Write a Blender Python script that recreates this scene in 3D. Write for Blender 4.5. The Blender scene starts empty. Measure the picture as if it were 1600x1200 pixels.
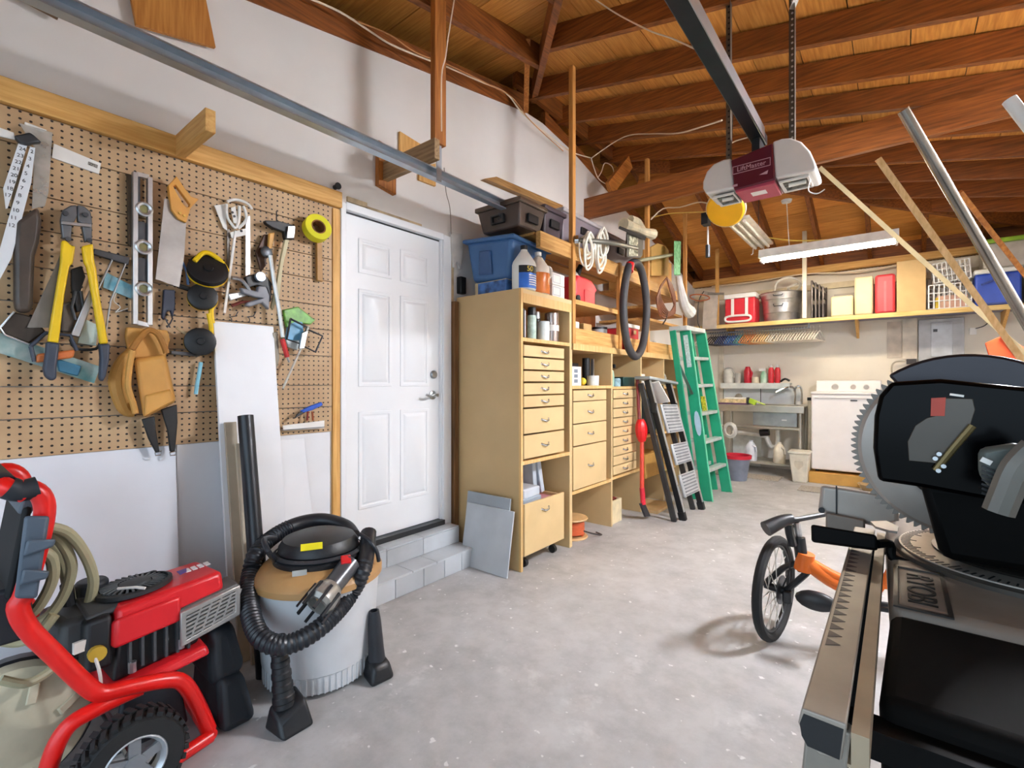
import bpy, bmesh, math, random
from mathutils import Vector, Matrix, Euler
random.seed(7)
sc = bpy.context.scene
COL = sc.collection
# ------------------------------------------------------------------ camera
CX, CZ, FPX, HV = 2.63, 1.29, 750.0, 598.0
YAW = math.atan(601 / FPX)
cam_d = bpy.data.cameras.new('camera'); cam = bpy.data.objects.new('camera', cam_d); COL.objects.link(cam)
cam.location = (CX, 0, CZ); cam.rotation_euler = (math.pi / 2, 0, YAW)
cam_d.sensor_width = 36; cam_d.lens = FPX / 1600 * 36; cam_d.shift_y = -2 / 1600; cam_d.clip_start = 0.02
sc.camera = cam
# ------------------------------------------------------------------ exposure, sky, big lights
sc.view_settings.view_transform = 'Standard'; sc.view_settings.look = 'None'
sc.view_settings.gamma = 1; sc.view_settings.use_curve_mapping = False
sc.view_settings.exposure = 1.75
sc.cycles.use_denoising = True; sc.cycles.max_bounces = 10; sc.cycles.diffuse_bounces = 6
wd = bpy.data.worlds.new('sky'); sc.world = wd; wd.use_nodes = True
bg = wd.node_tree.nodes['Background']
bg.inputs[0].default_value = (0.66, 0.83, 1.0, 1); bg.inputs[1].default_value = 0.9
BACK_E, SIDE_E = 32., 270.       # glow of the tubes in the lit fluorescent fixtures: back shelf, right side
pd = bpy.data.lights.new('door_portal', 'AREA'); pd.shape = 'RECTANGLE'; pd.size = 3.7; pd.size_y = 2.3
pd.cycles.is_portal = True
po = bpy.data.objects.new('door_portal', pd); COL.objects.link(po); po.location = (2.2, -1.0, 1.15); po.rotation_euler = (math.pi / 2, 0, 0)
def area(name, loc, rot, sx, sy, power, color):
    d = bpy.data.lights.new(name, 'AREA'); d.shape = 'RECTANGLE'; d.size = sx; d.size_y = sy; d.energy = power; d.color = color
    o = bpy.data.objects.new(name, d); COL.objects.link(o); o.location = loc; o.rotation_euler = rot
    return o
# ------------------------------------------------------------------ pixel -> world (calibrated camera): a pixel seen on a plane at a KNOWN x, y or z
_f = (-math.sin(YAW), math.cos(YAW)); _r = (math.cos(YAW), math.sin(YAW))
def _ray(u, v):
    a = (u - 800) / FPX
    return (_f[0] + a * _r[0], _f[1] + a * _r[1], (HV - v) / FPX)
def X(u, v, x): d = _ray(u, v); t = (x - CX) / d[0]; return Vector((x, t * d[1], CZ + t * d[2]))
def Y(u, v, y): d = _ray(u, v); t = y / d[1]; return Vector((CX + t * d[0], y, CZ + t * d[2]))
def Z(u, v, z): d = _ray(u, v); t = (z - CZ) / d[2]; return Vector((CX + t * d[0], t * d[1], z))
def XP(*L): return [X(u, v, x) for u, v, x in L]
# ------------------------------------------------------------------ materials
def lin(h):
    h = h.lstrip('#'); c = [int(h[i:i + 2], 16) / 255 for i in (0, 2, 4)]
    return tuple(x / 12.92 if x <= .04045 else ((x + .055) / 1.055) ** 2.4 for x in c) + (1,)
_m = {}
def M(h, rough=.5, metal=0., var=.12, scale=9., bump=0., stretch=(1, 1, 1), alpha=1., trans=0., emit=0., rnd=0., h2=None, key=None):
    k = (h, rough, metal, var, scale, bump, stretch, alpha, trans, emit, rnd, h2)
    if k in _m: return _m[k]
    m = bpy.data.materials.new(key or ('mat_' + h.lstrip('#'))); m.use_nodes = True; _m[k] = m
    nt = m.node_tree; n = nt.nodes; l = nt.links; b = n['Principled BSDF']
    c = lin(h); b.inputs['Roughness'].default_value = rough; b.inputs['Metallic'].default_value = metal
    tc = n.new('ShaderNodeTexCoord'); mp = n.new('ShaderNodeMapping'); mp.inputs['Scale'].default_value = stretch
    l.new(tc.outputs['Object'], mp.inputs['Vector'])
    nz = n.new('ShaderNodeTexNoise'); nz.inputs['Scale'].default_value = scale; nz.inputs['Detail'].default_value = 5
    l.new(mp.outputs[0], nz.inputs['Vector'])
    cr = n.new('ShaderNodeValToRGB'); l.new(nz.outputs['Fac'], cr.inputs[0])
    c2 = lin(h2) if h2 else tuple(x * (1 - var * 1.6) for x in c[:3]) + (1,)
    c1 = c if h2 else tuple(min(1, x * (1 + var * .6)) for x in c[:3]) + (1,)
    cr.color_ramp.elements[0].position = .32; cr.color_ramp.elements[0].color = c2
    cr.color_ramp.elements[1].position = .68; cr.color_ramp.elements[1].color = c1
    last = cr.outputs[0]
    if rnd:
        oi = n.new('ShaderNodeObjectInfo'); mr = n.new('ShaderNodeMapRange'); mr.inputs[3].default_value = 1 - rnd; mr.inputs[4].default_value = 1 + rnd * .6
        l.new(oi.outputs['Random'], mr.inputs[0]); hs = n.new('ShaderNodeHueSaturation'); l.new(mr.outputs[0], hs.inputs['Value']); l.new(last, hs.inputs['Color']); last = hs.outputs[0]
    l.new(last, b.inputs['Base Color'])
    if bump:
        bp = n.new('ShaderNodeBump'); bp.inputs['Strength'].default_value = bump; bp.inputs['Distance'].default_value = .01
        l.new(nz.outputs['Fac'], bp.inputs['Height']); l.new(bp.outputs[0], b.inputs['Normal'])
    if trans: b.inputs['Transmission Weight'].default_value = trans
    if alpha < 1: b.inputs['Alpha'].default_value = alpha
    if emit:
        b.inputs['Emission Color'].default_value = c; b.inputs['Emission Strength'].default_value = emit
    return m
def wood(h, h2, axis=1, rough=.6, scale=5., rnd=.12):
    st = [14, 14, 14]; st[axis] = .9
    return M(h, rough=rough, scale=scale, stretch=tuple(st), h2=h2, rnd=rnd, bump=.08, key='wood')
# ------------------------------------------------------------------ mesh builder
class B:
    def __init__(s): s.bm = bmesh.new(); s.T = None
    def _v(s, p):
        p = Vector(p)
        return s.bm.verts.new(s.T @ p if s.T is not None else p)
    def face(s, vs):
        try: return s.bm.faces.new(vs)
        except ValueError: return None
    def bb(s, x0, x1, y0, y1, z0, z1):
        v = [s._v((x, y, z)) for x in (x0, x1) for y in (y0, y1) for z in (z0, z1)]
        for q in ((0, 1, 3, 2), (4, 6, 7, 5), (0, 4, 5, 1), (2, 3, 7, 6), (0, 2, 6, 4), (1, 5, 7, 3)): s.face([v[i] for i in q])
        return s
    def box(s, c, size, rot=(0, 0, 0)):
        R = Euler(rot).to_matrix(); c = Vector(c); hx, hy, hz = [a / 2 for a in size]
        v = [s._v(c + R @ Vector((x, y, z))) for x in (-hx, hx) for y in (-hy, hy) for z in (-hz, hz)]
        for q in ((0, 1, 3, 2), (4, 6, 7, 5), (0, 4, 5, 1), (2, 3, 7, 6), (0, 2, 6, 4), (1, 5, 7, 3)): s.face([v[i] for i in q])
        return s
    def bar(s, p0, p1, w, h, up=(0, 0, 1)):
        p0 = Vector(p0); p1 = Vector(p1); d = (p1 - p0).normalized(); a = d.cross(Vector(up))
        if a.length < 1e-4: a = d.cross(Vector((1, 0, 0)))
        a.normalize(); b = a.cross(d).normalized(); A = a * w / 2; Bv = b * h / 2
        v = [s._v(p + i * A + j * Bv) for p in (p0, p1) for i, j in ((-1, -1), (1, -1), (1, 1), (-1, 1))]
        for q in ((3, 2, 1, 0), (4, 5, 6, 7), (0, 1, 5, 4), (1, 2, 6, 5), (2, 3, 7, 6), (3, 0, 4, 7)): s.face([v[i] for i in q])
        return s
    def hexa(s, b4, t4):
        v = [s._v(p) for p in list(b4) + list(t4)]
        for q in ((3, 2, 1, 0), (4, 5, 6, 7), (0, 1, 5, 4), (1, 2, 6, 5), (2, 3, 7, 6), (3, 0, 4, 7)): s.face([v[i] for i in q])
        return s
    def prism(s, pts, vec):
        vec = Vector(vec); a = [s._v(p) for p in pts]; b = [s._v(Vector(p) + vec) for p in pts]; n = len(a)
        s.face(a[::-1]); s.face(b)
        for i in range(n): s.face([a[i], a[(i + 1) % n], b[(i + 1) % n], b[i]])
        return s
    def frame(s, outer, inner, vec):
        vec = Vector(vec); n = len(outer)
        o = [s._v(p) for p in outer]; i_ = [s._v(p) for p in inner]; o2 = [s._v(Vector(p) + vec) for p in outer]; i2 = [s._v(Vector(p) + vec) for p in inner]
        for k in range(n):
            j = (k + 1) % n
            s.face([o[j], o[k], i_[k], i_[j]]); s.face([o2[k], o2[j], i2[j], i2[k]]); s.face([o[k], o[j], o2[j], o2[k]]); s.face([i_[j], i_[k], i2[k], i2[j]])
        return s
    def ring(s, p, d, r, n, r2=None, ref=None):
        d = Vector(d).normalized(); a = Vector(ref) if ref is not None else d.orthogonal()
        a = (a - d * a.dot(d)).normalized(); b = d.cross(a); r2 = r if r2 is None else r2
        return [s._v(Vector(p) + a * (r * math.cos(6.2832 * i / n)) + b * (r2 * math.sin(6.2832 * i / n))) for i in range(n)]
    def skin(s, rings, cap=True, closed=False):
        for A, C in list(zip(rings, rings[1:])) + ([(rings[-1], rings[0])] if closed else []):
            n = len(A)
            for i in range(n): s.face([A[i], A[(i + 1) % n], C[(i + 1) % n], C[i]])
        if cap and not closed: s.face(rings[0][::-1]); s.face(rings[-1])
        return s
    def cyl(s, p0, p1, r, r1=None, n=16, cap=True):
        p0 = Vector(p0); p1 = Vector(p1); d = p1 - p0; ref = d.orthogonal()
        return s.skin([s.ring(p0, d, r, n, ref=ref), s.ring(p1, d, r if r1 is None else r1, n, ref=ref)], cap)
    def lathe(s, prof, c, axis=(0, 0, 1), n=24, cap=True):
        c = Vector(c); d = Vector(axis).normalized(); ref = d.orthogonal()
        return s.skin([s.ring(c + d * z, d, max(r, 1e-4), n, ref=ref) for r, z in prof], cap)
    def tube(s, pts, r, n=8, closed=False, sm=0, cap=True):
        pts = [Vector(p) for p in pts]
        if sm: pts = catmull(pts, sm, closed)
        m = len(pts); rings = []; ref = None
        for i, p in enumerate(pts):
            if closed: d = pts[(i + 1) % m] - pts[i - 1]
            else: d = pts[min(i + 1, m - 1)] - pts[max(i - 1, 0)]
            if d.length < 1e-7: d = Vector((0, 0, 1))
            d.normalize()
            if ref is None: ref = d.orthogonal().normalized()
            q = ref - d * ref.dot(d)
            if q.length < 1e-4: q = d.orthogonal()
            ref = q.normalized()
            rr = r(i / max(1, m - 1)) if callable(r) else r
            rings.append(s.ring(p, d, rr, n, ref=ref))
        return s.skin(rings, cap, closed)
    def ell(s, c, r, n=14, m=8):
        c = Vector(c); rx, ry, rz = r if hasattr(r, '__len__') else (r, r, r); rings = []
        for j in range(1, m):
            t = math.pi * j / m
            rings.append([s._v(c + Vector((rx * math.sin(t) * math.cos(6.2832 * i / n), ry * math.sin(t) * math.sin(6.2832 * i / n), -rz * math.cos(t)))) for i in range(n)])
        s.skin(rings, False); a = s._v(c - Vector((0, 0, rz))); b = s._v(c + Vector((0, 0, rz)))
        for i in range(n): s.face([a, rings[0][(i + 1) % n], rings[0][i]]); s.face([b, rings[-1][i], rings[-1][(i + 1) % n]])
        return s
    def out(s, name, mat, parent=None, label=None, cat=None, group=None, kind=None, bevel=0., sharp=32, bseg=2, flip=True):
        if flip: bmesh.ops.recalc_face_normals(s.bm, faces=s.bm.faces)
        off = Vector(parent['_o']) if parent is not None else None
        if off is None:
            if cat:
                xs = [v.co for v in s.bm.verts]
                off = Vector(((min(c.x for c in xs) + max(c.x for c in xs)) / 2, (min(c.y for c in xs) + max(c.y for c in xs)) / 2, min(c.z for c in xs)))
            else: off = Vector((0, 0, 0))
        for v in s.bm.verts: v.co -= off
        me = bpy.data.meshes.new(name); s.bm.to_mesh(me); s.bm.free()
        me.materials.append(mat); me.shade_smooth(); me.set_sharp_from_angle(angle=math.radians(sharp))
        o = bpy.data.objects.new(name, me); COL.objects.link(o); o['_o'] = tuple(off)
        if parent is not None: o.parent = parent
        else: o.location = off
        if label: o['label'] = label
        if cat: o['category'] = cat
        if group: o['group'] = group
        if kind: o['kind'] = kind
        if bevel:
            md = o.modifiers.new('bevel', 'BEVEL'); md.width = bevel; md.segments = bseg; md.limit_method = 'ANGLE'; md.angle_limit = .6
        return o
def catmull(P, k, closed=False):
    n = len(P); out = []
    for i in range(n if closed else n - 1):
        g = (lambda j: P[j % n]) if closed else (lambda j: P[min(max(j, 0), n - 1)])
        a, b, c, d = g(i - 1), g(i), g(i + 1), g(i + 2)
        for q in range(k):
            t = q / k
            out.append(.5 * ((2 * b) + (c - a) * t + (2 * a - 5 * b + 4 * c - d) * t * t + (3 * b - a - 3 * c + d) * t ** 3))
    if not closed: out.append(P[-1].copy())
    return out
def thing(name, label, cat, loc, group=None):
    o = bpy.data.objects.new(name, None); COL.objects.link(o); o.location = loc; o['_o'] = tuple(loc); o.empty_display_size = .1
    o['label'] = label; o['category'] = cat
    if group: o['group'] = group
    return o
def node(name, kind='structure'):
    o = bpy.data.objects.new(name, None); COL.objects.link(o); o['_o'] = (0., 0., 0.); o['kind'] = kind; o.empty_display_size = .1
    return o
def dup(root, delta, label=None, group=None, rotz=None):
    r = root.copy(); COL.objects.link(r); r.location = root.location + Vector(delta); r['_o'] = tuple(r.location)
    if label: r['label'] = label
    if group: r['group'] = group
    if rotz is not None: r.rotation_euler = (0, 0, rotz)
    for ch in root.children:
        c = ch.copy(); COL.objects.link(c); c.parent = r
        for g in ch.children:
            d = g.copy(); COL.objects.link(d); d.parent = c
    return r
def text(name, s, size, mat, parent, loc, rot, ext=.0008, label=None):
    cu = bpy.data.curves.new(name, 'FONT'); cu.body = s; cu.size = size; cu.extrude = ext; cu.align_x = 'CENTER'; cu.align_y = 'CENTER'
    o = bpy.data.objects.new(name, cu); COL.objects.link(o); cu.materials.append(mat)
    dg = bpy.context.evaluated_depsgraph_get(); me = bpy.data.meshes.new_from_object(o.evaluated_get(dg)); me.name = name
    bpy.data.objects.remove(o); bpy.data.curves.remove(cu)
    o = bpy.data.objects.new(name, me); COL.objects.link(o); o.parent = parent
    o.location = Vector(loc) - Vector(parent['_o']); o.rotation_euler = rot; o['_o'] = parent['_o']
    if label: o['label'] = label
    return o
RX = (math.pi / 2, 0, math.pi / 2)      # text facing +x (seen from the room, reading along +y)
RY = (math.pi / 2, 0, 0)                # text facing -y (seen from the camera side)
# common materials
BLACK = M('#161719', .45); RUBBER = M('#1b1b1c', .8); STEEL = M('#b9bcbf', .32, 1., .06); DSTEEL = M('#55585c', .4, .9); CHROME = M('#d8dadb', .15, 1., .02)
WHITE = M('#ececea', .5, var=.04); RED = M('#d8141a', .35, var=.06); YELLOW = M('#f2c811', .4, var=.06)
PINE = {a: wood('#e2b46c', '#c8934a', a) for a in (0, 1, 2)}
CABF = M('#dabd8a', .5, var=.05, scale=4); CABE = wood('#e6c084', '#d6a966', 2, rnd=.05)
OLDW = {a: wood('#c98136', '#9a5518', a, rnd=.2) for a in (0, 1, 2)}
# ================================================================== ROOM SHELL
def nodes_of(m): return m.node_tree.nodes, m.node_tree.links, m.node_tree.nodes['Principled BSDF']
# concrete floor with stains
cm = bpy.data.materials.new('concrete'); cm.use_nodes = True
n, l, b = nodes_of(cm); b.inputs['Roughness'].default_value = .62
tc = n.new('ShaderNodeTexCoord')
def nz(scale, detail=6, rough=.6):
    q = n.new('ShaderNodeTexNoise'); q.inputs['Scale'].default_value = scale; q.inputs['Detail'].default_value = detail; q.inputs['Roughness'].default_value = rough
    l.new(tc.outputs['Object'], q.inputs['Vector']); return q
a1 = nz(1.1); a2 = nz(7, 8, .7); a3 = nz(40, 3); a4 = nz(3.3, 5, .65)
def ramp(src, stops):
    r = n.new('ShaderNodeValToRGB'); l.new(src, r.inputs[0]); e = r.color_ramp.elements
    e[0].position, e[0].color = stops[0][0], stops[0][1]; e[1].position, e[1].color = stops[-1][0], stops[-1][1]
    for p, c in stops[1:-1]: q = e.new(p); q.color = c
    return r
def mix(a, c, fac, mode='MIX'):
    q = n.new('ShaderNodeMix'); q.data_type = 'RGBA'; q.blend_type = mode
    if isinstance(fac, float): q.inputs[0].default_value = fac
    else: l.new(fac, q.inputs[0])
    l.new(a, q.inputs[6]); l.new(c, q.inputs[7]); return q.outputs[2]
r1 = ramp(a1.outputs[0], [(.3, lin('#9c9b99')), (.5, lin('#b2b1b0')), (.7, lin('#c4c4c4'))])
r2 = ramp(a2.outputs[0], [(.35, lin('#8a8886')), (.6, lin('#c4c4c3'))])
r4 = ramp(a4.outputs[0], [(.60, (0, 0, 0, 1)), (.72, (1, 1, 1, 1))])
wht = n.new('ShaderNodeRGB'); wht.outputs[0].default_value = lin('#dcdcda')
c = mix(r1.outputs[0], r2.outputs[0], .3); f4 = n.new('ShaderNodeMath'); f4.operation = 'MULTIPLY'; f4.inputs[1].default_value = .5; l.new(r4.outputs[0], f4.inputs[0])
c = mix(c, wht.outputs[0], f4.outputs[0]); a5 = nz(26, 2, .4); r5 = ramp(a5.outputs[0], [(.70, (0, 0, 0, 1)), (.74, (1, 1, 1, 1))]); c = mix(c, wht.outputs[0], r5.outputs[0]); l.new(c, b.inputs['Base Color'])
bp = n.new('ShaderNodeBump'); bp.inputs['Strength'].default_value = .12; bp.inputs['Distance'].default_value = .004; l.new(a3.outputs[0], bp.inputs['Height']); l.new(bp.outputs[0], b.inputs['Normal'])
B().bb(-.12, 4.42, -1.12, 8.27, -.15, 0).out('floor', cm, kind='structure')
B().bb(-8, 12, -14, -1.12, -.2, -.03).out('ground', M('#a9a69f', .8, var=.2, scale=2), kind='structure')

WALLM = M('#e9e6e1', .75, var=.03, scale=2.2, key='drywall')
WALLB = M('#e9e1d2', .75, var=.05, scale=2.2, key='drywall_back')
top = [(-1.12, 2.83), (1.1, 3.283), (2.29, 3.53), (3.33, 3.74), (3.75, 3.76), (4.29, 3.694), (5.07, 3.517), (5.68, 3.40), (8.15, 2.86)]
out = [(-1.12, 0), (1.615, 0), (1.615, 2.365), (2.47, 2.365), (2.47, 0), (8.15, 0)] + top[::-1]
B().prism([(0, y, z) for y, z in out], (-.12, 0, 0)).out('wall_left', WALLM, kind='structure')
B().bb(-.12, 4.42, 8.15, 8.27, 0, 2.9).out('wall_back', WALLB, kind='structure')
B().bb(4.3, 4.42, -1.12, 8.15, 0, 3.0).out('wall_right', WALLM, kind='structure')
fw = B(); fw.bb(-.12, .35, -1.12, -1.0, 0, 3.0); fw.bb(4.05, 4.42, -1.12, -1.0, 0, 3.0); fw.bb(.35, 4.05, -1.12, -1.0, 2.3, 3.0)
fw.out('wall_front', WALLM, kind='structure')

# ---- hip roof: right plane falls to +x, front plane to -y, back plane to +y
def zr(x): return 3.90 - .22 * x
def zf(y): return 3.90 - .20 * (3.6 - y)
def zb(y): return 3.90 - .33 * (y - 5.35)
def yfh(x): return 3.6 - 1.1 * x
def ybh(x): return 5.35 + x / 1.5
DK = .17
ceil = node('ceiling')
BOARD = wood('#e8a550', '#c98234', 1, rnd=.2); BOARDX = wood('#e8a550', '#c98234', 0, rnd=.2)
RAF = {a: wood('#9a581f', '#68360b', a, rnd=.15) for a in (0, 1, 2)}
g = .006
x = 0.
while x < 4.3:                               # right plane boards run along y
    x0, x1 = x + g / 2, x + .30 - g / 2; jz = random.uniform(0, .006)
    P = [(x0, yfh(x0), zr(x0)), (x1, yfh(x1), zr(x1)), (x1, ybh(x1), zr(x1)), (x0, ybh(x0), zr(x0))]
    P = [(a, c_, d + DK + jz) for a, c_, d in P]
    B().prism(P, (0, 0, .02)).out('roof_board', BOARD, ceil); x += .30
y = 3.6
while y > -1.15:                             # front plane
    y1, y0 = y - g / 2, y - .30 + g / 2; jz = random.uniform(0, .006)
    P = [(-1.2, y0, zf(y0)), ((3.6 - y0) / 1.1, y0, zf(y0)), ((3.6 - y1) / 1.1, y1, zf(y1)), (-1.2, y1, zf(y1))]
    B().prism([(a, c_, d + DK + jz) for a, c_, d in P], (0, 0, .02)).out('roof_board', BOARDX, ceil); y -= .30
y = 5.35
while y < 8.3:                               # back plane
    y0, y1 = y + g / 2, y + .30 - g / 2; jz = random.uniform(0, .006)
    P = [(-1.2, y0, zb(y0)), ((y0 - 5.35) * 1.5, y0, zb(y0)), ((y1 - 5.35) * 1.5, y1, zb(y1)), (-1.2, y1, zb(y1))]
    B().prism([(a, c_, d + DK + jz) for a, c_, d in P], (0, 0, .02)).out('roof_board', BOARDX, ceil); y += .30
B().bb(-1.2, 0, 3.6, 5.35, 3.9 + DK, 3.92 + DK).out('roof_board', BOARDX, ceil)
# roofing over the boards keeps daylight out
rf = B(); k = DK + .035
rf.prism([(0, 3.6, zr(0) + k), (5.2, yfh(5.2), zr(5.2) + k), (5.2, ybh(5.2), zr(5.2) + k), (0, 5.35, zr(0) + k)], (0, 0, .02))
rf.prism([(-1.4, -2, zf(-2) + k), (5.2, -2, zf(-2) + k), (0, 3.6, zf(3.6) + k), (-1.4, 3.6, zf(3.6) + k)], (0, 0, .02))
rf.prism([(-1.4, 5.35, zb(5.35) + k), (0, 5.35, zb(5.35) + k), (5.0, 8.7, zb(8.7) + k), (-1.4, 8.7, zb(8.7) + k)], (0, 0, .02))
rf.bb(-1.4, 0, 3.6, 5.35, 3.9 + k, 3.92 + k)
rf.out('roof_covering', M('#3b3a39', .9), ceil)
B().bb(-1.3, -1.2, -1.2, 8.3, 2.4, 4.2).out('attic_partition', M('#5a3a20', .9), ceil)
gb = B(); gb.bb(-1.3, 0, 8.15, 8.27, 2.4, 3.4); gb.bb(-1.3, -.12, -1.12, -1, 2.4, 3.2); gb.bb(-1.3, -.12, -1.12, 8.27, 2.5, 2.56); gb.out('attic_closure', M('#5a3a20', .9), ceil)
ev = B(); ev.bb(4.3, 4.42, -1.12, 8.27, 2.95, 3.3); ev.bb(0, 4.4, 8.15, 8.27, 2.85, 3.3); ev.bb(-.12, 4.42, -1.12, -1, 2.95, 3.3); ev.out('eave_blocking', RAF[0], ceil)
def rafter(p0, p1, w=.045, h=DK, m=None):
    p0 = Vector(p0); p1 = Vector(p1); d = p1 - p0; ax = 0 if abs(d.x) > abs(d.y) else 1
    a = Vector((-d.y, d.x, 0)).normalized() * w / 2; hz = Vector((0, 0, h))
    B().hexa([p0 - a, p1 - a, p1 + a, p0 + a], [p0 - a + hz, p1 - a + hz, p1 + a + hz, p0 + a + hz]).out('rafter', m or RAF[ax], ceil)
for yy in (1.3, 1.86, 2.42, 2.97, 3.525, 4.05, 4.557, 5.126, 5.684, 6.224, 6.77, 7.305, 7.845):   # along x, right plane
    xs = 0 if 3.5 <= yy <= 5.35 else (max(0, (3.6 - yy) / 1.1) if yy < 3.6 else (yy - 5.35) * 1.5)
    rafter((xs - (.12 if xs == 0 else 0), yy, zr(xs)), (4.3, yy, zr(4.3)))
for xx in (.40, .95, 1.5, 2.05, 2.6, 3.15):                                # along y, front plane
    rafter((xx, -1.0, zf(-1.0)), (xx, yfh(xx), zf(yfh(xx))))
rafter((-.02, -1.0, zf(-1) - .12), (-.02, 3.5, zf(3.5) - .13), .06, .15)
for xx in (.12, .68, 1.25, 1.8, 2.35, 2.9, 3.45):                           # along y, back plane
    rafter((xx, ybh(xx), zb(ybh(xx))), (xx, 8.15, zb(8.15)))
rafter((-.03, 3.8, 3.75), (-.03, 5.7, 3.40), .05, .15)
rafter((-.03, 5.7, 3.40), (-.03, 8.15, 2.86), .05, .15)
rafter((0, 3.6, 3.88), (4.18, -1.0, 2.96), .05, DK)
rafter((0, 5.35, 3.88), (4.2, 8.15, 2.955), .05, DK)
rafter((.02, 3.3, 3.9), (.02, 5.5, 3.9), .05, DK)
B().bb(0, 4.3, 8.05, 8.15, 2.86, 2.95).out('top_plate', PINE[0], ceil)
B().bb(4.21, 4.3, -1, 8.15, 2.9, 2.97).out('top_plate', PINE[1], ceil)
B().bb(0, 4.3, 4.52, 4.565, 3.05, 3.27).out('tie_beam', RAF[0], ceil)
B().bar((.28, 5.3, 3.62), (.75, 5.3, 3.5), .045, .2).out('tie_block', OLDW[0], ceil)
B().bar(X(822, 172, .12), (.42, 2.95, 3.95), .04, .09).out('hip_strut', OLDW[2], ceil)
B().bar((.30, 4.52, 3.3), (.30, 5.0, 3.75), .04, .14).out('hip_strut', OLDW[1], ceil)

# ---- door to the house
dr = node('door_1')
DW = M('#eef0f2', .38, var=.015, scale=3, key='door_paint')
tr = B(); tr.bb(-.11, .02, 1.612, 1.648, .20, 2.385); tr.bb(-.11, .02, 2.452, 2.53, .20, 2.385); tr.bb(-.11, .02, 1.648, 2.452, 2.345, 2.392)
tr.bb(-.045, .0, 1.645, 1.655, .28, 2.35); tr.bb(-.045, .0, 2.44, 2.455, .28, 2.35)
tr.out('door_frame', DW, dr, bevel=.004)
D0, D1, E0, E1 = 1.652, 2.444, .285, 2.34
B().bb(-.06, -.022, D0, D1, E0, E1).out('door_slab', DW, dr)
w = D1 - D0; pw = .255; yl = D0 + .105; yr = D1 - .105 - pw
for y0 in (yl, yr):
    for z0, z1 in ((E0 + .20, E0 + .82), (E0 + .98, E0 + 1.60), (E0 + 1.70, E0 + 1.92)):
        p = B()
        def rc(i, xx): return [(xx, y0 + i, z0 + i), (xx, y0 + pw - i, z0 + i), (xx, y0 + pw - i, z1 - i), (xx, y0 + i, z1 - i)]
        p.frame(rc(0, -.022), rc(.022, -.022), (.006, 0, 0))
        A = [p._v(q) for q in rc(.03, -.022)]; C = [p._v(q) for q in rc(.048, -.012)]
        p.face(C)
        for i in range(4): p.face([A[i], A[(i + 1) % 4], C[(i + 1) % 4], C[i]])
        p.out('door_panel', DW, dr, bevel=.003)
tb = B(); tb.bb(-.1, .03, 1.645, 2.455, .245, .28); tb.out('threshold', M('#3c3d3f', .4, .6), dr)
B().bb(-.03, -.018, D1 - .002, D1 + .012, E0, E1).out('weather_strip', BLACK, dr)
B().bb(-.03, -.018, D0, D1, E1 - .004, E1 + .008).out('weather_strip', BLACK, dr)
kb = Vector((-.022, 2.375, 1.20)); lv = B()
lv.lathe([(.032, 0), (.032, .01), (.018, .014), (.012, .05), (.013, .06)], kb, (1, 0, 0)); lv.tube([kb + Vector((.055, 0, 0)), kb + Vector((.06, -.03, .004)), kb + Vector((.06, -.07, -.006)), kb + Vector((.058, -.105, .004))], .009, 8, sm=4)
lv.out('door_handle', STEEL, dr)
B().lathe([(.03, 0), (.03, .012), (.024, .02)], (-.022, 2.385, 1.35), (1, 0, 0)).out('deadbolt', STEEL, dr)
# ragged wall edge above the door and the jamb stud beside it
B().bb(0, .018, 1.56, 1.606, .27, 2.33).out('trim_1', PINE[2], kind='structure')
rg = B(); rg.bb(0, .012, 1.66, 1.80, 2.40, 2.43); rg.bb(0, .01, 1.80, 2.25, 2.395, 2.41); rg.bb(0, .014, 2.535, 2.56, .12, 2.3); rg.out('trim_2', M('#cbb592', .9, var=.3), kind='structure')
B().bb(0, .05, 2.535, 2.575, 0, 1.9).out('trim_3', wood('#8a6136', '#5d3d1c', 2), kind='structure')
# ================================================================== LEFT WALL: pegboard, boards, tools
pm = bpy.data.materials.new('pegboard'); pm.use_nodes = True
n, l, b = nodes_of(pm); b.inputs['Roughness'].default_value = .55
tc = n.new('ShaderNodeTexCoord'); sx = n.new('ShaderNodeSeparateXYZ'); l.new(tc.outputs['Object'], sx.inputs[0])
def mth(op, a, c=None):
    q = n.new('ShaderNodeMath'); q.operation = op
    for i, s_ in enumerate((a, c)):
        if s_ is None: continue
        if isinstance(s_, (int, float)): q.inputs[i].default_value = s_
        else: l.new(s_, q.inputs[i])
    return q.outputs[0]
def cell(o, s_): return mth('SUBTRACT', mth('FRACT', mth('ADD', mth('DIVIDE', o, s_), 50.0)), .5)
d2 = mth('ADD', mth('POWER', cell(sx.outputs[1], .0296), 2.), mth('POWER', cell(sx.outputs[2], .0268), 2.))
hole = mth('LESS_THAN', d2, .165 ** 2)
q = n.new('ShaderNodeTexNoise'); q.inputs['Scale'].default_value = 5; q.inputs['Detail'].default_value = 8; l.new(tc.outputs['Object'], q.inputs['Vector'])
r = ramp(q.outputs['Fac'], [(.3, lin('#b2906a')), (.7, lin('#c8a981'))])
dk = n.new('ShaderNodeRGB'); dk.outputs[0].default_value = lin('#1c120a')
l.new(mix(r.outputs[0], dk.outputs[0], hole), b.inputs['Base Color'])
bp = n.new('ShaderNodeBump'); bp.inputs['Strength'].default_value = .6; bp.inputs['Distance'].default_value = .004; bp.invert = True
l.new(hole, bp.inputs['Height']); l.new(bp.outputs[0], b.inputs['Normal'])
peg = thing('pegboard', 'long tan perforated pegboard of horizontal strips holding hand tools', 'pegboard', (0.01, .3, 1.0))
zs = [1.0, 1.15, 1.275, 1.446, 1.60, 1.74, 1.887, 2.02, 2.198, 2.333]
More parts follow.
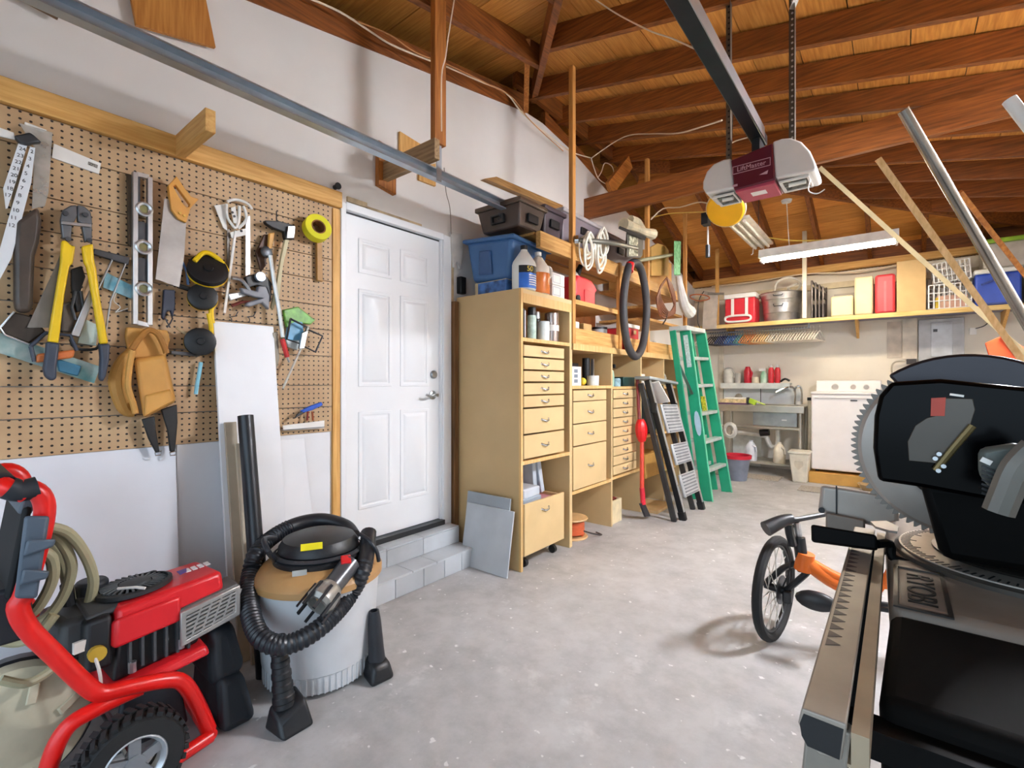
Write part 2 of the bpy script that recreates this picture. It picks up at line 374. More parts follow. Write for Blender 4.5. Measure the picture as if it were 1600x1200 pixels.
for z0, z1 in zip(zs, zs[1:]):
    xf = .016 + random.uniform(0, .002)
    B().bb(.003, xf, -.98, 1.553, z0 + .0018, z1 - .0018).out('strip', pm, peg, bevel=.001, bseg=1)
bt = thing('ledger_board', 'pine ledger board running along the top of the pegboard', 'board', (0.02, .3, 2.335))
B().bb(.001, .04, -.98, 1.608, 2.337, 2.43).out('board', PINE[1], bt, bevel=.003)
B().bb(.041, .40, .755, .795, 2.335, 2.43).out('arm', PINE[0], bt, bevel=.003)
BRD = M('#e9ebee', .42, var=.03, scale=3, key='white_board')
wb = lambda name, label, pts, vec, m=BRD: B().prism(pts, vec).out(name, m, label=label, cat='board', bevel=.0015)
pl = B(); pl.prism([(.09, -.9, .0), (.09, .76, .0), (.012, .76, 1.0), (.012, -.9, 1.0)], (.012, 0, .001)); pl.out('white_board', M('#e3e7ee', .4, var=.03, scale=3), label='wide white hardboard panel leaning under the left end of the pegboard', cat='board')
B().bb(.001, .011, .77, 1.545, .0, 1.0).out('white_board', BRD, label='white panel fixed to the wall under the pegboard, beside the door', cat='board')
# tall white board leaning
def lean(y0, y1, z1, xb, xt, th, z0=0., dy=0.):
    return [(xb, y0 + dy, z0), (xb, y1 + dy, z0), (xt, y1, z1), (xt, y0, z1)], (th, 0, th * (xb - xt) / max(.01, z1 - z0))
P, v = lean(.905, 1.19, 1.585, .225, .045, .018, dy=.015); wb('shelf_board', 'tall white board leaning over the pegboard beside the door, tallest of the boards', P, v)
P, v = lean(1.0, 1.36, .98, .16, .04, .016, dy=.05); wb('shelf_board', 'lower white board leaning behind the black vacuum wand', P, v)
BEI = M('#b9aa94', .6, var=.08)
P, v = lean(.925, .975, 1.10, .268, .128, .018, dy=.01); wb('wood_strip', 'beige strip of board leaning on the tall white board', P, v, BEI)
P, v = lean(.955, 1.005, 1.0, .325, .172, .018, dy=.01); wb('wood_strip', 'shorter beige strip leaning just left of the black wand', P, v, M('#c7b8a0', .6, var=.08))
# ---- flat tools hung on the board: outline on the plane x, solid back towards the wall
def pp(pts, x, th, bb_=None):
    b_ = bb_ or B(); b_.prism([X(u, v, x) for u, v in pts], (-th, 0, 0)); return b_
def tool(name, label, cat, u, v, x, group=None): return thing(name, label, cat, X(u, v, x), group)
GREY = M('#6f7073', .4, .6, .15); DGREY = M('#3f4043', .45, .4); BLADE = M('#98948f', .35, .85, .2, 6); WENAM = M('#eceae4', .45, var=.05)
def rod(pts, x, r, n_=8, sm=0): return B().tube([X(u, v, x) for u, v in pts], r, n_, sm=sm)
# bolt cutter
t = tool('bolt_cutter', 'large yellow bolt cutter with grey jaws hanging on the pegboard', 'bolt cutter', 120, 598, .09)
for P in ([(95, 343), (98, 328), (110, 321), (120, 320), (121, 336), (118, 344), (113, 350), (111, 374), (98, 372)], [(121, 320), (132, 322), (142, 331), (144, 345), (144, 375), (133, 378), (128, 350), (122, 345), (121.5, 336)]):
    pp(P, .10, .03).out('jaw', GREY, t, bevel=.004)
for u, v in ((102, 334), (133, 336), (106, 374), (139, 376)): c = X(u, v, .10); B().cyl(c, c + Vector((.012, 0, 0)), .009, n=10).out('bolt', DSTEEL, t)
bb_ = pp([(96, 345), (143, 350), (143, 355), (96, 350)], .112, .012); bb_.out('cross_strap', STEEL, t, bevel=.002)
pp([(97, 375), (104, 376), (112, 384), (118, 384), (114, 412), (109, 415), (101, 460), (92, 536), (75, 534), (87, 460), (95, 412)], .11, .03).out('arm', YELLOW, t, bevel=.009, bseg=3)
pp([(128, 384), (146, 380), (148, 408), (151, 419), (156, 460), (170, 537), (157, 538), (144, 460), (136, 417), (132, 410)], .11, .03).out('arm', YELLOW, t, bevel=.009, bseg=3)
GRIP = M('#3a4150', .5, var=.1)
pp([(73, 533), (94, 536), (89, 575), (89, 591), (82, 596), (71, 589), (68, 576), (72, 550)], .116, .04).out('grip', GRIP, t, bevel=.012, bseg=3)
pp([(156, 537), (173, 537), (171, 565), (166, 588), (161, 597), (156, 592), (158, 560)], .116, .04).out('grip', GRIP, t, bevel=.012, bseg=3)
# rulers at far left
def ruler(label, P, nums, a, c):
    t = tool('ruler', label, 'ruler', P[0][0], P[0][1], .06)
    pp(P, .07, .006).out('blade', M('#e6e9ec', .35, var=.03), t)
    k = len(nums); A = X(a[0], a[1], .0705); C = X(c[0], c[1], .0705); ang = math.atan2(C.z - A.z, C.y - A.y)
    for i, s_ in enumerate(nums):
        p = A.lerp(C, i / (k - 1)); text('number', s_, .019, BLACK, t, p, (math.pi / 2, ang + math.pi / 2, math.pi / 2) if 0 else Euler(RX).to_quaternion().to_euler(), .0004)
ruler('white tapered steel ruler with two-digit numbers, leftmost of the pair', [(29, 223), (43, 226), (12, 325), (9, 326), (5, 294)], ['24', '23', '22', '21', '20', '19', '18', '17'], (35, 233), (12, 305))
ruler('white steel ruler numbered two to twelve beside the plastic sleeve', [(47, 229), (55, 231), (49, 285), (18, 403), (-2, 440), (-2, 395), (13, 342)], ['2', '3', '4', '5', '6', '7', '8', '9', '10', '11', '12'], (50, 237), (18, 352))
t = tool('claw_hammer', 'dark claw hammer with worn handle at the far left of the pegboard', 'hammer', 30, 222, .05)
pp([(22, 211), (34, 209), (47, 206), (54, 211), (66, 222), (52, 223), (44, 226), (30, 222)], .09, .03).out('head', DGREY, t, bevel=.006)
pp([(26, 222), (38, 224), (34, 290), (24, 380), (12, 380), (20, 300)], .06, .025).out('handle', M('#8c7a60', .6, var=.2), t, bevel=.006)
pp([(-3, 198), (22, 207), (24, 218), (-3, 212)], .075, .01).out('try_square', WENAM, label='short white square blade at the left end of the pegboard', cat='square', bevel=.002)
slv = M('#c3c2bd', .2, alpha=.45, var=.15, scale=20, bump=.4)
pp([(30, 192), (82, 207), (76, 300), (70, 322), (50, 326), (54, 230)], .055, .006).out('plastic_sleeve', slv, label='clear crumpled plastic sleeve behind the rulers', cat='bag')
pp([(25, 345), (60, 322), (66, 345), (62, 378), (55, 400), (52, 478), (48, 489), (25, 487), (22, 470), (22, 380)], .075, .045).out('tool_sheath', M('#4a3f37', .4, var=.25, bump=.2), label='long dark brown leather sheath hanging left of the bolt cutter', cat='sheath', bevel=.014)
def label_strip(label, P, x=.026): return pp(P, x, .008).out('label_strip', WENAM, label=label, cat='label', bevel=.001)
o = label_strip('long white price label strip near the top of the pegboard', [(84, 224), (158, 255), (155, 272), (81, 246)])
bar_ = B(); bar_.prism([X(u, v, .0266) for u, v in ((138, 252), (153, 258), (152, 263), (137, 257))], (-.0004, 0, 0)); bar_.out('barcode', M('#9a9388', .7, var=.8, scale=300), o)
label_strip('short white label strip at the top left of the pegboard', [(39, 190), (73, 203), (72, 209), (38, 196)])
# tools behind the bolt cutter
t = tool('handsaw', 'handsaw with broad grey blade and black and orange grip behind the bolt cutter', 'saw', 70, 570, .05)
pp([(97, 391), (100, 398), (80, 512), (42, 512), (84, 422)], .065, .003).out('blade', BLADE, t)
rod([(48, 541), (72, 520), (110, 524), (120, 548)], .075, .007).out('bow', GRIP, t)
rod([(48, 541), (54, 565)], .075, .007).out('bow', GRIP, t)
pp([(58, 553), (118, 546), (115, 559), (56, 567)], .085, .03).out('grip', M('#d8773c', .5), t, bevel=.008)
t = tool('handsaw', 'teal printed saw blade lying slantwise below the bolt cutter', 'saw', 70, 560, .03)
pp([(-3, 519), (157, 573), (147, 599), (-3, 551)], .04, .003).out('blade', M('#b7c4bf', .35, .3, scale=14, h2='#5f9290'), t)
pp([(88, 560), (128, 572), (122, 588), (92, 580)], .05, .012).out('handle', M('#3f86a8', .5, var=.2), t, bevel=.004)
pp([(165, 425), (208, 447), (206, 467), (161, 449)], .035, .004).out('drywall_saw', M('#9cc3cd', .3, .2, scale=25, h2='#5fa0b5'), label='short teal blade beside the silver level', cat='saw')
t = tool('mud_pan', 'dark metal mud pan with shiny rim at left below the sheath', 'pan', 35, 530, .05)
pp([(0, 510), (22, 487), (52, 495), (72, 518), (45, 537), (5, 522)], .06, .04).out('pan', M('#40362e', .5, .3, .3), t, bevel=.006)
rod([(22, 487), (0, 512), (8, 523), (46, 538)], .064, .004).out('rim', STEEL, t)
t = tool('caulking_gun', 'silver skeleton caulking gun hanging right of the bolt cutter', 'caulking gun', 130, 527, .05)
pp([(147, 388), (203, 402), (201, 414), (145, 397)], .06, .02).out('end_bracket', DGREY, t, bevel=.003)
pp([(141, 452), (147, 467), (125, 527), (110, 524)], .07, .02).out('barrel_rail', STEEL, t, bevel=.004)
rod([(175, 406), (153, 452)], .065, .0035).out('rod', STEEL, t); rod([(196, 412), (173, 470), (158, 560)], .065, .0035).out('rod', STEEL, t)
rod([(110, 530), (120, 545), (150, 545), (158, 532)], .06, .006, sm=3).out('trigger', BLACK, t)
pp([(132, 498), (153, 508), (150, 540), (122, 536)], .035, .012).out('scraper', M('#cfe0d6', .5, var=.1), label='pale green scraper card behind the caulking gun', cat='scraper')
t = tool('pliers', 'dark locking pliers between the arms of the bolt cutter', 'pliers', 118, 480, .05)
pp([(112, 420), (128, 415), (134, 432), (126, 455), (132, 485), (120, 488), (112, 450)], .06, .025).out('jaw', BLACK, t, bevel=.004)
rod([(118, 455), (112, 480), (118, 500)], .06, .006).out('handle', DGREY, t); rod([(126, 455), (130, 480), (127, 505)], .06, .006).out('handle', DGREY, t)
pp([(96, 475), (112, 470), (118, 500), (112, 520), (96, 518)], .05, .025).out('glove', M('#6d635a', .8, var=.2), label='crumpled grey work glove behind the bolt cutter', cat='glove', bevel=.008)
pp([(70, 490), (90, 485), (88, 505), (74, 506)], .045, .01).out('putty_knife', WENAM, label='small white putty knife beside the grey saw blade', cat='scraper', bevel=.002)
B().tube([X(u, v, .03) for u, v in [(183, 455), (178, 470), (188, 480), (180, 488), (200, 482)]], .002, 6, sm=4).out('wire', WENAM, label='short curly white wire on the pegboard by the level', cat='wire')
# spirit level
t = tool('spirit_level', 'long silver spirit level with three round vials hanging upright', 'level', 224, 507, .05)
LV = M('#d6d8da', .3, .85, .05)
pp([(208, 267), (216, 270), (216, 507), (208, 506)], .07, .03).out('rail', LV, t, bevel=.002); pp([(231, 275), (239, 278), (239, 508), (231, 508)], .07, .03).out('rail', LV, t, bevel=.002)
for a, c in ((268, 275), (500, 507)): pp([(214, a), (233, a + 5), (233, c + 4), (214, c)], .068, .025).out('end_bar', LV, t)
pp([(215, 345), (232, 349), (232, 380), (215, 375)], .058, .012).out('web', DGREY, t); pp([(215, 402), (232, 405), (232, 440), (215, 438)], .058, .012).out('web', DGREY, t)
pp([(214, 275), (219, 277), (219, 318), (214, 316)], .06, .012).out('web', DGREY, t)
for u, v in ((224, 328), (223, 387), (223, 452)):
    c = X(u, v, .055); k_ = B().lathe([(.018, 0), (.032, 0), (.032, .018), (.026, .022), (.018, .018), (.018, 0)], c, (1, 0, 0), 20, cap=False).out('vial_ring', LV, t)
    B().cyl(c, c + Vector((.010, 0, 0)), .0185, n=16).out('vial', M('#7e7a4e', .25, var=.2), k_)
pp([(199, 271), (206, 273), (207, 385), (201, 382)], .045, .02).out('straightedge', M('#5b4a38', .5, .3, .3), label='narrow dark straightedge behind the left side of the silver level', cat='ruler', bevel=.002)
# wooden handled saw
t = tool('handsaw', 'handsaw with honey coloured wooden handle right of the silver level', 'saw', 262, 449, .06)
pp([(257, 310), (266, 313), (268, 331), (278, 342), (291, 347), (288, 400), (280, 449), (243, 436)], .075, .003).out('blade', M('#a5a09c', .38, .7, .18, 7), t)
hb = B(); hb.frame([X(u, v, .09) for u, v in [(263, 290), (271, 281), (276, 275), (289, 294), (299, 307), (311, 311), (298, 325), (291, 348), (279, 342), (268, 328)]],
                   [X(u, v, .09) for u, v in [(271, 291), (272.5, 289.5), (275, 289), (283, 300), (291, 311), (297, 319), (296, 323), (292, 324), (286, 318), (277, 303)]], (-.025, 0, 0))
hb.out('handle', M('#e2a043', .45, var=.12, scale=4), t, bevel=.003)
for u, v in ((281, 333), (288, 337)): c = X(u, v, .09); B().cyl(c, c + Vector((.004, 0, 0)), .006, n=10).out('screw', M('#d8b15a', .3, .8), t)
t = tool('tin_snips', 'dark navy snips hanging points down below the wooden handled saw', 'snips', 264, 500, .04)
pp([(256, 452), (274, 453), (274, 480), (270, 498), (267, 486), (261, 486), (257, 500), (253, 496), (255, 475)], .055, .02).out('body', M('#20263a', .5), t, bevel=.004)
rod([(258, 497), (262, 505), (266, 512)], .05, .003).out('tip', DSTEEL, t); rod([(270, 497), (266, 505), (261, 512)], .05, .003).out('tip', DSTEEL, t)
# long tape reels
def reel(label, u, v, r, tilt, handle):
    c = X(u, v, .085); t = thing('tape_reel', label, 'tape reel', c)
    ax = Vector((1, -.25, tilt)).normalized(); k_ = r / 750 * 2.35
    B().lathe([(k_ * .92, -.03), (k_, -.025), (k_, -.012)], c, ax, 28).out('rim', YELLOW, t)
    B().lathe([(k_, -.012), (k_ * .97, .012), (k_ * .8, .017), (k_ * .25, .017), (k_ * .22, .024), (.002, .024)], c, ax, 28).out('case', BLACK, t)
    B().tube([X(a, b_, .085) for a, b_ in handle], .011, 8, sm=4).out('handle', YELLOW, t)
reel('largest black and yellow tape reel, uppermost of three on the pegboard', 325, 422, 27, .5, [(304, 408), (316, 396), (328, 396), (345, 408), (356, 425)])
reel('middle black tape reel with thin yellow rim under the largest one', 317, 464, 20, .1, [(330, 452), (337, 470), (330, 484), (332, 505)])
reel('lowest black tape reel just left of the tall white board', 313, 534, 21, 0., [(326, 490), (330, 512), (328, 530), (322, 545)])
t = tool('clamp_arm', 'black clamp arm between the wooden handled saw and the tape reels', 'clamp', 290, 455, .05)
rod([(278, 446), (296, 452), (308, 462)], .06, .012).out('arm', BLACK, t); rod([(283, 405), (292, 425), (294, 445)], .05, .006).out('lever', M('#5c7fae', .5), t)
B().tube([X(u, v, .05) for u, v in [(314, 566), (311, 585), (308, 600), (306, 616)]], .009, 8).out('marker_pen', M('#8fd2e6', .4), label='light blue marker hanging below the tape reels', cat='pen')
t = tool('trowel', 'dark trowel lying flat on a peg above the tool pouch', 'trowel', 290, 550, .05)
pp([(268, 548), (312, 552), (312, 557), (268, 553)], .07, .05).out('blade', DGREY, t); rod([(276, 512), (284, 518), (296, 524)], .06, .007).out('handle', M('#b9a27c', .6), t)
# leather tool pouch
LEA = M('#d39b4c', .6, var=.16, scale=5, bump=.1)
t = tool('tool_pouch', 'tan leather tool pouch with black straps hanging on the pegboard', 'pouch', 235, 710, .05)
pp([(198, 511), (262, 516), (266, 530), (260, 558), (208, 560), (200, 545), (196, 525)], .05, .025).out('backing', LEA, t, bevel=.006)
bd = B(); bd.hexa([X(208, 560, .03), X(259, 553, .03), X(276, 628, .03), X(224, 655, .03)], [X(209, 561, .10), X(258, 554, .10), X(274, 626, .13), X(224, 653, .13)])
bd.out('pocket', LEA, t, bevel=.018, bseg=3)
pk = B(); pk.hexa([X(226, 617, .12), X(266, 607, .12), X(272, 627, .12), X(224, 652, .12)], [X(228, 619, .138), X(265, 610, .138), X(271, 626, .145), X(226, 650, .145)]); pk.out('front_pocket', LEA, t, bevel=.006)
B().tube([X(u, v, .05) for u, v in [(206, 548), (192, 565), (183, 590), (186, 615), (196, 640), (210, 646)]], lambda q: .016 + .014 * math.sin(q * 3.14), 10, sm=4).out('side_pocket', LEA, t)
B().tube([X(u, v, .11) for u, v in [(207, 548), (202, 575), (200, 605), (208, 630), (212, 646)]], .012, 8, sm=4).out('flap', LEA, t)
B().tube([X(u, v, .09) for u, v in [(206, 546), (218, 528), (232, 516), (246, 522), (256, 540), (260, 552)]], .013, 8, sm=4).out('loop', M('#a9712c', .6), t)
pp([(212, 553), (222, 534), (240, 530), (254, 550)], .045, .01).out('lining', BLACK, t)
for P in ([(222, 655), (242, 650), (244, 672), (250, 706), (244, 708), (232, 685)], [(252, 640), (277, 632), (278, 660), (274, 705), (266, 706), (262, 672)]): pp(P, .075, .015).out('strap', BLACK, t, bevel=.004)
for u in (247, 270): rod([(u - 5, 707), (u + 5, 705), (u + 4, 711), (u - 4, 712), (u - 5, 707)], .07, .003).out('buckle', CHROME, t)
# squares, protractor, stick
t = tool('speed_square', 'white triangular layout square on the pegboard left of the protractor', 'square', 345, 358, .03)
pp([(335, 321), (351, 319), (355, 360), (349, 356)], .035, .005).out('blade', WENAM, t)
t = tool('protractor', 'white metal protractor with curved arms hanging above the long white stick', 'protractor', 370, 365, .04)
for P in ([(354, 319), (355, 338), (361, 349), (368, 356), (373, 345), (374, 322)], [(355, 315), (366, 312), (378, 314), (388, 319), (394, 327)], [(380, 322), (384, 332), (384, 345), (372, 357)]): rod(P, .05, .007, 8, 4).out('arm', WENAM, t)
pp([(360, 363), (384, 357), (385, 367), (362, 372)], .05, .006).out('plate', WENAM, t)
for u, v in ((363, 332), (366, 338), (377, 361)): c = X(u, v, .051); B().cyl(c, c + Vector((.003, 0, 0)), .006, n=8).out('rivet', BLACK, t)
pp([(361, 325), (368, 322), (372, 350), (365, 348)], .05, .005).out('scale_plate', WENAM, t)
pp([(384, 339), (391, 337), (391, 428), (384, 431)], .04, .005).out('steel_rule', STEEL, label='vertical silver steel rule right of the white protractor', cat='ruler')
pp([(367, 360), (370.5, 361), (353, 490), (349, 488)], .055, .01).out('measuring_stick', WENAM, label='long thin white stick hanging from the protractor hook', cat='stick', bevel=.001)
pp([(355, 358), (359, 358), (360, 440), (356, 452)], .035, .008).out('square_blade', M('#77716a', .4, .6), label='narrow grey steel blade beside the white stick', cat='ruler')
# ratchet clamp and hammer group
t = tool('ratchet_clamp', 'grey pistol grip ratchet clamp with black jaw in the tool cluster', 'clamp', 400, 482, .06)
pp([(376, 449), (380, 458), (398, 464), (408, 466), (388, 472), (384, 478), (392, 479), (410, 473), (421, 484), (422, 462), (416, 447), (404, 447), (402, 455)], .09, .03).out('grip', M('#82838a', .45, var=.08), t, bevel=.006)
pp([(383, 432), (398, 428), (416, 430), (425, 442), (424, 472), (417, 450), (402, 446), (388, 450)], .075, .03).out('body', BLACK, t, bevel=.005)
c = X(405, 433, .08); B().cyl(c, c + Vector((.02, 0, 0)), .026, n=18).out('pad', M('#a9b6c4', .3, .6), t, bevel=.003)
rod([(362, 434), (376, 437), (386, 448), (390, 455)], .08, .01, sm=3).out('jaw', STEEL, t)
pp([(356, 459), (380, 455), (386, 462), (360, 470)], .06, .02).out('spring_clamp', M('#d5d7d8', .3, .5), label='small shiny spring clamp left of the grey pistol clamp', cat='clamp', bevel=.005)
rod([(362, 478), (378, 472), (392, 472)], .06, .008).out('screwdriver', M('#6b2b22', .4), label='short screwdriver with dark red handle under the spring clamp', cat='screwdriver')
t = tool('sliding_bar_clamp', 'bar clamp with pale wooden beam and black jaw left of the yellow tape', 'clamp', 446, 373, .06)
pp([(414, 344), (436, 345), (461, 352), (460, 374), (446, 374), (444, 362), (426, 356), (416, 349)], .08, .03).out('jaw', BLACK, t, bevel=.004)
pp([(450, 353), (462, 353), (460, 372), (448, 372)], .095, .02).out('stop', STEEL, t, bevel=.003)
pp([(446, 373), (452, 375), (443, 412), (437, 462), (427, 484), (424, 480), (433, 440), (440, 400)], .07, .02).out('beam', M('#d9cfa6', .55, var=.08), t, bevel=.002)
rod([(432, 330), (432, 345)], .06, .003).out('peg_hook', DSTEEL, t)
t = tool('wood_chisel', 'chisel with honey wooden handle and dark blade in the tool cluster', 'chisel', 422, 388, .05)
pp([(421, 364), (430, 363), (425, 388), (419, 391)], .075, .02).out('handle', M('#d8a04c', .45), t, bevel=.005)
pp([(413, 366), (419, 366), (416, 415), (408, 425), (400, 395)], .05, .015).out('blade', M('#4a2c18', .5), t, bevel=.003)
c = X(416, 394, .07); B().lathe([(.02, 0), (.03, .004), (.02, .008)], c, (1, 0, 0), 16).out('ring', DSTEEL, t)
t = tool('caulk_pole', 'long silver pole with red grip hanging in front of the clamp beam', 'pole', 440, 560, .08)
rod([(422, 399), (428, 440), (436, 484), (442, 527)], .09, .011, 10).out('shaft', M('#dfe0dc', .3, .4), t)
rod([(441, 530), (449, 558)], .09, .013, 10).out('grip', M('#cf2a2a', .4), t)
rod([(449, 558), (452, 566)], .09, .006).out('tip', STEEL, t)
pp([(426, 520), (434, 518), (437, 560), (431, 582), (424, 578), (429, 552)], .07, .012).out('glass_cutter', M('#8a8375', .5, .3), label='grey flat tool hanging over the white board beside the red grip', cat='tool', bevel=.003)
# masking tape + hammer
c = X(492, 360, .05); t = thing('tape_roll', 'large roll of yellow tape hanging near the door', 'tape roll', c)
ax = Vector((1, -.12, .18)); B().lathe([(.040, 0), (.074, 0), (.074, .055), (.040, .055), (.040, 0)], c, ax, 36, cap=False).out('tape', M('#e6e12a', .45, var=.05), t, sharp=60, bevel=.002)
B().lathe([(.034, .002), (.0405, .002), (.0405, .054), (.034, .054), (.034, .002)], c, ax, 30, cap=False).out('core', M('#8a5a2e', .7), t)
t = tool('wood_mallet', 'wooden hammer handle hanging behind the yellow tape roll', 'hammer', 500, 440, .04)
pp([(495, 372), (503, 372), (505, 440), (496, 438)], .05, .02).out('handle', M('#b3823f', .5, var=.15), t, bevel=.004)
pp([(484, 352), (512, 356), (512, 372), (484, 368)], .05, .03).out('head', M('#8a6232', .5), t, bevel=.004)
# hooks, bag, bar clamps
hk = tool('peg_hook', 'pair of bare wire peg hooks above the tall white board', 'hook', 375, 500, .02)
for u in (362, 390): rod([(u, 503), (u, 498), (u - 4, 495), (u + 6, 494), (u + 10, 487)], .03, .0025).out('hook', DSTEEL, hk)
t = tool('supply_bag', 'clear bag with green top and blue packet hanging right of the red grip', 'bag', 465, 535, .05)
pp([(443, 484), (466, 479), (493, 500), (486, 507), (462, 503), (448, 512)], .06, .02).out('top', M('#74b545', .4, var=.3, scale=30), t, bevel=.005)
pp([(452, 504), (473, 501), (476, 532), (447, 531)], .06, .025).out('packet', M('#6cb0d6', .4, var=.2), t, bevel=.005)
pp([(446, 530), (470, 530), (466, 548), (450, 542)], .05, .015).out('bottom', M('#b9c6c6', .3, var=.2), t, bevel=.005)
t = tool('c_clamp', 'silver and black clamp with square frames and long rod below the bag', 'clamp', 470, 600, .06)
rod([(454, 498), (481, 512), (472, 538), (448, 530), (454, 498)], .09, .006).out('frame', DGREY, t); rod([(479, 514), (504, 525), (493, 550), (470, 539), (479, 514)], .09, .006).out('frame', DGREY, t)
rod([(482, 510), (470, 545), (442, 607)], .095, .006).out('rod', M('#e0ddd2', .3, .4), t)
pp([(472, 520), (482, 516), (476, 545), (468, 545)], .105, .02).out('slider', STEEL, t, bevel=.003)
t = tool('pliers', 'pliers with blue handle standing on the small white tray', 'pliers', 480, 655, .05)
pp([(470, 642), (486, 634), (503, 628), (505, 633), (488, 641), (474, 645)], .09, .016).out('handle', M('#2257c0', .4), t, bevel=.004); pp([(461, 654), (465, 647), (474, 642), (472, 647)], .09, .012).out('jaw', DGREY, t)
t = tool('pliers', 'red handled pliers hanging under the blue pliers', 'pliers', 484, 657, .03)
rod([(481, 643), (480, 657)], .06, .006).out('handle', M('#8a2a1e', .5), t); rod([(488, 643), (489, 657)], .06, .006).out('handle', M('#a8532a', .5), t)
t = tool('tray', 'small white tray strip at the lower right of the pegboard', 'tray', 475, 670, .03)
pp([(442, 665), (507, 657), (507, 669), (443, 673)], .05, .006).out('front', WENAM, t); B().bb(.02, .05, X(443, 670, .05).y, X(507, 668, .05).y, 1.032, 1.036).out('base', WENAM, t)
# knobs and black box by the door right side
c = X(523, 293, .0); B().lathe([(.014, 0), (.014, .03), (.02, .034), (.02, .04)], c, (1, 0, 0), 16).out('door_bumper', BLACK, label='small black knob on the wall above the left corner of the door', cat='knob')
# ================================================================== STEPS, TILES, CABINETS
TIL = M('#bfc4c8', .42, var=.12, scale=3, rnd=.16); GROUT = M('#8b8d8c', .8)
st = thing('entry_steps', 'two low steps clad in grey tiles below the white door', 'steps', (.15, 2.0, 0))
cb = B(); cb.bb(.001, .285, 1.62, 2.50, 0, .115); cb.bb(.001, .12, 1.62, 2.50, 0, .235); cb.bb(-.1, .001, 1.62, 2.465, 0, .235); cb.out('core', GROUT, st)
ys = [1.62, 1.93, 2.13, 2.50]
for y0, y1 in zip(ys, ys[1:]):
    B().bb(.122, .300, y0 + .002, y1 - .002, .115, .127).out('tile', TIL, st, bevel=.001, bseg=1)
for y0, y1 in zip([1.62, 1.80, 2.02, 2.20, 2.36], [1.80, 2.02, 2.20, 2.36, 2.50]):
    B().bb(.285, .297, y0 + .002, y1 - .002, .002, .114).out('tile', TIL, st, bevel=.001, bseg=1)
for y0, y1 in zip([1.62, 1.86, 2.16], [1.86, 2.16, 2.50]):
    B().bb(.002, .130, y0 + .002, y1 - .002, .235, .246).out('tile', TIL, st, bevel=.001, bseg=1)
    B().bb(.12, .132, y0 + .002, y1 - .002, .129, .234).out('tile', TIL, st, bevel=.001, bseg=1)
B().prism([(.20, 2.44, .0), (.63, 2.44, .0), (.63, 2.515, .425), (.20, 2.515, .425)], (0, .012, -.001)).out('loose_tile', TIL, label='front large grey floor tile leaning on the side of the tall cabinet', cat='tile', bevel=.0015)
B().prism([(.18, 2.475, .0), (.58, 2.475, .0), (.58, 2.54, .50), (.18, 2.54, .50)], (0, .012, -.001)).out('loose_tile', M('#a3abb1', .45, var=.1, scale=3), label='rear grey tile peeking out above the front one beside the steps', cat='tile', bevel=.0015)
# ---- drawer cabinets
HND = None
def handle(par, c):
    global HND
    if HND is None:
        h_ = B()
        h_.tube([(0, -.045, 0), (.004, -.04, -.001), (.014, -.022, -.008), (.017, 0, -.011), (.014, .022, -.008), (.004, .04, -.001), (0, .045, 0)], lambda q: .0035 + .004 * math.sin(q * math.pi), 8, sm=2)
        for s_ in (-1, 1): h_.lathe([(.010, 0), (.008, .003), (.002, .005)], (0, s_ * .043, 0), (1, 0, 0), 10)
        o = h_.out('handle', CHROME); HND = o.data; bpy.data.objects.remove(o)
    o = bpy.data.objects.new('handle', HND); COL.objects.link(o); o.parent = par; o.location = Vector(c) - Vector(par['_o']); o['_o'] = par['_o']
def drawer(cab, y0, y1, z0, z1, x=.645):
    d = B(); d.bb(x - .018, x, y0, y1, z0, z1); d.bb(.12, x - .018, y0 + .01, y1 - .01, z0 + .01, z1 - .015)
    d = d.out('drawer', CABF, cab, bevel=.0025); handle(d, (x, (y0 + y1) / 2, (z0 + z1) / 2 + .004)); return d
XF = .635
c1 = thing('drawer_cabinet', 'tallest tan cabinet beside the door with seven drawers and open shelf', 'cabinet', (.33, 2.9, 0))
B().bb(.02, XF, 2.585, 2.605, 0, 1.935).out('side_panel', M('#c7a877', .55, var=.05, scale=3), c1)
B().bb(XF - .016, XF + .003, 2.584, 2.606, 0, 1.935).out('edge_strip', CABE, c1)
B().bb(.02, XF + .003, 3.205, 3.235, 0, 1.86).out('side_panel', CABF, c1)
B().bb(.02, XF + .003, 2.606, 3.235, 1.905, 1.936).out('top_panel', CABF, c1)
B().bb(XF - .02, XF + .004, 2.606, 3.235, 1.84, 1.905).out('top_rail', CABE, c1)
for z0, z1 in ((1.575, 1.60), (.725, .75)): B().bb(.03, XF + .002, 2.605, 3.206, z0, z1).out('shelf', CABE, c1)
B().bb(.02, .03, 2.605, 3.206, .1, 1.9).out('back_panel', M('#b58a4c', .6, var=.08), c1)
for z0, z1 in ((1.473, 1.55), (1.383, 1.462), (1.299, 1.371), (1.208, 1.287), (1.12, 1.197), (.938, 1.108), (.766, .926)): drawer(c1, 2.61, 3.115, z0, z1)
c2 = thing('drawer_cabinet', 'tan cabinet with three deep drawers and open cubby, second from the door', 'cabinet', (.33, 3.6, 0))
B().bb(.02, XF + .003, 3.905, 3.93, 0, 1.555).out('side_panel', CABF, c2)
B().bb(.02, .03, 3.24, 3.905, .4, 1.55).out('back_panel', M('#b58a4c', .6, var=.08), c2)
B().bb(.03, XF, 3.236, 3.248, 0, 1.555).out('side_panel', CABF, c2)
for z0, z1 in ((1.24, 1.265), (.405, .43)): B().bb(.03, XF + .002, 3.248, 3.905, z0, z1).out('shelf', CABE, c2)
for z0, z1 in ((1.143, 1.229), (.965, 1.136), (.788, .956), (.44, .778)): drawer(c2, 3.252, 3.80, z0, z1)
c3 = thing('drawer_cabinet', 'tan cabinet with nine shallow drawers behind the red handled edger', 'cabinet', (.33, 4.2, 0))
